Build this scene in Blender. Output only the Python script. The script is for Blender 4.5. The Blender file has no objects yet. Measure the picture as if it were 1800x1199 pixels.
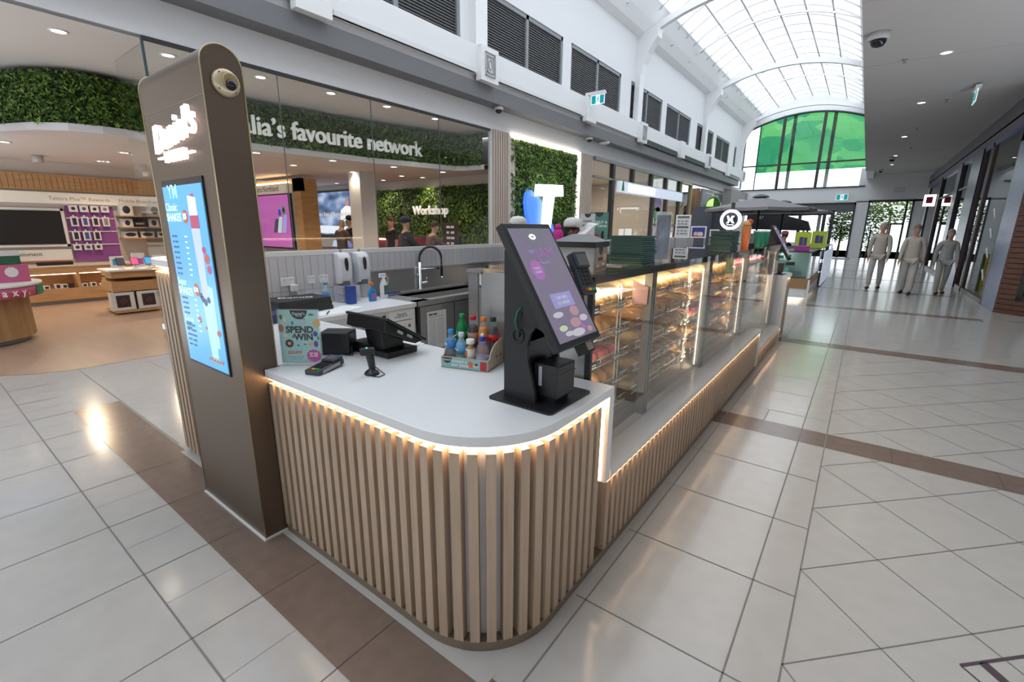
import bpy, bmesh, math, random
from mathutils import Vector, Matrix
from math import sin, cos, pi, radians, sqrt, atan2
random.seed(7)
SC = bpy.context.scene
COL = SC.collection

# ------------------------------------------------------------------ camera
cam_d = bpy.data.cameras.new('camera')
cam = bpy.data.objects.new('camera', cam_d)
COL.objects.link(cam)
SC.camera = cam
cam_d.sensor_width = 36.0
cam_d.lens = 36.0 * 808.0 / 1800.0
cam_d.clip_start, cam_d.clip_end = 0.05, 300
_p, _y, _r = radians(13.87), radians(36.79), radians(0.42)
_F = Vector((-sin(_y) * cos(_p), cos(_y) * cos(_p), -sin(_p)))
_R0 = Vector((cos(_y), sin(_y), 0))
_U0 = _R0.cross(_F)
_R = cos(_r) * _R0 + sin(_r) * _U0
_U = -sin(_r) * _R0 + cos(_r) * _U0
cam.matrix_world = Matrix(((_R.x, _U.x, -_F.x, 0), (_R.y, _U.y, -_F.y, 0), (_R.z, _U.z, -_F.z, 1.6), (0, 0, 0, 1)))

# ------------------------------------------------------------------ world, light, exposure
SC.view_settings.view_transform = 'Standard'
SC.view_settings.look = 'None'
SC.view_settings.gamma = 1.0
SC.view_settings.use_curve_mapping = False
SC.view_settings.exposure = 0.0
SC.cycles.use_denoising = True
SC.cycles.max_bounces = 8
SC.cycles.diffuse_bounces = 3
SC.cycles.glossy_bounces = 4
SC.cycles.transmission_bounces = 4
SC.cycles.transparent_max_bounces = 24
SC.cycles.sample_clamp_indirect = 6.0
SC.cycles.caustics_reflective = False
SC.cycles.caustics_refractive = False

W = bpy.data.worlds.new('daylight')
SC.world = W
W.use_nodes = True
_bg = W.node_tree.nodes['Background']
_bg.inputs[0].default_value = (0.86, 0.93, 1.0, 1)
_bg.inputs[1].default_value = 3.0


def light(kind, name, loc, power, color=(1, 1, 1), rot=(0, 0, 0), size=1.0, size_y=None, portal=False, radius=0.05, spot=None, blend=0.6):
    d = bpy.data.lights.new(name, kind)
    o = bpy.data.objects.new(name, d)
    COL.objects.link(o)
    o.location = loc
    o.rotation_euler = rot
    if kind == 'AREA':
        d.shape = 'RECTANGLE'
        d.size = size
        d.size_y = size_y or size
        if portal:
            d.cycles.is_portal = True
    else:
        d.shadow_soft_size = radius
    if kind == 'SPOT':
        d.spot_size = spot or radians(130)
        d.spot_blend = blend
    if not portal:
        d.energy = power
        d.color = color
    return o


# daylight enters through the barrel skylight and the gable window
light('AREA', 'skylight_portal', (-3.7, 12.0, 9.6), 0, size=5.6, size_y=48, portal=True)
light('AREA', 'gable_portal', (-3.7, 33.4, 6.2), 0, rot=(radians(-90), 0, 0), size=6.4, size_y=4.2, portal=True)
light('AREA', 'entrance_portal', (0.0, 33.5, 1.6), 0, rot=(radians(-90), 0, 0), size=4.0, size_y=3.0, portal=True)

# ------------------------------------------------------------------ materials
M = {}


def mat(name, color=(0.8, 0.8, 0.8), rough=0.5, metal=0.0, emit=None, strength=1.0, spec=0.5, noise=None, scale=(10, 10, 10), bump=0.0, coat=0.0, trans=0.0, coord='Object', detail=4):
    if name in M:
        return M[name]
    m = bpy.data.materials.new(name)
    m.use_nodes = True
    nt = m.node_tree
    b = nt.nodes['Principled BSDF']
    b.inputs['Base Color'].default_value = (*color, 1)
    b.inputs['Roughness'].default_value = rough
    b.inputs['Metallic'].default_value = metal
    b.inputs['Specular IOR Level'].default_value = spec
    if coat:
        b.inputs['Coat Weight'].default_value = coat
        b.inputs['Coat Roughness'].default_value = 0.05
    if trans:
        b.inputs['Transmission Weight'].default_value = trans
    if emit:
        b.inputs['Emission Color'].default_value = (*emit, 1)
        b.inputs['Emission Strength'].default_value = strength
    if noise is not None:
        tc = nt.nodes.new('ShaderNodeTexCoord')
        mp = nt.nodes.new('ShaderNodeMapping')
        mp.inputs['Scale'].default_value = scale
        n = nt.nodes.new('ShaderNodeTexNoise')
        n.inputs['Scale'].default_value = 1.0
        n.inputs['Detail'].default_value = detail
        r = nt.nodes.new('ShaderNodeValToRGB')
        r.color_ramp.elements[0].position = 0.3
        r.color_ramp.elements[1].position = 0.7
        r.color_ramp.elements[0].color = (*noise, 1)
        r.color_ramp.elements[1].color = (*color, 1)
        L = nt.links
        L.new(tc.outputs[coord], mp.inputs[0])
        L.new(mp.outputs[0], n.inputs['Vector'])
        L.new(n.outputs['Fac'], r.inputs[0])
        L.new(r.outputs[0], b.inputs['Base Color'])
        if bump:
            bp = nt.nodes.new('ShaderNodeBump')
            bp.inputs['Strength'].default_value = bump
            bp.inputs['Distance'].default_value = 0.002
            L.new(n.outputs['Fac'], bp.inputs['Height'])
            L.new(bp.outputs[0], b.inputs['Normal'])
    M[name] = m
    return m


def glass(name, tint=(0.97, 0.99, 0.98), ior=1.45, rough=0.0, boost=1.0):
    if name in M:
        return M[name]
    m = bpy.data.materials.new(name)
    m.use_nodes = True
    nt = m.node_tree
    nt.nodes.clear()
    o = nt.nodes.new('ShaderNodeOutputMaterial')
    t = nt.nodes.new('ShaderNodeBsdfTransparent')
    t.inputs[0].default_value = (*tint, 1)
    g = nt.nodes.new('ShaderNodeBsdfGlossy')
    g.inputs['Roughness'].default_value = rough
    # Schlick reflectance from the angle to the surface, the same from both sides
    ge = nt.nodes.new('ShaderNodeNewGeometry')
    dt = nt.nodes.new('ShaderNodeVectorMath'); dt.operation = 'DOT_PRODUCT'
    ab = nt.nodes.new('ShaderNodeMath'); ab.operation = 'ABSOLUTE'
    om = nt.nodes.new('ShaderNodeMath'); om.operation = 'SUBTRACT'; om.inputs[0].default_value = 1.0
    pw = nt.nodes.new('ShaderNodeMath'); pw.operation = 'POWER'; pw.inputs[1].default_value = 5.0
    f0 = ((ior - 1) / (ior + 1)) ** 2
    mx = nt.nodes.new('ShaderNodeMixShader')
    ml = nt.nodes.new('ShaderNodeMath')
    ml.operation = 'MULTIPLY_ADD'
    ml.inputs[1].default_value = (1 - f0) * boost
    ml.inputs[2].default_value = f0 * boost
    ml.use_clamp = True
    nt.links.new(ge.outputs['Incoming'], dt.inputs[0]); nt.links.new(ge.outputs['Normal'], dt.inputs[1])
    nt.links.new(dt.outputs['Value'], ab.inputs[0]); nt.links.new(ab.outputs[0], om.inputs[1]); nt.links.new(om.outputs[0], pw.inputs[0]); nt.links.new(pw.outputs[0], ml.inputs[0])
    nt.links.new(ml.outputs[0], mx.inputs[0])
    nt.links.new(t.outputs[0], mx.inputs[1])
    nt.links.new(g.outputs[0], mx.inputs[2])
    nt.links.new(mx.outputs[0], o.inputs[0])
    M[name] = m
    return m


def island_mat(name, c0, c1, c2, rough=0.5, emit=0.0):
    """leaf colours vary from leaf to leaf"""
    if name in M:
        return M[name]
    m = mat(name, c1, rough)
    nt = m.node_tree
    b = nt.nodes['Principled BSDF']
    g = nt.nodes.new('ShaderNodeNewGeometry')
    r = nt.nodes.new('ShaderNodeValToRGB')
    r.color_ramp.elements[0].color = (*c0, 1)
    r.color_ramp.elements[1].color = (*c2, 1)
    e = r.color_ramp.elements.new(0.5)
    e.color = (*c1, 1)
    nt.links.new(g.outputs['Random Per Island'], r.inputs[0])
    nt.links.new(r.outputs[0], b.inputs['Base Color'])
    return m


white = mat('white_paint', (0.80, 0.80, 0.80), 0.6)
white2 = mat('white_plaster', (0.74, 0.74, 0.75), 0.75)
stone = mat('white_stone', (0.80, 0.80, 0.80), 0.22, noise=(0.785, 0.785, 0.79), scale=(60, 60, 60))
oak = mat('oak_veneer', (0.55, 0.42, 0.31), 0.55, noise=(0.44, 0.32, 0.225), scale=(45, 45, 2.2), bump=0.2)
bronze = mat('bronze_metal', (0.180, 0.137, 0.105), 0.38, metal=0.7, noise=(0.172, 0.130, 0.099), scale=(1.5, 1.5, 160))
bronze_edge = mat('bronze_edge', (0.55, 0.46, 0.28), 0.3, metal=0.9)
plinth = mat('plinth_bronze', (0.30, 0.23, 0.17), 0.35, metal=0.7)
led = mat('warm_led', (1, 0.8, 0.6), 0.5, emit=(1.0, 0.68, 0.40), strength=11.5)
ledcase = mat('case_led', (1, 0.9, 0.8), 0.5, emit=(1.0, 0.78, 0.58), strength=5)
black = mat('black_plastic', (0.012, 0.012, 0.014), 0.38)
blackm = mat('black_metal', (0.022, 0.022, 0.024), 0.45, metal=0.3)
dark = mat('dark_frame', (0.03, 0.028, 0.028), 0.45)
steel = mat('brushed_steel', (0.46, 0.45, 0.44), 0.34, metal=0.65, noise=(0.42, 0.41, 0.40), scale=(2, 2, 90))
chrome = mat('chrome', (0.75, 0.75, 0.76), 0.12, metal=1.0)
greymetal = mat('grey_aluminium', (0.30, 0.30, 0.30), 0.4, metal=0.5)
greyp = mat('grey_paint', (0.17, 0.17, 0.178), 0.6)
tilem = mat('white_tile', (0.60, 0.60, 0.63), 0.25)
grout = mat('grout', (0.20, 0.19, 0.18), 0.8)
groutd = mat('grout_dark', (0.07, 0.05, 0.045), 0.8)
groutl = mat('grout_light', (0.44, 0.42, 0.40), 0.8)
paper = mat('paper', (0.82, 0.82, 0.80), 0.6)
glassm = glass('clear_glass')
caseg = glass('case_glass', (0.93, 0.95, 0.94), 1.5, boost=1.25)
skyglass = glass('roof_glass', (0.97, 0.98, 1.0), 1.3)
warmwood = mat('honey_wood', (0.58, 0.36, 0.17), 0.5, noise=(0.47, 0.27, 0.12), scale=(3, 3, 18))
leafm = island_mat('leaves', (0.012, 0.038, 0.005), (0.065, 0.15, 0.017), (0.26, 0.40, 0.055), 0.5)
skin = mat('skin', (0.50, 0.30, 0.22), 0.55)
skind = mat('skin_dark', (0.20, 0.10, 0.06), 0.55)


# ------------------------------------------------------------------ mesh helpers
class MB:
    def __init__(s):
        s.v = []; s.f = []; s.mi = []; s.mats = []; s.smooth = []

    def m(s, mt):
        if mt not in s.mats:
            s.mats.append(mt)
        return s.mats.index(mt)

    def add(s, vs, fs, mt, smooth=False):
        b = len(s.v)
        s.v += [tuple(v) for v in vs]
        k = s.m(mt)
        for f in fs:
            s.f.append(tuple(b + i for i in f)); s.mi.append(k); s.smooth.append(smooth)
        return s

    def box(s, lo, hi, mt, T=None):
        x0, y0, z0 = lo; x1, y1, z1 = hi
        vs = [(x0, y0, z0), (x1, y0, z0), (x1, y1, z0), (x0, y1, z0), (x0, y0, z1), (x1, y0, z1), (x1, y1, z1), (x0, y1, z1)]
        if T is not None:
            vs = [tuple(T @ Vector(v)) for v in vs]
        return s.add(vs, [(0, 3, 2, 1), (4, 5, 6, 7), (0, 1, 5, 4), (1, 2, 6, 5), (2, 3, 7, 6), (3, 0, 4, 7)], mt)

    def cbox(s, c, d, mt, T=None):
        return s.box([c[i] - d[i] / 2 for i in range(3)], [c[i] + d[i] / 2 for i in range(3)], mt, T)

    def quad(s, a, b, c, d, mt):
        return s.add([a, b, c, d], [(0, 1, 2, 3)], mt)

    def prism(s, pts, h0, h1, mt, axis='z', T=None, smooth=False):
        """closed 2-D outline extruded along an axis"""
        n = len(pts)
        def P(p, h):
            v = {'z': (p[0], p[1], h), 'y': (p[0], h, p[1]), 'x': (h, p[0], p[1])}[axis]
            return tuple(T @ Vector(v)) if T is not None else v
        vs = [P(p, h0) for p in pts] + [P(p, h1) for p in pts]
        k = s.m(mt); b = len(s.v)
        s.v += vs
        for i in range(n):
            j = (i + 1) % n
            s.f.append((b + i, b + j, b + n + j, b + n + i)); s.mi.append(k); s.smooth.append(smooth)
        s.f.append(tuple(b + i for i in reversed(range(n)))); s.mi.append(k); s.smooth.append(False)
        s.f.append(tuple(b + n + i for i in range(n))); s.mi.append(k); s.smooth.append(False)
        return s

    def lathe(s, prof, mt, c=(0, 0, 0), n=20, T=None, squash=(1, 1), smooth=True):
        """profile of (r, z)"""
        b = len(s.v); k = s.m(mt)
        for r, z in prof:
            for i in range(n):
                a = 2 * pi * i / n
                v = Vector((c[0] + r * cos(a) * squash[0], c[1] + r * sin(a) * squash[1], c[2] + z))
                if T is not None:
                    v = T @ v
                s.v.append(tuple(v))
        for j in range(len(prof) - 1):
            for i in range(n):
                i2 = (i + 1) % n
                s.f.append((b + j * n + i, b + j * n + i2, b + (j + 1) * n + i2, b + (j + 1) * n + i)); s.mi.append(k); s.smooth.append(smooth)
        if prof[0][0] > 1e-5:
            s.f.append(tuple(b + i for i in reversed(range(n)))); s.mi.append(k); s.smooth.append(False)
        if prof[-1][0] > 1e-5:
            q = b + (len(prof) - 1) * n
            s.f.append(tuple(q + i for i in range(n))); s.mi.append(k); s.smooth.append(False)
        return s

    def tube(s, pts, r, mt, n=8, closed=False):
        P = [Vector(p) for p in pts]
        N = len(P); b = len(s.v); k = s.m(mt)
        rr = r if isinstance(r, (list, tuple)) else [r] * N
        up = None
        for i, p in enumerate(P):
            if closed:
                d = (P[(i + 1) % N] - P[i - 1])
            else:
                d = P[min(i + 1, N - 1)] - P[max(i - 1, 0)]
            d.normalize()
            if up is None:
                up = Vector((0, 0, 1)) if abs(d.z) < 0.9 else Vector((1, 0, 0))
            a = d.cross(up)
            if a.length < 1e-4:
                a = d.cross(Vector((0, 1, 0.3)))
            a.normalize()
            c = a.cross(d).normalized()
            up = c
            for j in range(n):
                t = 2 * pi * j / n
                s.v.append(tuple(p + (a * cos(t) + c * sin(t)) * rr[i]))
        for i in range(N if closed else N - 1):
            i2 = (i + 1) % N
            for j in range(n):
                j2 = (j + 1) % n
                s.f.append((b + i * n + j, b + i2 * n + j, b + i2 * n + j2, b + i * n + j2)); s.mi.append(k); s.smooth.append(True)
        if not closed:
            s.f.append(tuple(b + j for j in range(n))); s.mi.append(k); s.smooth.append(False)
            s.f.append(tuple(b + (N - 1) * n + j for j in reversed(range(n)))); s.mi.append(k); s.smooth.append(False)
        return s

    def sphere(s, c, r, mt, n=14, m_=9, T=None):
        if not isinstance(r, (tuple, list)):
            r = (r, r, r)
        prof = [(max(1e-6, sin(pi * j / m_)), -cos(pi * j / m_)) for j in range(m_ + 1)]
        b = len(s.v); k = s.m(mt)
        for q, z in prof:
            for i in range(n):
                a = 2 * pi * i / n
                v = Vector((c[0] + q * cos(a) * r[0], c[1] + q * sin(a) * r[1], c[2] + z * r[2]))
                s.v.append(tuple(T @ v if T is not None else v))
        for j in range(m_):
            for i in range(n):
                i2 = (i + 1) % n
                s.f.append((b + j * n + i, b + j * n + i2, b + (j + 1) * n + i2, b + (j + 1) * n + i)); s.mi.append(k); s.smooth.append(True)
        return s

    def build(s, name, parent=None, loc=None, bevel=0.0, rot=None):
        me = bpy.data.meshes.new(name)
        me.from_pydata(s.v, [], s.f)
        for mt in s.mats:
            me.materials.append(mt)
        me.polygons.foreach_set('material_index', s.mi)
        me.polygons.foreach_set('use_smooth', s.smooth)
        me.update()
        o = bpy.data.objects.new(name, me)
        COL.objects.link(o)
        if parent:
            o.parent = parent
        if loc:
            o.location = loc
        if rot:
            o.rotation_euler = rot
        if bevel:
            bv = o.modifiers.new('bevel', 'BEVEL')
            bv.width = bevel; bv.segments = 2; bv.limit_method = 'ANGLE'
        return o


def tag(o, label=None, cat=None, group=None, kind=None):
    if label: o['label'] = label
    if cat: o['category'] = cat
    if group: o['group'] = group
    if kind: o['kind'] = kind
    return o


def thing(name, label, cat, loc=(0, 0, 0), rz=0.0, group=None):
    o = bpy.data.objects.new(name, None)
    o.empty_display_size = 0.1
    COL.objects.link(o)
    o.location = loc
    o.rotation_euler = (0, 0, rz)
    return tag(o, label, cat, group)


def struct(o):
    o['kind'] = 'structure'
    return o


def dup(root, loc=None, rz=None, label=None, group=None):
    r = root.copy(); COL.objects.link(r)
    if loc is not None: r.location = loc
    if rz is not None: r.rotation_euler = (0, 0, rz)
    if label: r['label'] = label
    if group: r['group'] = group
    for ch in list(root.children):
        c = ch.copy(); COL.objects.link(c); c.parent = r
        for g in list(ch.children):
            d = g.copy(); COL.objects.link(d); d.parent = c
    return r


def text(name, body, size, mt, loc, rot, parent=None, ext=0.001, align='CENTER', bold=0.0, sx=1.0):
    cu = bpy.data.curves.new(name, 'FONT')
    cu.body = body
    cu.size = size
    cu.extrude = ext
    cu.offset = bold
    cu.align_x = align
    cu.align_y = 'CENTER'
    cu.resolution_u = 3
    cu.materials.append(mt)
    o = bpy.data.objects.new(name, cu)
    COL.objects.link(o)
    if parent: o.parent = parent
    o.location = loc
    o.rotation_euler = rot
    o.scale = (sx, 1, 1)
    return o


RX = (radians(90), 0, 0)                     # faces -y
RE = (radians(90), 0, radians(90))           # faces +x


def frame_T(origin, xdir, ydir):
    """matrix whose local x/y lie along the given directions"""
    x = Vector(xdir).normalized(); y = Vector(ydir).normalized(); z = x.cross(y)
    return Matrix(((x.x, y.x, z.x, origin[0]), (x.y, y.y, z.y, origin[1]), (x.z, y.z, z.z, origin[2]), (0, 0, 0, 1)))


def disc(mb, T, cx, cy, rx, ry, mt, z=0.001, n=20, th=0.0008):
    mb.prism([(cx + rx * cos(2 * pi * i / n), cy + ry * sin(2 * pi * i / n)) for i in range(n)], z, z + th, mt, T=T)


def rect(mb, T, x0, y0, x1, y1, mt, z=0.001, th=0.0008):
    mb.box((x0, y0, z), (x1, y1, z + th), mt, T)


def scribble(mb, T, x0, y, w, h, mt, z=0.002, words=4, seed=0, th=0.0006):
    """a line of lettering too small to read: short word-length dashes"""
    r = random.Random(seed)
    x = x0
    for k in range(words):
        ww = w / words * (0.55 + 0.35 * r.random())
        mb.box((x, y - h / 2, z), (x + ww, y + h / 2, z + th), mt, T)
        x += w / words

# ================================================================== FLOOR
tile_f = mat('floor_tile', (0.48, 0.465, 0.44), 0.14, noise=(0.45, 0.435, 0.41), scale=(9, 9, 9), detail=8, spec=0.42)
brown_f = mat('brown_tile', (0.205, 0.152, 0.125), 0.2, noise=(0.178, 0.130, 0.106), scale=(14, 14, 14), detail=8, spec=0.45)
shopfloor = mat('shop_floor', (0.42, 0.30, 0.225), 0.35, noise=(0.34, 0.235, 0.17), scale=(0.9, 5, 5), detail=6)
fl = MB()
fl.quad((-7.6, -6, 0), (2.9, -6, 0), (2.9, 46, 0), (-7.6, 46, 0), tile_f)
Z1, Z2 = 0.0012, 0.0018


def fquad(x0, y0, x1, y1, m_, z=Z1):
    fl.quad((x0, y0, z), (x1, y0, z), (x1, y1, z), (x0, y1, z), m_)


def gline(ax, ay, bx, by, w=0.006, m_=None):
    a = Vector((ax, ay)); b = Vector((bx, by)); d = (b - a).normalized(); n = Vector((-d.y, d.x)) * w / 2
    fl.quad((a.x - n.x, a.y - n.y, Z2), (b.x - n.x, b.y - n.y, Z2), (b.x + n.x, b.y + n.y, Z2), (a.x + n.x, a.y + n.y, Z2), m_ or grout)


bands = [(0.708, 0.99), (3.968, 4.265), (7.63, 7.93), (11.70, 12.02), (15.6, 15.9), (19.4, 19.7), (23.2, 23.5), (27, 27.3)]
fquad(-5.345, 0.708, -0.80, 1.03, brown_f)
for a, b in bands[1:]:
    fquad(-0.82, a, 1.95 if a > 11 else 2.2, b, brown_f)
for xx in (-0.752, -0.183, -0.012):
    gline(xx, 1.0 if xx < -0.7 else -6, xx, 40, 0.0065)
gline(-0.752, -6, -0.752, 1.0)
xr = [1.565, 2.15, 2.748, 3.36, 4.565, 5.17, 5.78, 6.37, 7.02, 8.5, 9.1, 9.7, 10.3, 10.9, 12.6, 13.2, 13.8, 14.4, 15, 16.5, 17.1, 17.7, 18.3, 18.9, 20.3, 21, 21.6, 22.2, 24, 24.6, 25.2, 25.8, 26.4, 28, 29, 30, 31, 32, 33]
for yy in xr + [0.96, 0.36, -0.24, -0.84, -1.44]:
    gline(-0.80, yy, -0.012, yy, 0.005)
for a, b in bands[1:]:
    gline(-0.468, b, -0.468, b + 0.30, 0.005)
    for xx in (0.39, 0.955, 1.5):
        gline(xx, a, xx, b, 0.004, groutd)


def in_field(x, y):
    return x > -0.012 and not any(a <= y <= b for a, b in bands[1:])


# the diagonal field: 45 degree lines starting every 0.62 m along the border joint
y0 = 1.738 - 0.6265 * 14
for k in range(80):
    ys = y0 + 0.6265 * k
    if ys > 34: break
    for sgn in (1, -1):
        # walk the line and break it at the brown bands
        x = -0.012; y = ys
        seg = None
        st = 0.02
        while x < 2.9 and -6 < y < 40:
            ok = in_field(x + 1e-4, y)
            if ok and seg is None: seg = (x, y)
            if not ok and seg is not None:
                gline(seg[0], seg[1], x, y, 0.0045); seg = None
            x += st; y += st * 1.04 * sgn
        if seg: gline(seg[0], seg[1], x, y, 0.0045)
# left part: joints along X and Y
gline(-7.3, 0.436, -0.752, 0.436, 0.007)
gline(-5.345, 0.708, -0.80, 0.708, 0.003, groutl)
gline(-6.9, 1.04, -3.9, 1.04, 0.006)
for k in range(-6, 14):
    xx = -0.76 - 0.574 * k
    if -7.2 < xx < -0.8:
        gline(xx, -6, xx, 0.436, 0.0035)
        gline(xx, 0.436, xx, 0.708, 0.0045)
        if -5.3 < xx: gline(xx, 0.708, xx, 1.03, 0.0045, groutd)
    xm = xx - 0.287
    if -7.2 < xm < -0.9:
        gline(xm, 0.436, xm, 0.708, 0.0025, groutl)
for yy in (-0.16, -0.76, -1.36, -2.0):
    gline(-7.3, yy, -0.752, yy, 0.0035)
for yy in (1.64, 2.24, 2.84, 3.44, 4.04, 4.64, 5.24, 6, 7, 8, 9):
    gline(-6.9, yy, -4.2, yy, 0.0035)
for k in range(0, 7):
    gline(-4.8 - 0.29 * k, 1.04, -4.8 - 0.29 * k, 9, 0.003, groutl)
for k in range(0, 5):
    gline(-5.36 - 0.29 * k, 0.436, -5.36 - 0.29 * k, 1.04, 0.003, groutl)
# pale strip at the foot of the counter front
fquad(-2.27, 0.985, -0.85, 1.05, tile_f, Z2 + 0.0004)
fquad(-3.75, 1.0, -3.02, 1.08, tile_f, Z2 + 0.0004)
# store floor with its curved threshold
pts = [(-6.92, 34), (-6.92, 1.15), (-6.95, 0.95), (-7.05, 0.72), (-7.27, 0.47), (-7.7, 0.2), (-8.3, 0.0), (-9.4, -0.15), (-12, -0.3), (-16, -0.4), (-16, 34)]
fl.add([(x, y, Z2 + 0.0006) for x, y in pts], [tuple(range(len(pts)))], shopfloor)
# access hatch with a dark edge, bottom right
hp = mat('hatch_trim', (0.10, 0.07, 0.085), 0.4, metal=0.3)
def hl(ax, ay, bx, by, w):
    a = Vector((ax, ay)); b = Vector((bx, by)); d = (b - a).normalized(); n = Vector((-d.y, d.x)) * w / 2
    z = Z2 + 0.0004
    fl.quad((a.x - n.x, a.y - n.y, z), (b.x - n.x, b.y - n.y, z), (b.x + n.x, b.y + n.y, z), (a.x + n.x, a.y + n.y, z), hp)
hl(0.53, 2.144, 1.05, 2.66, 0.012)
hl(0.53, 2.144, 0.85, 1.82, 0.006)
hl(0.60, 2.21, 0.70, 2.09, 0.036)
floor = struct(fl.build('floor'))

# ================================================================== LEFT MALL WALL (x = -6.93)
XF = -6.93
w = MB()
w.box((XF - 0.25, -8, 3.70), (XF, 34, 4.12), white2)                 # fascia above the shopfronts
w.box((-7.3, -8, 4.12), (-6.60, 31.4, 4.40), greyp)                 # grey band
w.box((-7.3, -8, 4.40), (-6.68, 31.6, 4.53), white2)                 # recessed white strip
w.box((-7.3, -8, 4.53), (-6.56, 33, 5.02), white)                    # white beam
w.box((-7.25, -8, 6.36), (-6.98, 33, 7.80), white2)                  # wall over the louvres
ly = [(-4.5, -1.4), (-0.9, 2.2), (4.4, 7.57), (8.3, 11.45), (11.87, 15.05), (15.85, 18.85), (19.35, 22.5), (23.5, 26.4), (27.0, 29.9), (31.2, 31.7)]
prev = -8
for a, b in ly + [(33, 33)]:
    if a > prev:
        w.box((-7.25, prev, 5.02), (-6.98, a, 6.36), white2)
    prev = b
struct(w.build('wall_left'))

# louvre panels: each is a thing with a frame and two blade fields
lm = mat('louvre_mesh', (0.085, 0.088, 0.09), 0.6)
lf = mat('louvre_frame', (0.23, 0.24, 0.25), 0.5)
nth = ['first', 'second', 'third', 'fourth', 'fifth', 'sixth', 'seventh', 'eighth', 'ninth', 'tenth']
for i, (a, b) in enumerate(ly):
    if i < 2: continue
    t = thing('louvre_panel', 'grey double louvre panel high on the left wall, %s from the front of the mall' % nth[i - 2], 'louvre', (-7.05, a, 5.0), group='louvre panels above the shops')
    L = b - a
    fr = MB()
    for y in (0, L - 0.07): fr.box((-0.05, y, 0), (0.05, y + 0.07, 1.36), lf)
    if L > 1: fr.box((-0.05, L / 2 - 0.05, 0), (0.05, L / 2 + 0.05, 1.36), lf)
    fr.box((-0.05, 0, 1.27), (0.05, L, 1.36), lf)
    fr.box((-0.05, 0, 0), (0.05, L, 0.03), lf)
    fr.build('frame', t)
    for a0, b0 in ((0.07, L / 2 - 0.05), (L / 2 + 0.05, L - 0.07)) if L > 1 else ((0.07, L - 0.07),):
        bl = MB()
        bl.box((-0.06, a0, 0.02), (-0.05, b0, 1.28), dark)
        n = 24
        for k in range(n):
            z = 0.03 + k * 1.24 / n
            bl.box((-0.05, a0, z), (0.01, b0, z + 0.026), lm)
        bl.build('louvre_blades', t)

# brackets with an ornamental plaque under the arches, plain ones in between
def bracket(y, plaque, label):
    t = thing('wall_bracket', label, 'bracket', (-6.56, y, 4.41), group='brackets on the white beam')
    b = MB()
    b.box((-0.04, -0.27, 0), (0.10, 0.27, 0.62), white)
    b.build('block', t, bevel=0.004)
    if plaque:
        p = MB()
        g = mat('plaque_grey', (0.42, 0.42, 0.43), 0.7)  # grey relief lines of the plaque
        for (a0, b0, c0, d0) in ((-0.15, 0.1, 0.15, 0.115), (-0.15, 0.505, 0.15, 0.52), (-0.15, 0.1, -0.135, 0.52), (0.135, 0.1, 0.15, 0.52), (-0.1, 0.16, 0.1, 0.175), (-0.1, 0.445, 0.1, 0.46), (-0.1, 0.16, -0.085, 0.46), (0.085, 0.16, 0.1, 0.46)):
            p.box((0.10, a0, b0), (0.125, c0, d0), g)
        p.tube([(0.112, 0.05 * cos(q), 0.31 + 0.09 * sin(q)) for q in [2 * pi * k / 16 for k in range(16)]], 0.01, g, 6, closed=True)
        p.build('plaque', t)
for y, nm in ((-0.2, 'before the phone store'), (7.85, 'above the phone store glass'), (16.0, 'above the waxing salon sign'), (24.2, 'far along the mall'), (32.0, 'beside the gable window')):
    bracket(y, True, 'white bracket with ornamental square plaque, %s' % nm)
for y, nm in ((4.1, 'nearest the camera'), (12.2, 'behind the green exit sign'), (20.2, 'before the fourth arch'), (28.2, 'farthest along the beam')):
    bracket(y, False, 'plain white bracket without plaque on the beam, %s' % nm)
# slots between the brackets
s_ = MB()
for a, b in ((16.4, 19.8), (20.6, 23.8), (28.6, 31.4)):
    s_.box((-6.66, a, 4.42), (-6.555, b, 4.60), dark)
for a, b in ((4.45, 7.5), (8.2, 11.8), (24.6, 27.8)):
    s_.box((-6.60, a, 4.53), (-6.54, b, 4.60), white2)
struct(s_.build('trim_1'))

# ================================================================== VAULT AND SKYLIGHT
XL, XRR, XC = -6.98, -0.45, -3.7
v = MB()
# sloping cove from the wall head to the glazing, both sides
for sgn, x0 in ((1, XL), (-1, XRR)):
    pr = [(0, 7.72), (0.24, 7.80), (0.48, 8.05), (0.78, 8.45), (0.78, 8.58), (-0.3, 8.58), (-0.3, 7.72)]
    v.prism([(x0 + sgn * a, b) for a, b in pr], -8, 34, mat('cove_white', (0.9, 0.9, 0.9), 0.6), axis='y')
v.box((XRR + 0.0, -8, 4.42), (XRR + 0.3, 34, 7.8), white2)           # right upper wall
struct(v.build('wall_right'))


def vault_z(x, rise=0.95, z0=8.30, half=2.55):
    R = (half * half + rise * rise) / (2 * rise)
    return z0 + rise - R + sqrt(max(0, R * R - (x - XC) ** 2))


def arc_pts(hw, z0, rise, n=24):
    R = (hw * hw + rise * rise) / (2 * rise)
    A = math.asin(hw / R)
    return [(XC + R * sin(-A + 2 * A * k / n), z0 + rise - R + R * cos(-A + 2 * A * k / n)) for k in range(n + 1)]


gz = MB()
P_ = arc_pts(2.6, 8.35, 0.95, 24)
k0 = gz.m(skyglass)
for i in range(24):
    a, b = P_[i], P_[i + 1]
    gz.add([(a[0], -8, a[1]), (a[0], 34, a[1]), (b[0], 34, b[1]), (b[0], -8, b[1])], [(0, 1, 2, 3)], skyglass, True)
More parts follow.
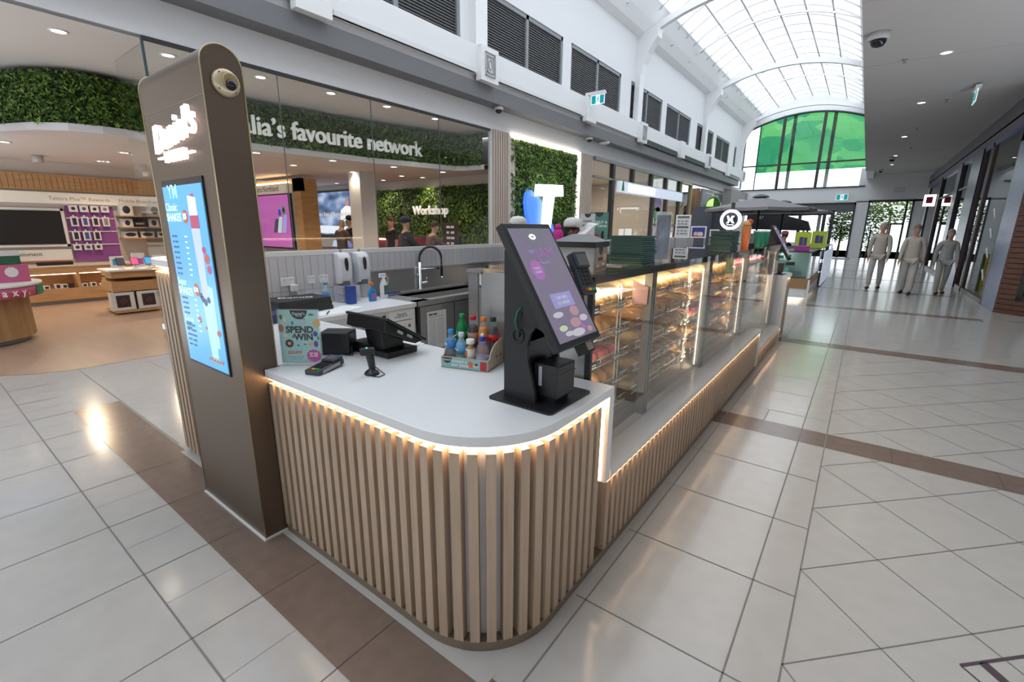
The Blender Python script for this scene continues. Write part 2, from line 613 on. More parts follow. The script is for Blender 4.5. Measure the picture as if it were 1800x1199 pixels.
# white frit panels soften the sky
struct(gz.build('window_1'))
bars = MB()
y = -6.0
k = 0
while y < 34:
    pts = [(p[0], y, p[1] - 0.03) for p in P_]
    bars.tube(pts, 0.026, white, 6)
    y += 0.92
for xx in (-5.4, -4.55, -3.7, -2.85, -2.0):
    zc = vault_z(xx) + 0.0
    bars.box((xx - 0.03, -8, zc - 0.05), (xx + 0.03, 34, zc + 0.01), white)
struct(bars.build('trim_2'))


def arch_rib(y, major, label):
    """steel arch that spans the mall under the skylight"""
    t = thing('arch_rib', label, 'arch', (0, y, 0), group='arches under the skylight')
    b = MB()
    if major:
        pts = arc_pts(3.15, 7.70, 0.78, 28)
        hw, hh = 0.09, 0.10
    else:
        pts = arc_pts(2.65, 8.22, 0.72, 28)
        hw, hh = 0.03, 0.03
    up = [(p[0], p[1] + hh) for p in pts]; dn = [(p[0], p[1] - hh) for p in reversed(pts)]
    b.prism(up + dn, -hw, hw, white, axis='y')
    b.build('arch_beam', t)
    if major:
        c = MB()
        # curved pilaster on the left wall
        q = [(-6.98, 5.0), (-6.80, 5.0), (-6.80, 6.3), (-6.78, 6.6), (-6.72, 6.9), (-6.60, 7.2), (-6.44, 7.45), (-6.30, 7.62), (-6.28, 7.9), (-6.98, 7.9)]
        c.prism(q, -0.18, 0.18, white, axis='y')
        c.build('curved_pilaster', t)
for y, mj, nm in ((-0.3, 1, 'thick white arch under the skylight in front of the camera view'), (8.0, 1, 'thick white arch under the skylight, above the phone store end'), (16.3, 1, 'thick white arch under the skylight, nearest one seen whole'), (24.5, 1, 'thick white arch under the skylight, halfway to the window'), (32.7, 1, 'thick white arch just before the green gable window'),
                  (4.0, 0, 'thin white arch under the skylight nearest the camera'), (12.2, 0, 'thin white arch between the two nearest thick arches'), (20.4, 0, 'thin white arch in the middle of the skylight'), (28.6, 0, 'thin white arch nearest the gable window')):
    arch_rib(y, mj, nm)

# small spotlights in the cove
for i, y in enumerate((10.5, 14.3, 18.2, 20.3, 22.4, 26.5, 29.5)):
    t = thing('cove_spotlight', 'small chrome twin spotlight in the white cove, %s from the camera' % nth[i], 'spotlight', (-6.62, y, 7.96), group='spotlights in the cove')
    b = MB()
    T = Matrix.Rotation(radians(-42), 4, 'Y')
    b.lathe([(0.09, 0.0), (0.1, -0.02), (0.07, -0.025), (0.0001, -0.012)], chrome, n=16, T=T, squash=(1, 0.8))
    b.build('bezel', t)
    c = MB(); c.sphere((0.005, 0, -0.02), (0.04, 0.04, 0.02), white, T=T); c.build('bulb', t)

# ================================================================== END WALL (y = 34)
YE = 34.0
ew = MB()
GA = [(p[0], p[1]) for p in arc_pts(3.25, 7.55, 0.78, 24)]
# white wall: left jamb strip, spandrel under window, head above arch
ew.box((-12, YE, 3.15), (2.9, YE + 0.3, 4.02), white2)
ew.box((-12, YE, 4.02), (-7.02, YE + 0.3, 9), white2)
top = [(-7.02, 9.6), (-7.02, 7.55)] + GA + [(-0.4, 7.55), (-0.4, 9.6)]
ew.prism([(x, z) for x, z in reversed(top)], YE, YE + 0.3, white2, axis='y')
ew.box((-0.72, YE, 0), (-0.15, YE + 0.3, 3.2), white2)
ew.box((1.85, YE, 0), (2.9, YE + 0.3, 3.3), white2)
ew.box((-12, YE, 0), (-6.9, YE + 0.3, 3.2), white2)
ew.box((-0.75, YE - 0.02, 3.25), (2.9, YE + 0.3, 5.0), white2)
struct(ew.build('wall_back'))

wf = MB()
fr_pts = [(p[0], YE - 0.05, p[1] - 0.04) for p in GA]
wf.tube(fr_pts, 0.06, dark, 6)
for xx, ww in ((-6.98, 0.06), (-6.2, 0.05), (-4.93, 0.15), (-2.87, 0.15)):
    zt = [p[1] for p in GA if p[0] >= xx][0] if xx > -6.95 else 7.55
    wf.box((xx - ww / 2, YE - 0.1, 4.02), (xx + ww / 2, YE + 0.05, zt), dark)
wf.box((-7.0, YE - 0.08, 5.42), (-0.45, YE, 5.50), dark)
wf.box((-7.0, YE - 0.08, 4.0), (-0.45, YE, 4.06), dark)
struct(wf.build('window_2'))
# printed green film on the gable glass
gf = bpy.data.materials.new('green_film')
gf.use_nodes = True
nt = gf.node_tree; nt.nodes.clear()
o_ = nt.nodes.new('ShaderNodeOutputMaterial'); tr = nt.nodes.new('ShaderNodeBsdfTransparent'); gl_ = nt.nodes.new('ShaderNodeBsdfGlossy'); gl_.inputs['Roughness'].default_value = 0.05
mx = nt.nodes.new('ShaderNodeMixShader'); mx.inputs[0].default_value = 0.05
tc = nt.nodes.new('ShaderNodeTexCoord'); mp = nt.nodes.new('ShaderNodeMapping'); mp.inputs['Rotation'].default_value = (0, radians(38), 0); mp.inputs['Scale'].default_value = (0.45, 0.01, 0.75)
vo = nt.nodes.new('ShaderNodeTexVoronoi'); vo.inputs['Scale'].default_value = 1.7
vo.distance = 'MANHATTAN'
rp = nt.nodes.new('ShaderNodeValToRGB')
rp.color_ramp.elements[0].color = (0.10, 0.36, 0.235, 1); rp.color_ramp.elements[1].color = (0.26, 0.49, 0.27, 1)
sp = nt.nodes.new('ShaderNodeSeparateColor')
nt.links.new(tc.outputs['Object'], mp.inputs[0]); nt.links.new(mp.outputs[0], vo.inputs['Vector']); nt.links.new(vo.outputs['Color'], sp.inputs[0]); nt.links.new(sp.outputs[0], rp.inputs[0]); nt.links.new(rp.outputs[0], tr.inputs[0])
nt.links.new(tr.outputs[0], mx.inputs[1]); nt.links.new(gl_.outputs[0], mx.inputs[2]); nt.links.new(mx.outputs[0], o_.inputs[0])
gp = MB()
body = [(-6.2, 5.05)] + [(-6.2, 7.8)] + [(p[0], p[1] - 0.05) for p in GA if p[0] > -6.15] + [(-0.46, 5.05)]
gp.prism(list(reversed(body)), YE + 0.02, YE + 0.03, gf, axis='y')
tag(gp.build('printed_window_film'), 'green geometric printed film across the big arched gable window', 'window film')
pane = MB()
pane.box((-6.98, YE + 0.06, 4.05), (-0.46, YE + 0.07, 7.5), glass('gable_glass'))
struct(pane.build('window_3'))
# steel posts of the canopy outside, seen through the window
for x, nm in ((-4.5, 'left'), (-2.45, 'right')):
    p = MB(); p.box((x - 0.09, YE + 0.8, 0), (x + 0.09, YE + 0.98, 9.0), greymetal)
    tag(p.build('steel_post'), 'grey steel post outside the gable window, the %s one' % nm, 'post')
# daylight bars reflected shapes are left to the renderer

# ------- doors at the end
def end_door(n, x0, x1, zt, y):
    d = MB()
    for a, b in ((x0, x0 + 0.08), (x1 - 0.08, x1)): d.box((a, y - 0.05, 0), (b, y + 0.1, zt), dark)
    d.box((x0, y - 0.05, zt - 0.12), (x1, y + 0.1, zt), dark)
    o = struct(d.build('door_%d' % n)); return o
d1 = end_door(1, -4.9, -0.72, 3.15, YE)
d = MB()
d.box((-4.9, YE - 0.04, 2.62), (-0.72, YE + 0.02, 3.15), mat('door_head', (0.10, 0.10, 0.11), 0.5))
for x in (-2.15, -1.75, -3.4): d.box((x - 0.09, YE - 0.04, 0), (x + 0.09, YE + 0.02, 2.7), dark)
struct(d.build('door_3'))
d2 = end_door(2, -0.15, 1.85, 3.25, YE)
d = MB()
d.box((1.5, YE - 0.04, 0), (1.6, YE + 0.02, 3.2), dark); d.box((1.0, YE - 0.04, 0.0), (1.06, YE + 0.02, 2.0), dark); d.box((1.0, YE - 0.04, 1.9), (1.55, YE + 0.02, 2.0), dark)
struct(d.build('door_4'))
mt_ = MB(); mt_.box((-2.2, 31.6, 0), (-0.55, YE - 0.15, 0.012), greyp)
tag(mt_.build('entrance_mat'), 'dark grey entrance mat inside the glass end doors', 'mat')

# outdoors beyond the doors
pv = MB(); pv.box((-14, 34.4, -0.05), (12, 60, 0), mat('paving', (0.5, 0.5, 0.48), 0.8)); struct(pv.build('ground_outside'))
def bush(name, label, cat, c, r, n, seed, size=0.09, mt=None, trunk=None):
    rr = random.Random(seed)
    t = thing(name, label, cat, (c[0], c[1], 0))
    b = MB()
    for i in range(n):
        while True:
            q = Vector((rr.uniform(-1, 1), rr.uniform(-1, 1), rr.uniform(-1, 1)))
            if 0.25 < q.length < 1: break
        p = Vector((q.x * r[0], q.y * r[1], c[2] + q.z * r[2]))
        a = Matrix.Rotation(rr.uniform(0, 6.28), 3, 'Z') @ Matrix.Rotation(rr.uniform(-1.2, 1.2), 3, 'X')
        s = size * rr.uniform(0.6, 1.3)
        b.add([p + a @ Vector(u) for u in ((-s, 0, 0), (0, -s * 0.45, 0.01), (s, 0, 0), (0, s * 0.45, 0.01))], [(0, 1, 2, 3)], mt or leafm)
    o = b.build('foliage', t); o['kind'] = 'stuff'
    if trunk:
        k = MB(); k.tube([(0, 0, 0), (0.03, 0, c[2] * 0.5), (0, 0.02, c[2])], [trunk, trunk * 0.8, trunk * 0.5], mat('bark', (0.12, 0.08, 0.05), 0.9)); k.build('trunk', t)
    return t
bush('potted_tree', 'leafy tree outside the right end door, left of the opening', 'tree', (0.15, 34.9, 1.9), (0.55, 0.4, 1.5), 2000, 3, 0.07, trunk=0.05)
bush('street_tree', 'dark leafy tree behind the glass door below the gable window', 'tree', (-1.3, 36, 1.9), (0.8, 0.6, 1.1), 3000, 4, 0.08, trunk=0.07)
bush('garden_tree', 'distant green tree outdoors seen over the far doorway', 'tree', (1.2, 44, 3.2), (2.0, 1.4, 1.2), 2400, 5, 0.12, trunk=0.12)

# ================================================================== RIGHT CEILING AND RIGHT SHOPS
ceil_r = mat('ceiling_right', (0.50, 0.48, 0.47), 0.8)
c = MB()
c.box((-0.48, -8, 4.40), (7.0, 29.5, 4.75), ceil_r)
c.box((-0.48, 29.5, 4.62), (7.0, 34.2, 4.75), ceil_r)
for y in (2, 5, 8, 11, 14, 17, 20, 23, 26): c.box((-0.48, y, 4.397), (3.4, y + 0.012, 4.401), groutl)
struct(c.build('ceiling_1'))


def downlight(x, y, z, label, power=14, col=(1, 0.86, 0.68), r=0.075, grp='round recessed downlights', big=True):
    t = thing('downlight', label, 'downlight', (x, y, z), group=grp)
    b = MB(); b.lathe([(r * 1.25, -0.001), (r * 1.22, -0.010), (r * 0.95, -0.012), (r * 0.9, -0.002)], white, n=18); b.build('trim_ring', t)
    e = MB(); e.lathe([(r * 0.9, -0.004), (0.0001, -0.0045)], mat('downlight_lens', (1, 1, 1), 0.4, emit=(1, 0.88, 0.72), strength=16), n=16); e.build('lens', t)
    if power:
        L = light('SPOT', 'downlight_lamp', (x, y, z - 0.03), power, col, radius=r * 0.8, spot=radians(125))
    return t
for i, (x, y) in enumerate(((0.60, 10.87), (0.555, 14.6), (0.495, 19.4), (0.455, 24.0), (0.45, 27.1))):
    downlight(x, y, 4.40, 'round downlight in the right grey ceiling, %s from the camera' % nth[i], 30, grp='downlights in the right ceiling')
for i, (x, y) in enumerate(((0.08, 10.9), (0.98, 14.6), (0.7, 18), (0.8, 22))):
    t = thing('sprinkler_head', 'small sprinkler head in the right ceiling, %s from the camera' % nth[i], 'sprinkler', (x, y, 4.4), group='sprinklers in the right ceiling')
    b = MB(); b.lathe([(0.04, 0), (0.03, -0.015), (0.01, -0.02), (0.012, -0.05), (0.03, -0.055), (0.03, -0.06)], greymetal, n=12); b.build('head', t)


def dome_cam(x, y, z, label, s=1.0, wallmount=False):
    t = thing('dome_camera', label, 'security camera', (x, y, z))
    b = MB(); b.lathe([(0.085 * s, 0), (0.09 * s, -0.05 * s), (0.082 * s, -0.065 * s)], mat('camera_shell', (0.6, 0.6, 0.6), 0.4), n=20); b.build('housing', t)
    d = MB(); d.lathe([(0.07 * s, -0.062 * s), (0.064 * s, -0.09 * s), (0.045 * s, -0.118 * s), (0.0001, -0.13 * s)], mat('smoked_dome', (0.01, 0.01, 0.015), 0.08), n=18); d.build('lens_dome', t)
    return t
dome_cam(-0.28, 9.3, 4.40, 'dome security camera under the near end of the right ceiling', 1.5)
dome_cam(0.37, 24.5, 4.40, 'distant dome security camera in the right ceiling', 1.3)
dome_cam(0.1, 29.0, 4.40, 'farthest tiny dome security camera at the right ceiling end', 1.2)
dome_cam(-6.72, 8.45, 4.12, 'dome security camera under the grey band over the phone store', 1.1)
dome_cam(-6.72, 12.6, 4.12, 'dome security camera above the living wall', 1.1)
t = thing('ceiling_speaker', 'flat oval white ceiling speaker beside the camera above the living wall', 'speaker', (-6.74, 13.6, 4.12))
b = MB(); b.lathe([(0.15, 0), (0.16, -0.03), (0.12, -0.05), (0.0001, -0.055)], white); b.build('cover', t)

# blade exit sign hanging from the right ceiling
def exit_sign(loc, rz, label, s=1.0, hang=0.0):
    t = thing('exit_sign', label, 'exit sign', loc, rz)
    b = MB(); b.box((-0.19 * s, -0.035 * s, 0.10 * s), (0.19 * s, 0.035 * s, 0.15 * s), white)
    if hang: b.box((-0.02, -0.01, 0.15 * s), (0.02, 0.01, hang), white)
    b.build('housing', t)
    p = MB(); p.box((-0.17 * s, -0.006 * s, -0.10 * s), (0.17 * s, 0.006 * s, 0.10 * s), mat('exit_panel', (0.85, 0.9, 0.9), 0.4, emit=(0.8, 0.95, 0.95), strength=0.6)); pp = p.build('sign_panel', t)
    gm = mat('exit_teal', (0.0, 0.22, 0.25), 0.4, emit=(0.0, 0.30, 0.34), strength=0.6)
    g = MB()
    for sg in (1, -1):
        for (x0, x1) in ((-0.155, -0.05), (0.055, 0.155)):
            g.box((x0 * s, sg * 0.007 * s - 0.001, -0.085 * s), (x1 * s, sg * 0.007 * s + 0.001, 0.085 * s), gm)
        # running figure
        T = Matrix.Translation((0, sg * 0.007 * s, 0)) @ Matrix.Rotation(radians(90), 4, 'X')
        for (ax, ay, bx, by) in ((0.0, 0.03, 0.005, -0.01), (0.005, -0.01, 0.03, -0.045), (0.005, -0.01, -0.03, -0.05), (0.0, 0.025, 0.035, 0.01), (0.0, 0.025, -0.028, 0.012)):
            d_ = Vector((bx - ax, by - ay)).normalized(); n_ = Vector((-d_.y, d_.x)) * 0.007
            g.prism([((ax - n_.x) * s, (ay - n_.y) * s), ((bx - n_.x) * s, (by - n_.y) * s), ((bx + n_.x) * s, (by + n_.y) * s), ((ax + n_.x) * s, (ay + n_.y) * s)], -0.0012, 0.0012, gm, T=T)
        disc(g, T, 0.012 * s, 0.05 * s, 0.014 * s, 0.014 * s, gm, z=-0.001, n=10, th=0.002)
    g.build('running_man_symbol', pp)
    return t
exit_sign((1.32, 13.5, 4.18), radians(90), 'exit sign seen edge-on, hanging from the right ceiling', 1.2, 0.25)
exit_sign((-6.20, 12.0, 4.90), 0, 'green running man exit sign projecting from the left beam', 1.15)
k = MB(); k.box((-6.56, 11.97, 5.04), (-6.0, 12.03, 5.10), white); tag(k.build('sign_arm'), 'white arm carrying the exit sign on the left beam', 'bracket')
exit_sign((-1.45, 33.93, 3.45), 0, 'green exit sign over the far glass doors', 1.7)
# ventilation access plates on the end wall
ap = MB(); ap.box((0.85, 33.96, 3.62), (1.35, 33.99, 3.9), mat('plate', (0.6, 0.6, 0.6), 0.6)); tag(ap.build('emergency_light'), 'small white emergency light box above the right end door', 'light')

# right-hand shopfronts along x = 2.27
XW = 2.28
navy = mat('navy_panel', (0.018, 0.022, 0.07), 0.25)
bluet = mat('blue_tile', (0.10, 0.14, 0.25), 0.35, noise=(0.075, 0.11, 0.205), scale=(1.0, 3.0, 30), bump=0.1)
rw = MB()
rw.box((XW, 13.2, 3.80), (XW + 0.3, 34, 4.42), mat('right_head', (0.16, 0.15, 0.18), 0.6))
rw.box((XW, 13.2, 3.4), (XW + 0.2, 14.5, 3.81), bluet)
rw.box((XW, 13.2, 0), (XW + 0.25, 14.45, 3.81), bluet)
rw.box((XW + 0.02, 32.6, 0), (XW + 0.2, 34, 4.0), white2)
struct(rw.build('wall_3'))
dk = mat('shop_dark', (0.03, 0.03, 0.035), 0.6)
bk = MB(); bk.box((6.2, 11, 0), (6.3, 34, 4.4), mat('right_shop_back', (0.20, 0.22, 0.22), 0.7)); bk.box((XW + 0.3, 33.5, 0), (6.3, 33.6, 4.4), white2)
bk.box((XW, 13.2, 4.0), (6.3, 34, 4.05), white2)
bk.quad((XW - 0.0, 12, 0.004), (6.2, 12, 0.004), (6.2, 34, 0.004), (XW, 34, 0.004), mat('right_shop_floor', (0.35, 0.33, 0.3), 0.4))
struct(bk.build('wall_4'))
segs = [('glass_shopfront', 14.45, 17.4, 'tall glass pane beside the blue tiled pier', 'glass'),
        ('navy_pier', 18.6, 20.2, 'tall dark navy panel between glass shopfronts', 'navy'),
        ('glass_shopfront', 17.5, 18.6, 'narrow glass pane beside the navy panel', 'glass'),
        ('glass_shopfront', 20.2, 22.2, 'dark framed glass shopfront beyond the navy panel', 'glass'),
        ('navy_pier', 22.2, 23.1, 'second navy pier farther along the right side', 'navy'),
        ('glass_shopfront', 23.1, 27.5, 'display window with shelves far on the right side', 'glass'),
        ('navy_pier', 27.5, 28.0, 'dark maroon pier far on the right side', 'maroon'),
        ('glass_shopfront', 28.0, 32.6, 'farthest glass shopfront on the right side', 'glass')]
for nm, a, b_, lb, kd in segs:
    t = thing(nm, lb, 'shopfront' if kd == 'glass' else 'pier', (XW, a, 0))
    L = b_ - a
    if kd == 'glass':
        f_ = MB()
        fm = mat('maroon_frame', (0.10, 0.055, 0.055), 0.4) if a < 20 else dark
        for yy in (0, L - 0.06): f_.box((0, yy, 0), (0.1, yy + 0.06, 3.8), fm)
        f_.box((0, 0, 3.7), (0.1, L, 3.8), mat('blue_trim', (0.03, 0.05, 0.25), 0.3)); f_.box((0, 0, 0), (0.1, L, 0.1), fm)
        if a > 20:
            f_.box((0, 0, 2.9), (0.1, L, 2.96), fm)
        f_.build('frame', t)
        g_ = MB(); g_.box((0.04, 0.06, 0.1), (0.05, L - 0.06, 3.7), glass('shop_glass', (0.72, 0.80, 0.78), 1.5)); g_.build('pane', t)
    else:
        p_ = MB(); p_.box((-0.03, 0, 0), (0.25, L, 3.8), navy if kd == 'navy' else mat('maroon', (0.07, 0.02, 0.025), 0.5)); p_.build('panel', t)
# white bird shapes on the near glass
for i, z in enumerate((2.0, 1.55, 1.1, 0.6)):
    bb = MB()
    T = frame_T((XW + 0.039, 15.6 - 0.12 * i, z), (0, -1, 0), (0, 0, 1))
    bb.prism([(-0.28, 0.1), (-0.1, 0.02), (0.02, -0.08), (0.2, -0.12), (0.1, -0.02), (0.0, 0.05), (-0.1, 0.13)], 0, 0.004, paper, T=T)
    tag(bb.build('bird_decal'), 'white bird decal on the right shop glass, %s from the top' % nth[i], 'decal', 'white bird decals')
# shelves behind far window
for i, z in enumerate((0.6, 1.3, 2.0, 2.7)):
    sh = MB(); sh.box((XW + 0.3, 23.3, z), (XW + 0.7, 27.3, z + 0.04), mat('shelf_lav', (0.35, 0.33, 0.6), 0.4))
    tag(sh.build('display_shelf'), 'lilac edged display shelf in the far right window, %s from the floor' % nth[i], 'shelf', 'shelves in the far right window')
ys = MB(); ys.box((XW - 0.35, 17.6, 0.0), (XW - 0.3, 18.05, 1.0), mat('yellow_sign', (0.75, 0.6, 0.02), 0.5)); ys.box((XW - 0.37, 17.6, 0.0), (XW - 0.355, 18.05, 1.0), mat('yellow_sign', (0.75, 0.6, 0.02), 0.5))
tag(ys.build('floor_sign'), 'yellow standing floor sign beside the right shopfronts', 'sign')
# lit bracket sign far right
t = thing('projecting_sign', 'square white lit sign projecting from the far right shops', 'sign', (XW - 0.25, 28.2, 2.9))
b = MB(); b.box((0.2, -0.02, -0.02), (0.25, 0.02, 0.02), dark); b.build('arm', t)
b = MB(); b.box((-0.2, -0.04, -0.25), (0.2, 0.04, 0.25), mat('lit_white', (1, 1, 1), 0.4, emit=(1, 1, 1), strength=2.0)); b.build('light_box', t)
b = MB(); b.box((-0.12, -0.045, -0.12), (0.10, -0.041, 0.15), mat('sign_red', (0.5, 0.02, 0.06), 0.5)); b.build('logo', t)

# unseen walls added behind and beside the camera to stop light leaking in
cl = MB()
cl.box((6.2, -9, 0), (6.4, 13, 4.4), mat('added_right_wall', (0.20, 0.17, 0.15), 0.7))
cl.box((-14, -9.2, 0), (6.4, -9, 10), mat('added_rear_wall', (0.45, 0.44, 0.43), 0.7))
struct(cl.build('wall_added'))
# timber-clad shop corner, nearest on the right
tim = mat('red_timber', (0.16, 0.07, 0.045), 0.45, noise=(0.10, 0.04, 0.025), scale=(6, 6, 30))
t = thing('timber_shopfront', 'reddish brown batten clad shop corner with dark window', 'shopfront', (XW, 13.2, 0), radians(-44))
b = MB()
def batt(x0, x1, z0, z1):
    z = z0
    while z < z1 - 0.01:
        b.box((x0, 0.0, z), (x1, 0.10, min(z + 0.085, z1)), tim)
        b.box((x0, 0.02, z + 0.085), (x1, 0.10, min(z + 0.10, z1)), dark)
        z += 0.10
batt(0, 0.32, 0, 2.7); batt(0.32, 3.2, 0, 0.28); batt(0.32, 3.2, 2.4, 2.7)
b.build('cladding', t)
b = MB(); b.box((0, -0.01, 2.7), (3.2, 0.1, 4.4), mat('right_head', (0.16, 0.15, 0.18), 0.6)); b.build('fascia', t)
b = MB()
for a0, a1, z0, z1 in ((0.32, 0.42, 0.28, 2.4), (0.32, 3.2, 0.28, 0.38), (0.32, 3.2, 2.3, 2.4)): b.box((a0, -0.01, z0), (a1, 0.08, z1), dark)
b.build('window_frame', t)
b = MB(); b.box((0.42, 0.04, 0.38), (3.2, 0.05, 2.3), glass('shop_glass', (0.72, 0.80, 0.78), 1.5)); b.build('pane', t)
rb = MB(); rb.box((2.2, 12.9, 0), (6.2, 13.15, 4.4), mat('inner_partition', (0.12, 0.09, 0.06), 0.7)) ; 

# ================================================================== PHONE STORE
ceil_w = mat('store_ceiling', (0.66, 0.61, 0.57), 0.8)
# curved bulkhead line (x, y)
LIP = [(-13.4, -0.9), (-11.4, 0.4), (-9.87, 1.25), (-9.30, 1.5), (-8.98, 1.8), (-8.85, 2.14), (-8.86, 2.5), (-8.75, 3.0), (-8.50, 3.97), (-8.25, 6.05), (-7.86, 7.45), (-7.78, 7.85), (-7.70, 8.12), (-7.5, 8.22), (-6.97, 8.25)]
sc = MB()
sc.add([(x, y, 3.66) for x, y in [(-6.93, -8), (-6.93, 9), (-16, 9), (-16, -8)]], [(0, 1, 2, 3)], ceil_w)
low = LIP + [(-6.97, 9.0), (-16.0, 9.0), (-16.0, -0.9)]
sc.add([(x, y, 2.85) for x, y in low], [tuple(range(len(low)))], ceil_w)
sc.add([(x, y, 2.95) for x, y in low], [tuple(range(len(low)))], ceil_w)
n = len(LIP)
sc.add([(x, y, z) for z in (2.85, 2.95) for x, y in LIP], [(i, i + 1, n + i + 1, n + i) for i in range(n - 1)], mat('lip_white', (0.74, 0.72, 0.74), 0.5))
struct(sc.build('ceiling_2'))
sw = MB()
sw.box((-13.95, -8, 0), (-13.75, 6.5, 3.66), mat('store_wall', (0.62, 0.56, 0.5), 0.7))
sw.box((-16, 9.05, 0), (-6.9, 9.3, 3.66), mat('store_wall', (0.62, 0.56, 0.5), 0.7))
sw.box((-16.1, 6.5, 0), (-16, 9.1, 3.66), white2)
sw.box((-7.0, 8.42, 0), (-6.95, 9.15, 3.70), white2)      # wall beyond glass end (behind slats)
struct(sw.build('wall_5'))


def living_wall(name, label, path, z0, z1, n, seed, inset=0.0, size=0.035, thick=0.10, topfn=None):
    """path of (x, y) points; leaves stand out to the side of the camera"""
    rr = random.Random(seed)
    t = thing(name, label, 'living wall')
    bk = MB()
    L = [0]
    for a, b in zip(path, path[1:]): L.append(L[-1] + sqrt((a[0] - b[0]) ** 2 + (a[1] - b[1]) ** 2))
    m_ = len(path)
    bk.add([(x, y, z) for z in (z0, z1) for x, y in path], [(i, i + 1, m_ + i + 1, m_ + i) for i in range(m_ - 1)], mat('moss_backing', (0.012, 0.03, 0.006), 0.9))
    bk.build('backing', t)
    lv = MB()
    k = lv.m(leafm)
    for _ in range(n):
        s = rr.uniform(0, L[-1]); z = rr.uniform(z0, z1)
        i = max(j for j in range(m_ - 1) if L[j] <= s)
        u = (s - L[i]) / (L[i + 1] - L[i])
        ax, ay = path[i]; bx, by = path[i + 1]
        d = Vector((bx - ax, by - ay, 0)).normalized(); nrm = Vector((d.y, -d.x, 0))
        if nrm.dot(Vector((-ax, -ay, 0))) < 0: nrm = -nrm
        clump = 0.5 + 0.5 * sin(s * 5.1 + 3 * sin(z * 4)) * cos(z * 6.3 + s)
        p = Vector((ax + (bx - ax) * u, ay + (by - ay) * u, z)) + nrm * (thick * (0.25 + 0.75 * clump) * rr.random() + 0.01)
        sz = size * rr.uniform(0.5, 1.5) * (1.9 if rr.random() < 0.04 else 1)
        # random leaf frame, biased to face outwards
        o = (nrm + Vector((rr.uniform(-.9, .9), rr.uniform(-.9, .9), rr.uniform(-.3, 1.1)))).normalized()
        a = o.cross(Vector((rr.uniform(-1, 1), rr.uniform(-1, 1), rr.uniform(-1, 1)))).normalized()
        b = o.cross(a)
        q0 = len(lv.v)
        lv.v += [tuple(p - a * sz), tuple(p - b * sz * 0.42 + o * sz * 0.1), tuple(p + a * sz), tuple(p + b * sz * 0.42 + o * sz * 0.1)]
        lv.f.append((q0, q0 + 1, q0 + 2, q0 + 3)); lv.mi.append(k); lv.smooth.append(False)
    # fern fronds
    for _ in range(int(L[-1] * (z1 - z0) * 1.3)):
        s = rr.uniform(0.1, L[-1] - 0.1); z = rr.uniform(z0 + 0.2, z1 - 0.05)
        i = max(j for j in range(m_ - 1) if L[j] <= s); u = (s - L[i]) / (L[i + 1] - L[i])
        ax, ay = path[i]; bx, by = path[i + 1]
        d = Vector((bx - ax, by - ay, 0)).normalized(); nrm = Vector((d.y, -d.x, 0))
        if nrm.dot(Vector((-ax, -ay, 0))) < 0: nrm = -nrm
        p = Vector((ax + (bx - ax) * u, ay + (by - ay) * u, z)) + nrm * 0.05
        for f in range(5):
            an = rr.uniform(-2.4, 2.4)
            dr = (d * sin(an) + Vector((0, 0, 1)) * cos(an) * 0.7 + nrm * 0.6).normalized()
            pts = [p + dr * q * 0.22 - Vector((0, 0, 1)) * q * q * 0.10 for q in (0, .25, .5, .75, 1)]
            sd = dr.cross(nrm).normalized()
            for a_, b_ in zip(pts, pts[1:]):
                for g in (1, -1):
                    c_ = (a_ + b_) / 2 + sd * g * 0.035
                    lv.add([a_, c_, b_], [(0, 1, 2)], leafm)
    o = lv.build('foliage', t); o['kind'] = 'stuff'
    return t


lip_in = [(x - 0.05, y) for x, y in LIP]
living_wall('living_wall', 'long curved living wall of ferns over the phone store ceiling lip', lip_in, 2.95, 3.60, 21000, 11, size=0.026)
living_wall('living_wall', 'leafy green wall at the back of the phone store behind the workshop lettering', [(-12.0, 8.98), (-7.05, 8.98)], 0.9, 2.62, 13000, 12, size=0.032)

# glowing T sign wall section of the mall front
slatm = mat('pale_slats', (0.52, 0.43, 0.36), 0.55)
def slat_panel(y0, y1, label):
    t = thing('slatted_panel', label, 'wall panel', (XF, y0, 0), group='slatted timber panels on the mall wall')
    b = MB(); b.box((-0.05, 0, 0), (0, y1 - y0, 3.70), white2)
    b.build('backing', t)
    s = MB(); y = 0.03
    while y < y1 - y0 - 0.05:
        s.box((0, y, 0), (0.045, y + 0.05, 3.70), slatm); y += 0.085
    s.build('slats', t)
slat_panel(8.45, 9.12, 'pale slatted panel between the store glass and the tall living wall')
slat_panel(12.42, 13.22, 'pale slatted panel between the tall living wall and the salon')
living_wall('living_wall', 'tall living wall framed by a light strip behind the glowing T sign', [(-6.95, 9.14), (-6.95, 12.30)], 0.3, 3.62, 16000, 13, size=0.036)
b = MB(); b.box((XF + 0.01, 9.14, 3.625), (XF + 0.07, 12.41, 3.69), mat('led_white', (1, 1, 1), 0.5, emit=(1, 0.88, 0.72), strength=5)); b.box((XF + 0.01, 12.34, 0.3), (XF + 0.07, 12.41, 3.625), M['led_white'])
tag(b.build('light_strip'), 'L-shaped warm light strip framing the tall living wall', 'light strip')
t = thing('logo_sign', 'glowing white letter T with blue swoosh on the tall living wall', 'sign', (XF + 0.14, 10.5, 2.2))
b = MB()
wl = mat('sign_white_glow', (1, 1, 1), 0.4, emit=(0.95, 0.97, 1.0), strength=3)
b.prism([(-0.62, 0.16), (0.62, 0.22), (0.58, 0.5), (-0.60, 0.44)], 0.06, 0.16, wl, axis='x')
b.prism([(-0.22, 0.2), (0.18, 0.2), (0.02, -0.62), (-0.30, -0.64)], 0.06, 0.16, wl, axis='x')
b.build('letter', t)
b = MB()
bl = mat('sign_blue_glow', (0.05, 0.15, 0.9), 0.4, emit=(0.05, 0.17, 0.95), strength=1.3)
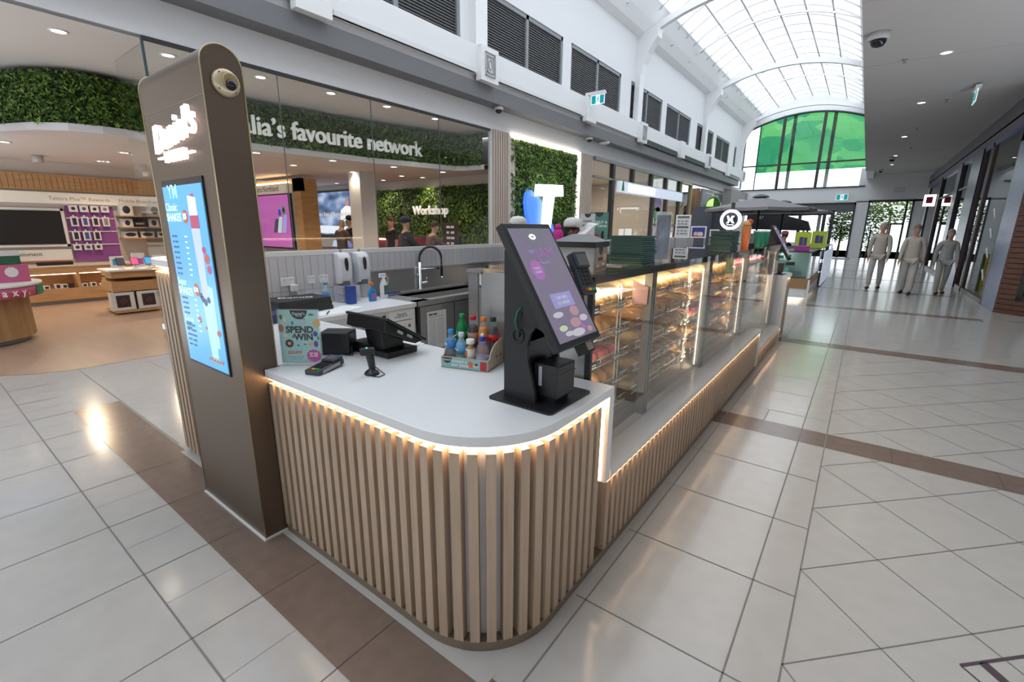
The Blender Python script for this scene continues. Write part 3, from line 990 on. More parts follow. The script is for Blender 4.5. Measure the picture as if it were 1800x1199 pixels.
b.prism([(-0.95, 0.0), (-0.9, 0.22), (-0.75, 0.3), (-0.45, 0.18), (0.0, -0.15), (0.35, -0.6), (0.4, -0.95), (0.2, -1.05), (-0.3, -1.0), (-0.65, -0.7), (-0.88, -0.3)], -0.05, 0.05, bl, axis='x')
b.build('swoosh', t)

# glass wall of the phone store
gx = XF + 0.0
t = thing('glass_wall', 'frameless glass front of the phone store with five tall panes', 'glass wall', (gx, 2.18, 0))
edges = [2.18, 3.72, 5.28, 6.84, 8.40]
for a, b_ in zip(edges, edges[1:]):
    g_ = MB(); g_.box((-0.006, a - 2.18 + 0.006, 0), (0.006, b_ - 2.18 - 0.006, 3.66), glassm); g_.build('pane', t)
g_ = MB(); g_.box((-1.05, -0.006, 0), (-0.01, 0.006, 3.62), glassm); g_.build('pane', t)
e_ = MB(); e_.box((-0.012, -0.012, 0), (0.012, 0.012, 3.66), mat('glass_edge', (0.03, 0.07, 0.08), 0.2)); e_.build('corner_edge', t)
ch = MB(); ch.box((-0.02, 0, 3.65), (0.02, 6.22, 3.69), dark); ch.build('top_channel', t)
for yy in edges[1:-1]:
    e2 = MB(); e2.box((-0.008, yy - 2.18 - 0.004, 0), (0.008, yy - 2.18 + 0.004, 3.66), mat('joint_grey', (0.10, 0.11, 0.11), 0.4)); e2.build('joint', t)
# lettering on the fascia foliage
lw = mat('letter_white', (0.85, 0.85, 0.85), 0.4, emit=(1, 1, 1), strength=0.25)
dv = Vector((-8.25 - -8.50, 6.05 - 3.97, 0)).normalized()
rz = atan2(dv.y, dv.x)
def along(y): return -8.50 + (y - 3.97) * (0.25 / 2.08)
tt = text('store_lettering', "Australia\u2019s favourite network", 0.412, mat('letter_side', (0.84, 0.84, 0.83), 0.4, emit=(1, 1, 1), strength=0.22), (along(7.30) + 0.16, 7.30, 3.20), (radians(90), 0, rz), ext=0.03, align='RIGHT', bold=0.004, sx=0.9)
tag(tt, 'white raised lettering reading favourite network on the curved living wall', 'lettering')
tt = text('workshop_lettering', 'Workshop', 0.32, lw, (-9.32, 8.80, 2.02), RX, ext=0.02, bold=0.006, sx=0.95)
tag(tt, 'white Workshop lettering on the green wall at the store back', 'lettering')

# back wall fittings (x = -13.75)
XB = -13.75
b = MB(); b.box((XB, -6, 2.28), (XB + 0.08, 6.4, 2.60), warmwood)
y = -5.9
gm_ = mat('groove', (0.25, 0.14, 0.06), 0.7)
while y < 6.3:
    b.box((XB + 0.08, y, 2.30), (XB + 0.084, y + 0.008, 2.58), gm_); y += 0.09
tag(b.build('timber_pelmet'), 'grooved honey timber pelmet above the store shelves', 'pelmet')
t = thing('header_sign', 'long cream header panel lettered above the store wall displays', 'sign', (XB, 0, 2.02))
b = MB(); b.box((0, -6, 0), (0.14, 6.4, 0.22), mat('header_cream', (0.80, 0.76, 0.68), 0.5, emit=(1, 0.9, 0.75), strength=0.15)); b.build('panel', t)
hm = mat('header_text', (0.45, 0.36, 0.27), 0.6)
text('lettering', 'Telstra Plus\u2122 Rewards', 0.105, hm, (0.142, 2.68, 0.10), RE, t)
text('lettering', 'Mobile Broadband', 0.105, hm, (0.142, 3.72, 0.10), RE, t)
text('lettering', 'Home Entertainment', 0.125, hm, (0.142, 0.6, 0.10), RE, t)
t = thing('television', 'large black wall television, switched off, beside the accessory pegs', 'television', (XB + 0.02, 0.95, 1.20))
b = MB(); b.box((0, -1.35, 0), (0.07, 1.37, 0.67), black); b.build('screen', t)
b = MB()
b.box((-0.01, -1.4, -0.06), (0.05, 1.43, -0.01), white); b.box((-0.01, -1.4, 0.67), (0.05, 1.43, 0.72), white); b.box((-0.01, 1.38, -0.06), (0.05, 1.43, 0.72), white)
b.build('surround', t)
t = thing('display_label', 'white lower sign band under the television ending in Entertainment', 'sign', (XB + 0.02, 0, 0.86))
b = MB(); b.box((0, -2, 0), (0.05, 2.38, 0.22), paper); b.box((0, -2, -0.02), (0.052, 2.38, 0.0), mat('coral', (0.7, 0.2, 0.15), 0.5)); b.build('panel', t)
text('lettering', 'Entertainment', 0.11, mat('ink', (0.08, 0.07, 0.07), 0.6), (0.053, 1.60, 0.13), RE, t)

# peg wall with hanging packs
b = MB(); b.box((XB + 0.0, 2.42, 0.82), (XB + 0.03, 3.22, 2.0), mat('purple_panel', (0.28, 0.08, 0.33), 0.5))
for z in (1.99, 1.72, 1.44, 1.16): b.box((XB + 0.03, 2.40, z), (XB + 0.05, 3.22, z + 0.02), white)
tag(b.build('peg_wall'), 'purple panel with white peg rails for hanging phone packs', 'display panel')
packw = mat('pack_white', (0.75, 0.74, 0.73), 0.4)
pcol = [(0.03, 0.04, 0.05), (0.05, 0.10, 0.28), (0.03, 0.03, 0.03), (0.25, 0.25, 0.27)]
rows = [(1.93, 0.14, 4, 0.14), (1.66, 0.2, 4, 0.12), (1.36, 0.2, 3, 0.12), (1.12, 0.13, 3, 0.13)]
rown = ['top', 'second', 'third', 'bottom']
posn = ['far left', 'second from left', 'third from left', 'far right']
for ri, (z, h, n_, ww) in enumerate(rows):
    for k in range(n_):
        yy = 2.54 + 0.175 * k - 0.02 * ri
        t = thing('hanging_pack', 'white hanging accessory pack, %s on the %s peg row' % (posn[k], rown[ri]), 'pack', (XB + 0.07, yy, z), group='hanging packs on the peg wall')
        b = MB(); b.box((0, -ww / 2, -h / 2), (0.04, ww / 2, h / 2), packw); b.box((0.0, -0.012, h / 2), (0.01, 0.012, h / 2 + 0.035), packw); b.build('card', t)
        c_ = MB()
        if h > 0.15: c_.box((0.04, -ww * 0.28, -h * 0.36), (0.046, ww * 0.28, h * 0.36), mat('pc%d' % (k % 4), pcol[k % 4], 0.3))
        else: c_.lathe([(0.035, 0), (0.03, 0.008), (0.0001, 0.009)], mat('pc%d' % (k % 4), pcol[k % 4], 0.3), T=Matrix.Translation((0.04, 0, 0)) @ Matrix.Rotation(radians(90), 4, 'Y'), n=12)
        c_.build('product_window', t)

# shelves with boxes
names = ['top', 'second', 'third']
for i, z in enumerate((1.80, 1.55, 1.31)):
    b = MB(); b.box((XB, 3.25, z - 0.02), (XB + 0.32, 5.2, z), warmwood)
    tag(b.build('wall_shelf'), 'honey timber wall shelf with boxed audio gear, %s of three' % names[i], 'shelf', 'timber wall shelves')
boxes = [(1.80, [(3.42, 0.24, 0.26, 'round'), (3.95, 0.26, 0.26, 'cap'), (4.35, 0.22, 0.22, 'round')]), (1.55, [(3.40, 0.2, 0.18, 'cap'), (3.63, 0.24, 0.19, 'dark'), (3.9, 0.2, 0.19, 'round')]), (1.31, [(3.42, 0.26, 0.14, 'wide'), (3.74, 0.26, 0.14, 'wide'), (4.06, 0.26, 0.14, 'wide')])]
wd = ['left', 'middle', 'right']
for si, (z, ls) in enumerate(boxes):
    for bi, (yy, ww, hh, kd) in enumerate(ls):
        t = thing('product_box', '%s box on the %s timber shelf, %s' % ({'round': 'white speaker', 'cap': 'white gadget', 'dark': 'dark product', 'wide': 'white wide speaker'}[kd], names[si], wd[bi]), 'box', (XB + 0.12, yy, z), group='boxes on the timber shelves')
        b = MB(); b.box((-0.1, -ww / 2, 0), (0.1, ww / 2, hh), packw if kd != 'dark' else black); b.build('carton', t, bevel=0.003)
        c_ = MB()
        T = Matrix.Translation((0.101, 0, hh / 2)) @ Matrix.Rotation(radians(90), 4, 'Y')
        if kd in ('round', 'cap'): c_.lathe([(hh * 0.30, 0), (hh * 0.28, 0.004), (0.0001, 0.004)], mat('speaker_grey', (0.03, 0.03, 0.035), 0.6), T=T, n=14, squash=(1.1, 0.9))
        elif kd == 'wide': c_.lathe([(hh * 0.3, 0), (hh * 0.28, 0.004), (0.0001, 0.004)], mat('speaker_grey', (0.03, 0.03, 0.035), 0.6), T=T, n=14, squash=(1.0, 2.4))
        else: c_.box((0.10, -0.08, hh * 0.3), (0.102, 0.08, hh * 0.5), greymetal)
        c_.build('product_picture', t)

# bench cabinet with lit niche
t = thing('bench_cabinet', 'long honey timber cabinet with lit niche along the store wall', 'cabinet', (-13.0, 0, 0))
b = MB()
b.box((-0.7, -5, 0.0), (-0.05, 3.3, 0.08), greymetal)
b.box((-0.72, -5, 0.08), (0, 3.3, 0.32), warmwood)
b.box((-0.72, -5, 0.32), (-0.5, 3.3, 0.62), warmwood)
b.box((-0.72, -5, 0.62), (0, 3.3, 0.76), warmwood)
for yy in (-2.2, -0.7, 0.8, 2.25): b.box((-0.5, yy, 0.32), (-0.0, yy + 0.05, 0.62), warmwood)
b.box((-0.72, -5, 0.76), (0.02, 3.3, 0.785), mat('bench_top', (0.75, 0.68, 0.58), 0.3))
b.build('body', t)
e = MB(); e.box((-0.05, -5, 0.605), (-0.03, 3.3, 0.618), mat('niche_led', (1, 1, 1), 0.5, emit=(1, 0.7, 0.42), strength=8)); e.build('led_strip', t)
nm_ = ['first', 'second', 'third', 'fourth', 'fifth', 'sixth', 'seventh', 'eighth']
for i, yy in enumerate((1.65, 1.78, 1.95, 2.05, 2.14, 2.36, 2.5, 2.65)):
    b = MB(); hh = (0.11, 0.07, 0.09, 0.08, 0.08, 0.07, 0.08, 0.05)[i]
    b.box((-13.12, yy - 0.055, 0.322), (-13.0, yy + 0.04, 0.322 + hh), packw if i != 4 else black); b.box((-13.0, yy - 0.035, 0.335), (-12.998, yy + 0.02, 0.31 + hh), speaker if False else mat('speaker_grey', (0.03, 0.03, 0.035), 0.6))
    tag(b.build('small_product_box'), 'small product box in the lit cabinet niche, %s from the left' % nm_[i], 'box', 'small boxes in the cabinet niche')
t = thing('soundbar', 'short black soundbar lying on the timber bench', 'soundbar', (-13.2, 2.0, 0.785))
b = MB(); b.box((-0.06, -0.27, 0.0), (0.06, 0.27, 0.07), black); b.build('body', t, bevel=0.015)
t = thing('subwoofer', 'upright black speaker standing on the bench left of the soundbar', 'speaker', (-13.15, 1.35, 0.785))
b = MB(); b.box((-0.12, -0.11, 0), (0.12, 0.13, 0.30), black); b.build('body', t, bevel=0.01)

# phone display island with boxes beneath
t = thing('phone_island', 'low timber display island with slanted phone stands on white top', 'display unit', (-10.75, 3.1, 0))
b = MB(); b.box((-0.55, -0.82, 0.03), (0.10, 1.4, 0.08), warmwood); b.box((-0.5, -0.75, 0.08), (-0.1, 1.4, 0.42), dark); b.box((-0.55, -0.82, 0.42), (0.10, 1.4, 0.60), warmwood); b.box((-0.55, -0.8, 0.66), (0.08, 1.4, 0.78), warmwood); b.box((-0.55, -0.8, 0.6), (-0.3, 1.4, 0.68), warmwood)
b.build('body', t)
b = MB(); b.box((-0.58, -0.84, 0.78), (0.14, 1.42, 0.81), white); b.build('top', t)
for i, yy in enumerate((2.40, 2.78, 3.2, 3.6)):
    t = thing('boxed_speaker', 'white carton printed with a black party speaker, %s below the phone island' % nm_[i], 'box', (-10.80, yy, 0.082), group='boxed speakers under the island')
    b = MB(); b.box((-0.0, -0.17, 0), (0.16, 0.17, 0.32), packw); b.box((0.0, 0.17, 0), (0.16, 0.178, 0.33), black); b.build('carton', t)
    c_ = MB(); c_.box((0.16, -0.10, 0.05), (0.164, 0.10, 0.27), mat('speaker_grey', (0.03, 0.03, 0.035), 0.6)); c_.lathe([(0.07, 0), (0.06, 0.006), (0.0001, 0.003)], mat('speaker_cone', (0.08, 0.03, 0.03), 0.5), T=Matrix.Translation((0.165, 0, 0.15)) @ Matrix.Rotation(radians(90), 4, 'Y'), n=14); c_.build('speaker_picture', t)
cols = [(0.05, 0.05, 0.07), (0.6, 0.1, 0.25), (0.05, 0.35, 0.7), (0.2, 0.1, 0.5), (0.7, 0.6, 0.2), (0.8, 0.2, 0.3)]
for i in range(6):
    yy = 2.5 + 0.21 * i
    t = thing('display_phone', 'display phone with %s screen on a slanted stand' % ['black', 'crimson', 'blue', 'violet', 'yellow', 'red'][i], 'phone', (-10.8, yy, 0.81), group='display phones on the island')
    b = MB(); b.lathe([(0.05, 0), (0.05, 0.01), (0.015, 0.015), (0.012, 0.09)], white, n=12); b.build('stand', t)
    c_ = MB(); T = Matrix.Translation((0, 0, 0.12)) @ Matrix.Rotation(radians(-30), 4, 'Y'); c_.box((-0.005, -0.06, -0.06), (0.005, 0.06, 0.09), black, T); c_.box((0.005, -0.052, -0.052), (0.006, 0.052, 0.082), mat('ph%d' % i, cols[i], 0.3, emit=cols[i], strength=0.8), T); c_.build('handset', t)
for i in range(4):
    yy = 2.55 + 0.33 * i
    b = MB(); b.box((-11.25, yy - 0.1, 0.81), (-11.2, yy + 0.1, 1.02 + 0.05 * (i % 2)), packw)
    b.box((-11.2, yy - 0.07, 0.86), (-11.198, yy + 0.07, 0.97), mat('pk%d' % i, [(0.05, 0.3, 0.5), (0.5, 0.1, 0.4), (0.1, 0.1, 0.12), (0.8, 0.3, 0.1)][i], 0.4))
    tag(b.build('price_card'), '%s picture card standing behind the display phones' % ['teal', 'magenta', 'dark', 'orange'][i], 'card', 'cards on the phone island')

# round-ended display table at the far left
t = thing('display_table', 'round ended store table with pink fascia and ribbed timber drum', 'table', (-9.55, 0.42, 0))
b = MB(); b.lathe([(0.60, 0), (0.60, 0.075)], greymetal, n=40); b.build('kick', t)
b = MB()
N_ = 56
pr = [((0.66 + (0.012 if i % 2 else 0)) * cos(2 * pi * i / N_), (0.66 + (0.012 if i % 2 else 0)) * sin(2 * pi * i / N_)) for i in range(N_)]
b.prism(pr, 0.075, 0.64, mat('honey_drum', (0.40, 0.24, 0.11), 0.45, noise=(0.30, 0.17, 0.07), scale=(8, 8, 1.5))); b.build('drum', t)
b = MB(); b.lathe([(0.82, 0.64), (0.83, 0.78)], mat('pink_fascia', (0.55, 0.10, 0.20), 0.5), n=60); b.build('fascia', t)
b = MB()
for i in range(8):
    a0 = radians(60 + i * 5); a1 = radians(60 + (i + 1) * 5)
    b.add([(0.834 * cos(a0), 0.834 * sin(a0), 0.642), (0.834 * cos(a1), 0.834 * sin(a1), 0.642), (0.834 * cos(a1), 0.834 * sin(a1), 0.778), (0.834 * cos(a0), 0.834 * sin(a0), 0.778)], [(0, 1, 2, 3)], mat('fascia_green', (0.02, 0.25, 0.14), 0.5))
b.build('fascia_band', t)
b = MB(); b.lathe([(0.84, 0.78), (0.84, 0.815), (0.0001, 0.815)], white, n=48); b.build('top', t)
for i, ch_ in enumerate('Galaxy.'):
    a0 = radians(2 + i * 8.2 + (2 if ch_ in 'l' else 0) - (3 if ch_ == '.' else 0))
    text('lettering', ch_, 0.13, paper, (0.842 * cos(a0), 0.842 * sin(a0), 0.715), (radians(90), 0, a0 + pi / 2), t, bold=0.003)
t = thing('table_sign', 'pink sign block with white starburst on the round store table', 'sign', (-9.30, 0.72, 0.815), radians(12))
b = MB(); b.box((-0.03, -0.6, 0), (0.03, 0.42, 0.24), mat('pink_sign', (0.60, 0.13, 0.28), 0.5)); b.build('block', t)
b = MB(); sb = []
for i in range(32):
    r_ = 0.075 if i % 2 else 0.062
    sb.append((0.24 + r_ * cos(2 * pi * i / 32), 0.14 + r_ * sin(2 * pi * i / 32)))
b.prism(sb, 0.031, 0.034, paper, axis='x'); b.build('starburst', t)
b = MB(); b.box((-0.03, -0.6, 0.245), (0.025, 0.36, 0.36), mat('dark_green', (0.02, 0.12, 0.06), 0.5)); b.box((-0.03, -0.6, 0.36), (0.028, 0.36, 0.43), packw); b.build('product_strip', t)
t = thing('ceiling_light_box', 'hanging square light box at the left edge of the store', 'light box', (-9.55, 0.85, 2.47))
b = MB(); b.box((-0.3, -0.6, 0.14), (0.3, 0.12, 0.2), greymetal); b.build('housing', t)
b = MB(); b.box((-0.28, -0.6, -0.06), (0.28, 0.10, 0.13), mat('box_blue', (0.4, 0.5, 0.7), 0.4, emit=(0.5, 0.6, 0.95), strength=0.6)); b.build('screen', t)

# magenta screen on a return wall
b = MB(); b.box((-14.1, 6.55, 0), (-11.75, 6.75, 2.76), mat('pale_panel', (0.55, 0.56, 0.54), 0.5)); b.box((-11.80, 6.45, 0), (-11.45, 6.9, 2.76), warmwood); b.box((-14.1, 6.45, 2.45), (-11.45, 6.56, 2.76), warmwood)
tag(b.build('return_wall_unit'), 'return wall unit with timber edge carrying the magenta screen', 'wall unit')
t = thing('header_sign', 'cream Northland header above the magenta screen', 'sign', (-12.9, 6.4, 2.42))
b = MB(); b.box((-1.2, -0.1, 0), (1.05, 0.05, 0.22), mat('header_cream', (0.80, 0.76, 0.68), 0.5)); b.build('panel', t)
text('lettering', 'Telstra Northland', 0.20, mat('ink', (0.08, 0.07, 0.07), 0.6), (-0.05, -0.102, 0.11), RX, t)
b = MB(); b.box((-1.2, -0.03, 0.24), (1.05, 0.0, 0.27), M['niche_led']); b.build('led_strip', t)
t = thing('advert_screen', 'magenta advertising screen showing phones and smartwatches', 'screen', (-13.0, 6.5, 1.7))
b = MB(); b.box((-0.95, -0.04, -0.70), (0.93, 0.04, 0.72), black); b.build('bezel', t)
ms = MB(); mag = mat('magenta_glow', (0.6, 0.15, 0.55), 0.4, emit=(0.50, 0.13, 0.47), strength=0.55)
ms.box((-0.92, -0.045, -0.66), (0.89, -0.040, 0.69), mag); scr = ms.build('picture', t)
T = frame_T((0, -0.046, 0), (1, 0, 0), (0, 0, 1))
p_ = MB()
for k, (x, c0) in enumerate(((0.12, (0.05, 0.06, 0.1)), (0.34, (0.55, 0.75, 0.7)), (0.58, (0.35, 0.4, 0.8)))):
    p_.prism([(x - 0.14, -0.28), (x + 0.05, -0.28), (x + 0.19, 0.08 + 0.05 * k), (x + 0.02, 0.08 + 0.05 * k)], 0, 0.002, mat('phone%d' % k, c0, 0.4, emit=c0, strength=0.6), T=T)
disc(p_, T, 0.62, 0.30, 0.09, 0.11, mat('watch_green', (0.03, 0.3, 0.12), 0.4, emit=(0.02, 0.25, 0.1), strength=0.6)); disc(p_, T, 0.40, 0.24, 0.08, 0.09, mat('watch_blue', (0.05, 0.05, 0.4), 0.4, emit=(0.05, 0.05, 0.4), strength=0.6))
disc(p_, T, 0.62, 0.30, 0.05, 0.06, black, z=0.003)
p_.build('picture_shapes', scr)

# big video wall
t = thing('video_wall', 'large bright video screen at the store back showing blurred figures', 'screen', (-13.9, 8.95, 2.0))
b = MB(); b.box((-1.95, -0.05, -0.78), (1.85, 0.05, 0.72), black); b.build('bezel', t)
vm = bpy.data.materials.new('video_picture'); vm.use_nodes = True
nt = vm.node_tree; bs = nt.nodes['Principled BSDF']; tc = nt.nodes.new('ShaderNodeTexCoord'); mp = nt.nodes.new('ShaderNodeMapping'); mp.inputs['Scale'].default_value = (1.1, 1, 2.2); nz = nt.nodes.new('ShaderNodeTexNoise'); nz.inputs['Scale'].default_value = 1.3; nz.inputs['Detail'].default_value = 1
rp = nt.nodes.new('ShaderNodeValToRGB'); el = rp.color_ramp.elements; el[0].position = 0.32; el[0].color = (0.03, 0.06, 0.13, 1); el[1].position = 0.7; el[1].color = (0.62, 0.68, 0.85, 1); e_ = el.new(0.5); e_.color = (0.16, 0.25, 0.48, 1)
nt.links.new(tc.outputs['Object'], mp.inputs[0]); nt.links.new(mp.outputs[0], nz.inputs['Vector']); nt.links.new(nz.outputs['Fac'], rp.inputs[0]); nt.links.new(rp.outputs[0], bs.inputs['Emission Color']); bs.inputs['Emission Strength'].default_value = 1.0; bs.inputs['Base Color'].default_value = (0, 0, 0, 1)
vp = MB(); vp.box((-1.9, -0.055, -0.66), (1.8, -0.05, 0.66), vm); vo_ = vp.build('picture', t)
T = frame_T((0, -0.056, 0), (1, 0, 0), (0, 0, 1))
p_ = MB()
wsh = mat('video_shirt', (0.7, 0.72, 0.75), 0.4, emit=(0.62, 0.66, 0.78), strength=0.75); vsk = mat('video_skin', (0.4, 0.15, 0.13), 0.4, emit=(0.26, 0.14, 0.16), strength=0.8); vgr = mat('video_green', (0.02, 0.15, 0.1), 0.4, emit=(0.03, 0.15, 0.10), strength=0.8)
for cx_, s_x in ((-1.55, 1.1), (0.75, 1.25)):
    p_.prism([(cx_ - 0.35 * s_x, -0.35), (cx_ + 0.42 * s_x, -0.35), (cx_ + 0.28 * s_x, 0.12), (cx_ + 0.1, 0.22), (cx_ - 0.1, 0.22), (cx_ - 0.28 * s_x, 0.1)], 0, 0.002, wsh, T=T)
    disc(p_, T, cx_, 0.32, 0.10, 0.13, vsk)
    p_.prism([(cx_ - 0.2, -0.6), (cx_ + 0.4, -0.6), (cx_ + 0.3, -0.22), (cx_ - 0.15, -0.22)], 0.002, 0.004, vgr, T=T)
p_.prism([(-1.85, -0.62), (1.75, -0.62), (1.7, -0.42), (-1.8, -0.36)], 0.004, 0.005, wsh, T=T)
p_.build('picture_shapes', vo_)
text('caption', 'The Telstra Best of Business Awards', 0.17, paper, (-0.15, -0.062, -0.02), RX, vo_, bold=0.004)

# store column
t = thing('store_column', 'white square column with plants and light at its head in the store', 'column', (-9.96, 7.2, 0))
b = MB(); b.box((-0.22, -0.22, 0), (0.22, 0.22, 2.85), white2); b.build('shaft', t)

# workshop counter, red units, laptops
b = MB(); b.box((-10.3, 7.6, 0), (-7.1, 8.0, 1.0), mat('red_counter', (0.28, 0.03, 0.045), 0.5)); b.box((-12.6, 7.55, 1.0), (-7.05, 8.05, 1.03), mat('berry_top', (0.30, 0.05, 0.10), 0.4)); b.box((-12.6, 7.6, 0), (-10.3, 8.0, 1.0), white2)
tag(b.build('service_counter'), 'long red service counter with berry top inside the store', 'counter')
b = MB(); b.box((-11.3, 8.55, 0), (-9.6, 8.9, 1.30), mat('red_unit', (0.42, 0.03, 0.05), 0.5)); b.box((-11.3, 8.53, 1.24), (-10.4, 8.55, 1.27), M['niche_led'])
tag(b.build('red_cabinet'), 'bright red cabinet with light edge behind the service counter', 'cabinet')
for i, (x, y) in enumerate(((-12.3, 7.75), (-11.7, 7.8))):
    t = thing('laptop', 'open display laptop at the left end of the service counter' if i == 0 else 'upright tablet with blue screen on the service counter', 'laptop' if i == 0 else 'tablet', (x, y, 1.03))
    b = MB(); T = Matrix.Rotation(radians(-18), 4, 'X'); b.box((-0.16, 0.08, 0), (0.16, 0.09, 0.22), greymetal, T); b.build('lid', t)
    c_ = MB(); c_.box((-0.15, 0.078, 0.01), (0.15, 0.08, 0.21), mat('lap%d' % i, (0.4, 0.5, 0.7), 0.3, emit=(0.45, 0.55, 0.8) if i == 0 else (0.05, 0.15, 0.5), strength=0.8), T); c_.build('screen', t)
b = MB(); b.box((-7.75, 7.70, 1.03), (-7.30, 7.74, 1.70), mat('poster_dark', (0.05, 0.025, 0.03), 0.4))
T = frame_T((-7.52, 7.699, 1.38), (1, 0, 0), (0, 0, 1))
for k in range(4): scribble(b, T, -0.12, 0.22 - 0.12 * k, 0.26, 0.05, paper, z=0.0, words=2, seed=k)
tag(b.build('counter_poster'), 'dark poster with white words at the right end of the store counter', 'poster')

# ceiling lamps
rr = [(-10.796, 2.849), (-12.628, 2.923), (-8.797, 4.205), (-9.890, 5.476), (-8.562, 5.551), (-9.908, 6.925), (-8.326, 6.847), (-9.609, 8.141), (-8.114, 8.1), (-10.92, 8.6), (-9.448, 8.7), (-11.365, 8.383), (-12.88, 8.42), (-14.317, 8.42), (-12.6, 1.0), (-12.6, 3.0), (-11.0, 1.4), (-12.5, 4.8), (-10.6, 4.2)]
for i, (x, y) in enumerate(rr):
    vis = i < 14
    t = downlight(x, y, 2.85, 'round white downlight in the lower store ceiling, %s' % ['first right of the pillar edge', 'nearest the timber shelf wall', 'left of the network lettering', 'below the word favourite', 'close to the lip under favourite', 'mid ceiling above the column', 'close to the lip under network', 'between column and workshop wall', 'close to the end of the lip', 'behind the column', 'over the workshop wall', 'just left of the column head', 'over the video wall right half', 'over the video wall left half', 'over the television', 'over the peg wall', 'over the store entrance', 'over the far shelves', 'in the middle of the store'][i], 38, (1, 0.78, 0.55), grp='downlights in the lower store ceiling')
for i, (x, y) in enumerate(((-7.42, 1.57), (-7.30, 2.55), (-7.24, 3.65), (-7.15, 4.70), (-7.09, 5.75), (-7.08, 6.91))):
    t = downlight(x, y, 3.66, 'surface downlight in the high store ceiling above the glass, %s from the left' % nth[i], 18, (1, 0.86, 0.68), r=0.07, grp='downlights in the high store ceiling')
for i, (y) in enumerate((2.0, 3.6, 5.0)):
    t = thing('track_spotlight', 'grey cylinder spotlight washing the timber pelmet, %s from the left' % nth[i], 'spotlight', (-12.6, y, 2.85), group='cylinder spotlights in the store')
    b = MB(); b.lathe([(0.08, 0), (0.08, -0.14), (0.065, -0.14), (0.06, -0.11)], mat('spot_shell', (0.5, 0.48, 0.46), 0.5), n=16); b.build('body', t)
    light('SPOT', 'spotlight_lamp', (-12.6, y, 2.66), 75, (1, 0.75, 0.5), rot=(0, radians(-42), 0), radius=0.05, spot=radians(110))

# ================================================================== SHOPS FARTHER ALONG THE LEFT WALL
bkw = MB()
bkw.box((-11.5, 13.2, 0), (-11.3, 21.6, 3.7), mat('salon_wall', (0.62, 0.48, 0.36), 0.7)); bkw.box((-11.5, 13.0, 0), (-6.95, 13.2, 3.7), white2); bkw.box((-11.5, 21.6, 0), (-6.95, 21.8, 3.7), white2); bkw.box((-11.5, 13.2, 3.68), (-6.95, 21.6, 3.72), white2)
bkw.box((-8.0, 21.6, 0), (-7.9, 34, 3.7), mat('side_dark', (0.10, 0.11, 0.12), 0.6))
bkw.box((-7.9, 29.5, 0), (-6.5, 34, 3.85), mat('end_bulk', (0.33, 0.31, 0.30), 0.7)); bkw.box((-6.95, 31.5, 3.2), (-6.3, 34, 3.35), white)
struct(bkw.build('wall_6'))
light('AREA', 'salon_lamp', (-9.2, 17.2, 3.6), 160, (1, 0.83, 0.62), size=2.5, size_y=6)
t = thing('salon_shopfront', 'black framed glass front of the waxing salon', 'shopfront', (XF, 13.25, 0))
b = MB()
fy = [0, 1.30, 2.55, 4.0, 5.6, 6.9, 8.2]
b.box((0, 0, 3.60), (0.12, 8.25, 3.70), greymetal); b.box((0, 0, 3.10), (0.12, 8.25, 3.16), greymetal)
for i, yy in enumerate((1.30, 2.9, 4.7, 6.35, 8.1)): b.box((0, yy - 0.08, 3.15), (0.13, yy + 0.08, 3.6), dark)
for yy in (1.30, 5.0, 6.5, 8.15): b.box((0, yy - 0.09, 0), (0.13, yy + 0.09, 3.12), dark)
b.box((0, 5.0, 1.72), (0.1, 8.2, 1.78), dark)
b.build('frame', t)
g_ = MB(); g_.box((0.04, 0.0, 0.02), (0.05, 8.2, 3.6), glassm); g_.build('pane', t)
t = thing('salon_sign', 'white lit salon sign panel with leaf emblem and glowing letters', 'sign', (XF + 0.14, 14.75, 2.92))
b = MB(); b.box((0, 0, -0.16), (0.1, 6.6, 0.19), mat('salon_sign_white', (0.75, 0.8, 0.88), 0.4, emit=(0.7, 0.8, 1.0), strength=0.35)); b.build('panel', t)
text('lettering', 'BRAZILIAN BEAUTY', 0.34, mat('gold_glow', (1, 0.9, 0.6), 0.4, emit=(1, 0.86, 0.5), strength=2.5), (0.11, 2.0, 0.0), RE, t, bold=0.01, sx=0.85)
b = MB()
gg = mat('leaf_green', (0.05, 0.25, 0.03), 0.5)
for k in range(4): b.prism([(0.28 - 0.11 + 0.02 * k, -0.10 + 0.07 * k), (0.28 + 0.11 - 0.02 * k, -0.10 + 0.07 * k), (0.28, 0.02 + 0.07 * k)], 0.10, 0.115, gg, axis='x')
b.build('leaf_emblem', t)
# salon interior
pm = MB(); pm.box((-11.28, 13.6, 2.0), (-11.25, 18.4, 3.0), mat('mural_cream', (0.66, 0.50, 0.37), 0.6))
T = frame_T((-11.24, 16.6, 2.1), (0, 1, 0), (0, 0, 1))
ms_ = mat('mural_skin', (0.42, 0.20, 0.09), 0.6); md = mat('mural_brown', (0.16, 0.08, 0.045), 0.6)
pm.prism([(-1.5, 0.05), (-0.9, 0.02), (-0.1, 0.78), (0.9, 0.80), (0.95, 0.70), (0.1, 0.55), (-0.6, 0.1)], 0, 0.01, ms_, T=T)
pm.prism([(-0.2, 0.7), (0.1, 0.6), (0.75, -0.05), (0.45, -0.05), (-0.05, 0.2)], 0.01, 0.02, ms_, T=T)
pm.prism([(0.3, 0.02), (0.85, 0.02), (1.5, 0.72), (1.3, 0.78)], 0.01, 0.02, ms_, T=T)
pm.prism([(1.3, 0.78), (1.5, 0.72), (2.2, 0.03), (1.9, 0.0)], 0.01, 0.02, ms_, T=T)
pm.prism([(-1.9, 0.0), (-1.1, -0.02), (-0.7, 0.2), (-1.2, 0.35), (-1.7, 0.2)], 0.02, 0.03, md, T=T)
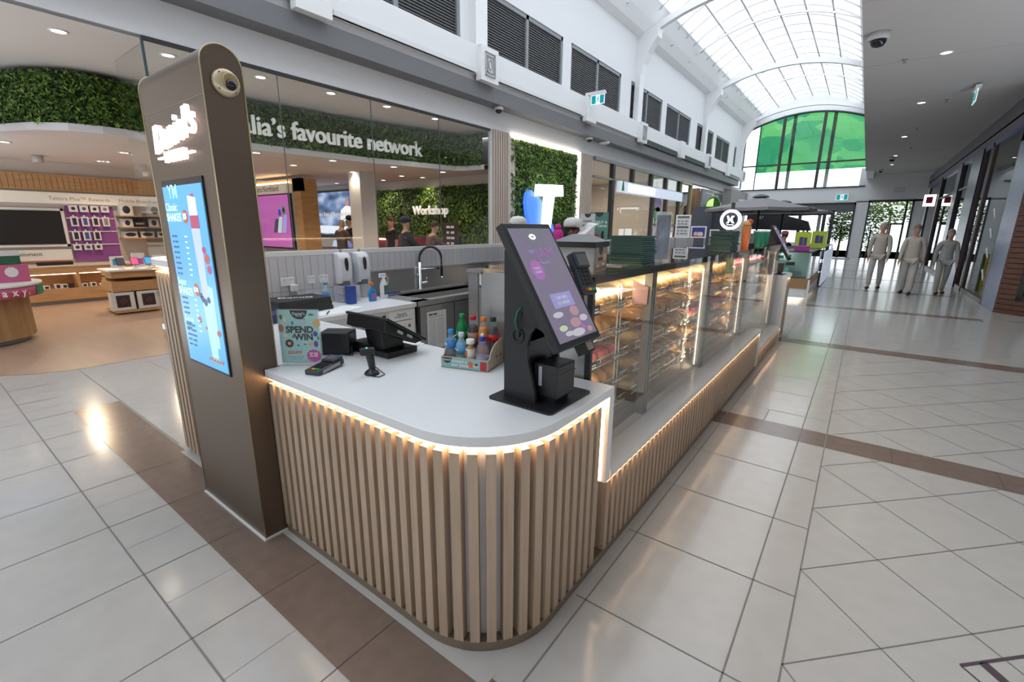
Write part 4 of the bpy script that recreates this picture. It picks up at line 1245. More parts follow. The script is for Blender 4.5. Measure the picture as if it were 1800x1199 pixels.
pm.prism([(0.6, 0.0), (1.9, 0.0), (1.6, 0.3), (1.2, 0.36), (0.9, 0.25)], 0.0, 0.008, md, T=T)
tag(pm.build('wall_mural'), 'brown wall mural of bare crossed legs inside the salon', 'mural')
for i, (yy, z) in enumerate(((13.9, 1.6), (13.9, 1.25), (16.4, 1.6), (16.4, 1.25))):
    t = thing('lit_shelf', 'warm lit product shelf on the salon wall, %s' % ['upper left', 'lower left', 'upper right', 'lower right'][i], 'shelf', (-11.28, yy, z), group='lit shelves in the salon')
    b = MB(); b.box((0, 0, 0), (0.3, 1.6, 0.03), white); b.box((0, 0, 0), (0.02, 1.6, 0.3), mat('shelf_glow', (1, 0.85, 0.65), 0.5, emit=(1, 0.78, 0.5), strength=0.9)); b.build('shelf_board', t)
    c_ = MB()
    for k in range(9): c_.lathe([(0.05, 0.03), (0.05, 0.16), (0.02, 0.18), (0.02, 0.22)], packw, c=(0.2, 0.12 + k * 0.17, 0), n=8)
    o = c_.build('product_bottles', t); o['kind'] = 'stuff'
st = MB(); disc(st, frame_T((XF + 0.06, 18.95, 2.4), (0, 1, 0), (0, 0, 1)), 0, 0.15, 0.38, 0.30, mat('decal_violet', (0.45, 0.35, 0.6), 0.5)); disc(st, frame_T((XF + 0.06, 18.95, 2.4), (0, 1, 0), (0, 0, 1)), 0, -0.22, 0.36, 0.26, mat('decal_green', (0.15, 0.5, 0.2), 0.5))
tag(st.build('window_decal'), 'violet and green round decal on the salon window', 'decal')
st = MB(); disc(st, frame_T((XF + 0.06, 18.9, 1.35), (0, 1, 0), (0, 0, 1)), 0, 0, 0.35, 0.38, packw); disc(st, frame_T((XF + 0.065, 18.9, 1.35), (0, 1, 0), (0, 0, 1)), 0, -0.03, 0.09, 0.2, mat('pink_dk', (0.35, 0.05, 0.2), 0.5))
tag(st.build('window_decal'), 'white arched decal low on the salon window', 'decal')
# lime edged window with lattice and screen
t = thing('lime_shopfront', 'gold framed window with timber lattice beside the salon', 'shopfront', (XF, 21.5, 0))
b = MB()
gold = mat('gold_frame', (0.45, 0.38, 0.2), 0.4)
b.box((0, 0, 0), (0.12, 0.1, 3.62), mat('lime_edge', (0.25, 0.45, 0.08), 0.5)); b.box((0, 1.5, 0), (0.12, 1.62, 3.62), gold); b.box((0, 0, 3.55), (0.12, 1.6, 3.65), gold); b.box((0, 0, 2.15), (0.12, 1.6, 2.22), gold)
b.build('frame', t)
g_ = MB(); g_.box((0.03, 0.1, 2.2), (0.04, 1.5, 3.55), glass('shop_glass2', (0.35, 0.4, 0.42), 1.7, boost=2.5)); g_.build('pane', t)
lt = MB()
for k in range(12):
    z = 0.3 + k * 0.17
    lt.prism([(0.1, z), (0.75, z + 0.55), (0.75, z + 0.62), (0.1, z + 0.07)], 0.05, 0.08, mat('lattice', (0.42, 0.25, 0.12), 0.5), axis='x')
lt.box((0.0, 0.1, 0.2), (0.03, 1.5, 2.15), dark)
lt.build('lattice', t)
sc_ = MB(); sc_.box((0.08, 0.8, 0.9), (0.14, 1.45, 2.12), black); sc_.box((0.14, 0.98, 1.0), (0.145, 1.28, 2.02), mat('blue_screen', (0.4, 0.5, 0.7), 0.4, emit=(0.4, 0.5, 0.75), strength=1.0)); sc_.build('screen', t)
# timber piers
for i, (a, b_) in enumerate(((23.1, 24.6),)):
    p = MB(); p.box((XF - 0.9, a, 0), (XF - 0.7, b_ + 0.3, 3.55), mat('brown_wood', (0.30, 0.17, 0.08), 0.5, noise=(0.22, 0.12, 0.05), scale=(5, 5, 1.0))); p.box((XF - 0.9, b_, 0), (XF, b_ + 0.25, 3.55), M['brown_wood'])
    tag(p.build('timber_pier'), 'brown timber recess wall beside the lattice window', 'pier')
t = thing('grey_pier', 'grey pier carrying the round green juice sign', 'pier', (XF, 24.9, 0))
b = MB(); b.box((0, 0, 0), (0.1, 1.9, 3.55), mat('concrete', (0.30, 0.31, 0.34), 0.6, noise=(0.25, 0.26, 0.29), scale=(3, 3, 3))); b.build('panel', t)
b = MB(); b.box((0.1, 0.2, 1.65), (0.16, 1.7, 2.15), mat('menu_glow', (0.8, 0.85, 0.9), 0.4, emit=(0.8, 0.85, 0.9), strength=0.9))
T = frame_T((0.162, 0.95, 1.9), (0, 1, 0), (0, 0, 1)); scribble(b, T, -0.5, 0.1, 1.0, 0.12, dark, words=3, seed=2, z=0); scribble(b, T, -0.4, -0.12, 0.8, 0.12, dark, words=2, seed=3, z=0)
b.build('lit_menu', t)
t = thing('round_sign', 'round glowing lime green sign on the grey pier', 'sign', (XF + 0.5, 25.6, 2.75))
b = MB(); b.lathe([(0.42, -0.05), (0.42, 0.05)], mat('dkgreen', (0.03, 0.12, 0.03), 0.5), T=Matrix.Rotation(radians(60), 4, 'Z') @ Matrix.Rotation(radians(90), 4, 'Y'), n=24); b.build('rim', t)
b = MB(); b.lathe([(0.36, 0.05), (0.36, 0.06), (0.001, 0.06)], mat('lime_glow', (0.5, 0.7, 0.2), 0.5, emit=(0.5, 0.75, 0.2), strength=0.8), T=Matrix.Rotation(radians(-60), 4, 'Z') @ Matrix.Rotation(radians(90), 4, 'Y'), n=24); b.build('face', t)
b = MB(); b.box((XF - 0.05, 26.9, 0), (XF + 0.1, 27.1, 3.5), gold); b.box((XF - 0.05, 27.1, 0), (XF, 29.4, 1.7), mat('green_panel', (0.10, 0.20, 0.05), 0.5)); b.box((XF - 0.05, 27.1, 1.7), (XF, 29.4, 3.5), M['side_dark'])
tag(b.build('juice_shopfront'), 'gold edged shopfront with green lower panel far on the left', 'shopfront')
light('AREA', 'far_shop_lamp', (-7.2, 27.0, 3.4), 20, (1, 0.9, 0.8), size=0.8, size_y=3)

# ================================================================== DONUT KIOSK
def slat_cladding(path, z0, z1, pitch=0.0645, wdt=0.037, dep=0.045, start=0.02):
    """vertical battens along a plan path; the path is the batten face, battens go inwards"""
    b = MB()
    segs = []
    tot = 0
    for (a, c) in zip(path, path[1:]):
        l = sqrt((a[0] - c[0]) ** 2 + (a[1] - c[1]) ** 2); segs.append((tot, l, a, c)); tot += l
    s = start
    while s < tot - 0.01:
        for (t0, l, a, c) in segs:
            if t0 <= s < t0 + l:
                u = (s - t0) / l
                p = Vector((a[0] + (c[0] - a[0]) * u, a[1] + (c[1] - a[1]) * u, 0))
                d = Vector((c[0] - a[0], c[1] - a[1], 0)).normalized()
                n_ = Vector((-d.y, d.x, 0))          # inward: left of the walking direction
                T = Matrix(((d.x, n_.x, 0, p.x), (d.y, n_.y, 0, p.y), (0, 0, 1, 0), (0, 0, 0, 1)))
                b.box((-wdt / 2, 0, z0), (wdt / 2, dep, z1), oak, T)
        s += pitch
    return b


def offset_strip(path, off, z0, z1, mt, b, smooth=True):
    """ribbon parallel to a path, off to the left of the walking direction"""
    pts = []
    for i, p in enumerate(path):
        a = path[max(0, i - 1)]; c = path[min(len(path) - 1, i + 1)]
        d = Vector((c[0] - a[0], c[1] - a[1])).normalized()
        pts.append((p[0] - d.y * off, p[1] + d.x * off))
    n = len(pts)
    b.add([(x, y, z) for z in (z0, z1) for x, y in pts], [(i, i + 1, n + i + 1, n + i) for i in range(n - 1)], mt, smooth)
    return pts


def arc2(cx, cy, r, a0, a1, n=14):
    return [(cx + r * cos(radians(a0 + (a1 - a0) * k / n)), cy + r * sin(radians(a0 + (a1 - a0) * k / n))) for k in range(n + 1)]


RC = 0.36
front = [(-2.268, 1.012), (-0.812 - RC, 1.012)] + arc2(-0.812 - RC, 1.012 + RC, RC, -90, 0)[1:] + [(-0.812, 1.80)]
t = thing('corner_counter', 'white topped corner counter clad in pale oak battens with glowing light strip', 'counter')
slat_cladding(front, 0.045, 0.840).build('slat_cladding', t)
b = MB(); offset_strip(front, 0.045, 0.0, 0.872, white, b); offset_strip([(-3.95, 1.80), (-1.0, 1.80)], 0.0, 0, 0.872, white2, b); b.build('backing_panel', t)
b = MB(); pp = offset_strip(front, 0.004, 0.0, 0.045, plinth, b); b.build('plinth', t)
# close the top of the plinth
b = MB()
pin = []
for i, p in enumerate(front):
    a = front[max(0, i - 1)]; c = front[min(len(front) - 1, i + 1)]
    d = Vector((c[0] - a[0], c[1] - a[1])).normalized(); pin.append((p[0] - d.y * 0.05, p[1] + d.x * 0.05))
n = len(front)
b.add([(x, y, 0.0445) for x, y in pp] + [(x, y, 0.0445) for x, y in pin], [(i, i + 1, n + i + 1, n + i) for i in range(n - 1)], plinth); b.build('plinth_cap', t)
# light strip under the lip
b = MB()
for off in (0.006,):
    a_ = []
    for i, p in enumerate(front):
        a = front[max(0, i - 1)]; c = front[min(len(front) - 1, i + 1)]
        d = Vector((c[0] - a[0], c[1] - a[1])).normalized(); nn = Vector((-d.y, d.x))
        a_.append(((p[0] + nn.x * 0.003, p[1] + nn.y * 0.003), (p[0] + nn.x * 0.040, p[1] + nn.y * 0.040)))
    vs = [(q[0][0], q[0][1], 0.858) for q in a_] + [(q[1][0], q[1][1], 0.858) for q in a_] + [(q[0][0], q[0][1], 0.871) for q in a_]
    n = len(a_)
    b.add(vs, [(i, n + i, n + i + 1, i + 1) for i in range(n - 1)] + [(i, i + 1, 2 * n + i + 1, 2 * n + i) for i in range(n - 1)], led)
b.build('light_strip', t)
# stone top with the rounded outer corner
R2 = RC + 0.012
top = [(-2.268, 1.0), (-0.812 - RC, 1.0)] + arc2(-0.812 - RC, 1.012 + RC, R2, -90, 0)[1:] + [(-0.800, 1.845), (-3.27, 1.845), (-3.27, 2.88), (-3.95, 2.88), (-3.95, 1.08), (-2.268, 1.08)]
b = MB(); b.prism(top, 0.872, 0.912, stone)
b.build('worktop', t, bevel=0.003)
# white return that drops from the worktop to the display ledge
b = MB(); b.box((-0.86, 1.800, 0.447), (-0.800, 1.846, 0.872), stone); b.build('end_upstand', t)
b = MB(); b.box((-0.836, 1.7965, 0.45), (-0.824, 1.7995, 0.86), led); b.build('vertical_light_strip', t)
# bench fronts below the worktop, inside the kiosk
b = MB(); b.box((-3.30, 1.86, 0.08), (-3.28, 2.86, 0.87), white2)
for y in (2.18, 2.52): b.box((-3.279, y, 0.1), (-3.277, y + 0.004, 0.86), grout)
b.build('cupboard_front', t)
b = MB(); b.lathe([(0.022, 0), (0.022, 0.003), (0.014, 0.003), (0.012, -0.003), (0.0001, -0.003)], black, T=Matrix.Translation((-3.276, 2.50, 0.82)) @ Matrix.Rotation(radians(90), 4, 'Y')); b.build('cable_hole', t)

# display base with white ledge
side = [(-0.812, 1.85), (-0.812, 5.82)]
t = thing('ledge_counter', 'oak batten base with white ledge and light strip below the pastry case', 'counter base')
slat_cladding(side, 0.045, 0.422).build('slat_cladding', t)
b = MB(); b.box((-0.90, 1.85, 0.0), (-0.857, 5.85, 0.447), white); b.box((-1.62, 1.86, 0.0), (-0.9, 5.85, 0.44), white2); b.build('carcass', t)
b = MB(); b.box((-0.86, 1.80, 0), (-0.816, 5.84, 0.045), plinth); b.build('plinth', t)
b = MB(); b.box((-1.62, 1.862, 0.447), (-0.800, 5.86, 0.487), stone); b.box((-0.86, 5.80, 0.05), (-0.800, 5.86, 0.447), stone); b.build('ledge', t)
b = MB(); b.box((-0.852, 1.85, 0.436), (-0.822, 5.80, 0.446), led); b.build('light_strip', t)
# lower stretch and end counter
t = thing('low_counter', 'low oak batten base with white ledge at the far end of the pastry case', 'counter base')
slat_cladding([(-0.812, 5.87), (-0.812, 7.62)], 0.04, 0.19).build('slat_cladding', t)
b = MB(); b.box((-0.90, 5.86, 0.0), (-0.857, 7.62, 0.205), white); b.box((-1.62, 5.86, 0), (-0.9, 7.62, 0.2), white2); b.build('carcass', t)
b = MB(); b.box((-1.62, 5.862, 0.205), (-0.800, 7.62, 0.245), stone); b.build('ledge', t)
b = MB(); b.box((-0.852, 5.88, 0.194), (-0.822, 7.6, 0.204), led); b.build('light_strip', t)
t = thing('end_counter', 'far end counter of the kiosk with white top and oak battens', 'counter')
ep = [(-0.812, 7.64), (-0.812, 8.10)] + arc2(-1.06, 8.10, 0.248, 0, 90, 6)[1:] + [(-1.6, 8.348)]
slat_cladding(ep, 0.045, 0.895).build('slat_cladding', t)
b = MB(); offset_strip(ep, 0.045, 0, 0.92, white, b); b.build('backing_panel', t)
b = MB(); b.prism([(-0.800, 7.60), (-0.800, 8.10)] + arc2(-1.06, 8.10, 0.26, 0, 90, 6)[1:] + [(-2.2, 8.36), (-2.2, 7.60)], 0.92, 0.96, stone); b.box((-1.62, 7.60, 0.0), (-0.800, 7.64, 0.92), stone); b.build('top', t)
b = MB(); b.box((-0.852, 7.65, 0.90), (-0.822, 8.08, 0.915), led); b.build('light_strip', t)

# left tall wall of the kiosk: tiled inside, battens outside
t = thing('kiosk_wall', 'tall kiosk wall, white tiles inside and oak battens outside', 'wall')
lw_ = [(-3.95 - 0.08, 7.0), (-4.03, 1.40)] + arc2(-3.66, 1.40, 0.37, 180, 270)[1:] + [(-3.02, 1.03)]
slat_cladding(lw_, 0.045, 1.30).build('slat_cladding', t)
b = MB(); offset_strip(lw_, 0.045, 0.0, 1.33, white, b); b.build('backing_panel', t)
b = MB()
li = [(-3.66 + 0.05, 1.012), ]
capo = [(-4.045, 14), (-4.045, 1.40)] + arc2(-3.66, 1.40, 0.385, 180, 270)[1:] + [(-3.02, 1.015), (-3.02, 1.085), (-3.66, 1.085)] + arc2(-3.66, 1.40, 0.30, 270, 180)[1:] + [(-3.95, 14)]
b.prism(capo, 1.345, 1.385, stone); b.prism([(-4.02, 7.02), (-4.02, 14), (-3.955, 14), (-3.955, 7.02)], 0, 1.345, white); b.build('coping', t)
b = MB()
ap_ = []
for i, p in enumerate(lw_):
    a = lw_[max(0, i - 1)]; c = lw_[min(len(lw_) - 1, i + 1)]
    d = Vector((c[0] - a[0], c[1] - a[1])).normalized(); nn = Vector((-d.y, d.x))
    ap_.append(((p[0] + nn.x * 0.008, p[1] + nn.y * 0.008), (p[0] + nn.x * 0.04, p[1] + nn.y * 0.04)))
n = len(ap_)
b.add([(q[0][0], q[0][1], 1.332) for q in ap_] + [(q[1][0], q[1][1], 1.332) for q in ap_] + [(q[0][0], q[0][1], 1.343) for q in ap_], [(i, n + i, n + i + 1, i + 1) for i in range(n - 1)] + [(i, i + 1, 2 * n + i + 1, 2 * n + i) for i in range(n - 1)], led)
b.build('light_strip', t)
b = MB()
y = 1.30
rr_ = random.Random(5)
b.box((-3.962, 1.2, 0.90), (-3.951, 14, 1.345), grout)
while y < 13.9:
    for (z0, z1) in ((0.915, 1.045), (1.048, 1.343)):
        dx = rr_.uniform(0, 0.0015)
        b.box((-3.951, y + 0.0015, z0), (-3.945 + dx, y + 0.0715, z1), tilem)
    y += 0.073
b.build('tiles', t)

# the portrait sign pillar
t = thing('sign_pillar', 'tall bronze pillar with rounded top at the corner of the counter', 'sign pillar')
yc, rp_, zc_ = 0.985, 0.082, 2.250
prof = [(0.903, 0.012), (0.903, zc_)] + [(yc - rp_ * cos(radians(a)), zc_ + rp_ * sin(radians(a))) for a in range(10, 180, 10)] + [(1.067, zc_), (1.067, 0.012)]
b = MB(); b.prism(prof, -3.02, -2.273, bronze, axis='x', smooth=False)
o = b.build('shell', t)
for p_ in o.data.polygons:
    if abs(p_.normal.x) < 0.5: p_.use_smooth = True
es = o.modifiers.new('edges', 'EDGE_SPLIT'); es.split_angle = radians(35)
b = MB()
for X_ in (-2.272, -3.02):
    b.tube([(X_, p[0], p[1]) for p in prof], 0.0035, bronze_edge, 6)
b.build('brass_edge', t)
b = MB(); b.box((-3.02, 0.9015, 2.128), (-2.273, 0.9032, 2.131), plinth); b.build('panel_joint', t)
b = MB(); b.box((-3.03, 0.893, 0.0), (-2.262, 1.075, 0.012), mat('white_bead', (0.75, 0.75, 0.72), 0.5)); b.build('sealant_bead', t)
# lit logo
glow = mat('logo_glow', (1, 0.95, 0.92), 0.4, emit=(1.0, 0.80, 0.74), strength=1.25)
tx = text('logo', 'Daniel\u2019s', 0.170, glow, (-2.640, 0.893, 2.02), (radians(90), radians(-6), 0), t, ext=0.008, bold=0.003, sx=0.95)
tx.data.shear = 0.25
text('logo_subtitle', 'DONUTS', 0.062, glow, (-2.645, 0.893, 1.915), RX, t, ext=0.008, bold=0.004)
b = MB(); b.box((-2.86, 0.885, 1.912), (-2.785, 0.9, 1.922), glow); b.box((-2.50, 0.885, 1.912), (-2.425, 0.9, 1.922), glow); b.build('logo_dashes', t)
# screen with the shakes menu
b = MB(); b.box((-2.905, 0.897, 0.872), (-2.402, 0.904, 1.815), black); b.build('screen_bezel', t)
sky_ = mat('menu_blue', (0.1, 0.4, 0.8), 0.3, emit=(0.10, 0.40, 0.80), strength=0.72)
b = MB(); b.box((-2.893, 0.894, 0.885), (-2.414, 0.8975, 1.785), sky_); scr = b.build('menu_screen', t)
T = frame_T((-2.893, 0.894, 0.885), (1, 0, 0), (0, 0, 1))
mw = mat('menu_white', (0.8, 0.9, 1), 0.4, emit=(0.62, 0.80, 0.93), strength=0.75)
md_ = mat('menu_dark', (0.05, 0.08, 0.15), 0.4, emit=(0.05, 0.10, 0.2), strength=0.7)
mo = mat('menu_rust', (0.4, 0.1, 0.05), 0.4, emit=(0.42, 0.10, 0.05), strength=0.8)
mpk = mat('menu_pink', (0.5, 0.08, 0.15), 0.4, emit=(0.35, 0.06, 0.13), strength=0.7)
mlv = mat('menu_lavender', (0.6, 0.65, 0.9), 0.4, emit=(0.30, 0.42, 0.78), strength=0.8)
mcl = mat('menu_pale', (0.5, 0.75, 0.95), 0.4, emit=(0.32, 0.60, 0.88), strength=0.75)
b = MB()
disc(b, T, 0.245, 0.755, 0.032, 0.032, mo); disc(b, T, 0.245, 0.40, 0.032, 0.032, mo); disc(b, T, 0.225, 0.245, 0.018, 0.018, mo)
for zz, n_ in ((0.66, 8), (0.345, 7), (0.20, 5)):
    for k in range(n_):
        scribble(b, T, 0.035, zz - 0.027 * k, 0.07 if zz > 0.3 else 0.12, 0.009, md_, words=2, seed=k)
        if zz > 0.3: scribble(b, T, 0.20, zz - 0.027 * k, 0.04, 0.007, mw, words=1, seed=k)
# shakes: upper glass
b.prism([(0.315, 0.36), (0.385, 0.36), (0.40, 0.70), (0.30, 0.70)], 0.001, 0.002, mlv, T=T)
b.prism([(0.30, 0.70), (0.40, 0.70), (0.395, 0.83), (0.37, 0.86), (0.31, 0.84)], 0.001, 0.002, mpk, T=T)
b.prism([(0.305, 0.76), (0.40, 0.76), (0.40, 0.84), (0.31, 0.85)], 0.002, 0.003, mw, T=T)
for (x_, z_, r_, m_) in ((0.43, 0.56, 0.028, mo), (0.41, 0.60, 0.02, mpk), (0.44, 0.51, 0.022, mpk), (0.31, 0.36, 0.02, md_), (0.34, 0.345, 0.022, md_), (0.38, 0.36, 0.018, md_), (0.29, 0.375, 0.016, md_)):
    disc(b, T, x_, z_, r_, r_ * 0.9, m_, z=0.002, n=9)
b.prism([(0.32, 0.05), (0.395, 0.05), (0.41, 0.34), (0.305, 0.34)], 0.001, 0.002, mcl, T=T)
b.prism([(0.34, 0.12), (0.43, 0.12), (0.44, 0.42), (0.35, 0.44)], 0.0005, 0.0012, mcl, T=T)
my = mat('menu_crumbs', (0.4, 0.4, 0.1), 0.4, emit=(0.35, 0.32, 0.10), strength=0.8)
for k in range(16): disc(b, T, 0.29 + 0.010 * k, 0.05 + 0.012 * sin(k * 2.1), 0.009, 0.007, my if k % 3 else mpk, z=0.003, n=7)
disc(b, T, 0.44, 0.20, 0.02, 0.016, mo, z=0.002, n=8); disc(b, T, 0.30, 0.21, 0.012, 0.010, mo, z=0.002, n=8)
b.build('menu_pictures', scr)
text('menu_heading', 'Classic', 0.055, mw, (-2.805, 0.891, 1.685), RX, scr, ext=0.0004)
text('menu_heading', 'SHAKES', 0.055, mw, (-2.79, 0.891, 1.635), RX, scr, ext=0.0004, bold=0.001)
text('menu_heading', 'Super', 0.05, mw, (-2.82, 0.891, 1.315), RX, scr, ext=0.0004)
text('menu_heading', 'SHAKES', 0.055, mw, (-2.79, 0.891, 1.265), RX, scr, ext=0.0004, bold=0.001)
text('menu_heading', 'Extras', 0.045, mw, (-2.80, 0.891, 1.12), RX, scr, ext=0.0004)
text('menu_price', '$8', 0.04, mw, (-2.648, 0.890, 1.640), RX, scr, ext=0.0004, bold=0.001)
text('menu_price', '$10', 0.034, mw, (-2.648, 0.890, 1.285), RX, scr, ext=0.0004, bold=0.001)
text('menu_heading', 'YM', 0.09, mcl, (-2.76, 0.892, 1.755), RX, scr, ext=0.0002, bold=0.002)
# dome camera on the narrow side
cm = thing('pillar_camera', 'champagne coloured security camera on the narrow side of the bronze pillar', 'security camera', (-2.270, 0.992, 2.186))
champ = mat('champagne', (0.62, 0.52, 0.36), 0.35, metal=0.6)
b = MB(); T = Matrix.Rotation(radians(90), 4, 'Y'); b.lathe([(0.056, 0), (0.056, 0.006), (0.050, 0.018), (0.034, 0.024), (0.0001, 0.025)], champ, T=T, n=32); b.build('base', cm)
b = MB(); b.lathe([(0.034, 0.018), (0.032, 0.028), (0.027, 0.032)], mat('champ2', (0.40, 0.30, 0.14), 0.4, metal=0.5), T=Matrix.Translation((0, 0.01, 0.006)) @ T, n=24); b.build('eyeball_ring', cm)
b = MB(); b.sphere((0.030, 0.008, -0.010), (0.020, 0.022, 0.022), mat('lens_black', (0.008, 0.01, 0.02), 0.05)); b.build('lens', cm)
for k, a in enumerate((40, 130, 220, 310)):
    b = MB(); b.lathe([(0.004, 0), (0.004, 0.002), (0.0001, 0.002)], black, T=Matrix.Translation((0.0185, 0.044 * cos(radians(a)), 0.044 * sin(radians(a)))) @ T, n=8); b.build('screw', cm)

# ------------------------------------------------------------------ display case
t = thing('display_case', 'long glass pastry display case with aluminium posts along the aisle', 'display case')
posts = [(2.600, 2.672), (3.835, 3.925), (5.33, 5.40), (7.52, 7.58)]
XG = -0.935
zb = lambda y: 0.487 if y < 5.85 else 0.245
b = MB()
b.box((XG - 0.03, 1.862, 1.355), (XG - 0.002, 7.58, 1.388), dark)                    # front top rail
b.box((-1.62, 1.862, 1.36), (-1.59, 7.58, 1.388), greymetal)
b.box((-1.62, 7.55, 1.36), (XG, 7.58, 1.388), greymetal)
b.build('top_rail', t)
for a, c in posts:
    b = MB(); b.box((XG - 0.05, a, zb(a)), (XG - 0.004, c, 1.386), greymetal); b.box((XG - 0.004, a + 0.004, zb(a)), (XG - 0.001, a + 0.012, 1.386), dark); b.box((XG - 0.004, c - 0.03, zb(a)), (XG - 0.001, c - 0.022, 1.386), dark); b.build('post', t)
    b = MB(); b.box((-1.61, a, zb(a)), (-1.58, c, 1.386), greymetal); b.build('rear_post', t)
b = MB(); b.box((XG - 0.03, 1.862, 0.487), (XG - 0.004, 1.886, 1.386), dark); b.build('end_post', t)
ed = [1.868, 2.636, 3.88, 5.365, 5.85, 7.575]
for a, c in ((1.868, 2.636), (2.638, 3.88), (3.882, 5.365), (5.367, 5.852)):
    b = MB(); b.box((XG, a, 0.487), (XG + 0.006, c - 0.002, 1.398), caseg); b.build('front_pane', t)
b = MB(); b.box((XG, 5.854, 0.245), (XG + 0.006, 7.575, 1.398), caseg); b.build('front_pane', t)
for a, c in ((1.868, 2.636), (2.638, 3.88), (3.882, 5.365), (5.367, 7.575)):
    b = MB(); b.box((-1.62, a, 1.390), (XG - 0.001, c - 0.002, 1.398), caseg); b.build('top_pane', t)
for a, c in ((1.9, 2.636), (2.638, 3.88), (3.882, 5.365), (5.367, 7.575)):
    b = MB(); b.box((-1.612, a, 0.50), (-1.606, c, 1.36), caseg); b.build('rear_pane', t)
b = MB(); b.box((-1.60, 1.862, 0.487), (XG - 0.032, 1.880, 1.37), steel); b.box((-1.60, 1.855, 0.80), (-0.975, 1.862, 0.83), dark); b.build('side_panel', t)
for i, (a, c) in enumerate(((1.89, 2.595), (2.68, 3.83), (3.93, 5.325), (5.41, 7.51))):
    if i: b = MB(); b.box((XG - 0.045, c - 0.024, zb(c) + 0.03), (XG - 0.038, c - 0.016, 1.30), ledcase); b.build('light_tube', t)
    b = MB(); b.box((-1.05, a + 0.02, 1.345), (-1.03, c - 0.03, 1.353), ledcase); b.build('shelf_light', t)
    light('AREA', 'case_fill', (-1.14, (a + c) / 2, 1.335), 7 * (c - a), (1, 0.76, 0.5), rot=(0, radians(-12), 0), size=0.10, size_y=c - a - 0.1)  # added fill under the top rail to brighten the pastries
    for yy_ in ((a + 0.02,) if i == 0 else (c - 0.03,)): light('AREA', 'case_side_fill', (XG - 0.052, yy_, 0.90), 10 if i == 0 else 7, (1, 0.76, 0.5), rot=(0, radians(90), 0), size=0.78, size_y=0.012)  # added fill for the dark lower shelves; the first bay has no tube
ins = MB(); ins.box((-1.60, 1.88, 0.4875), (XG - 0.05, 5.84, 0.492), steel); ins.box((-1.60, 5.86, 0.2455), (XG - 0.05, 7.5, 0.25), steel); ins.build('case_floor', t)

# wire shelves and pastries
wire = mat('bright_wire', (0.72, 0.70, 0.66), 0.2, metal=0.9)
bn = ['nearest', 'second', 'third', 'farthest']
bays = [(1.90, 2.585), (2.69, 3.82), (3.94, 5.32), (5.42, 7.50)]
tiers = [0.575, 0.725, 0.875, 1.025, 1.175]
tn = ['lowest', 'second lowest', 'middle', 'second highest', 'top']
crust = mat('golden_crust', (0.46, 0.21, 0.065), 0.5, noise=(0.62, 0.36, 0.13), scale=(22, 22, 22))
glaze = mat('glazed_dough', (0.58, 0.31, 0.11), 0.25, noise=(0.46, 0.21, 0.065), scale=(18, 18, 18))
pinki = mat('pink_icing', (0.60, 0.12, 0.16), 0.3)
choc = mat('chocolate', (0.07, 0.028, 0.012), 0.3)
creamm = mat('cream', (0.66, 0.48, 0.25), 0.5, noise=(0.54, 0.35, 0.15), scale=(30, 30, 30))


def ring(rad, tube_r, mt, b, z, n=18, m_=8, squash=0.8):
    k = b.m(mt); s0 = len(b.v)
    for i in range(n):
        a = 2 * pi * i / n
        for j in range(m_):
            q = 2 * pi * j / m_
            r_ = rad + tube_r * cos(q)
            b.v.append((r_ * cos(a), r_ * sin(a), z + tube_r * squash * sin(q)))
    for i in range(n):
        for j in range(m_):
            i2, j2 = (i + 1) % n, (j + 1) % m_
            b.f.append((s0 + i * m_ + j, s0 + i2 * m_ + j, s0 + i2 * m_ + j2, s0 + i * m_ + j2)); b.mi.append(k); b.smooth.append(True)


def pastry(kind):
    if kind == 'ring':
        t = thing('ring_donut', 'x', 'donut'); b = MB(); ring(0.032, 0.021, glaze, b, 0.018); b.build('dough', t); b = MB(); ring(0.032, 0.0205, creamm, b, 0.021, squash=0.85); b.build('glaze', t)
    elif kind == 'pink':
        t = thing('iced_donut', 'x', 'donut'); b = MB(); ring(0.032, 0.022, crust, b, 0.018); b.build('dough', t); b = MB(); ring(0.032, 0.0205, pinki, b, 0.023, squash=0.85); b.build('icing', t)
    elif kind == 'bun':
        t = thing('filled_bun', 'x', 'bun'); b = MB(); b.sphere((0, 0, 0.030), (0.056, 0.046, 0.032), crust, 16, 10); b.build('dough', t); b = MB(); b.sphere((0.0, 0, 0.050), (0.035, 0.010, 0.013), creamm, 10, 6); b.build('filling', t)
    elif kind == 'long':
        t = thing('long_pastry', 'x', 'pastry'); b = MB(); b.tube([(-0.075, 0, 0.022), (-0.06, 0, 0.024), (0, 0, 0.026), (0.06, 0, 0.024), (0.075, 0, 0.022)], [0.008, 0.022, 0.026, 0.022, 0.008], glaze, 12); b.build('dough', t); b = MB(); b.tube([(-0.055, 0, 0.040), (0, 0, 0.044), (0.055, 0, 0.040)], [0.006, 0.011, 0.006], creamm, 8); b.build('topping', t)
    elif kind == 'flat':
        t = thing('flat_pastry', 'x', 'pastry'); b = MB(); b.lathe([(0.052, 0), (0.060, 0.010), (0.055, 0.024), (0.035, 0.030), (0.0001, 0.031)], crust, n=18, squash=(1.1, 0.9)); b.build('dough', t); b = MB(); b.lathe([(0.036, 0.029), (0.030, 0.036), (0.0001, 0.037)], glaze, n=14); b.build('topping', t)
    else:
        t = thing('crumbed_roll', 'x', 'pastry'); b = MB(); b.sphere((0, 0, 0.028), (0.068, 0.036, 0.029), creamm, 14, 9); b.sphere((0, 0, 0.026), (0.069, 0.037, 0.024), crust, 14, 9); b.build('dough', t)
    return t


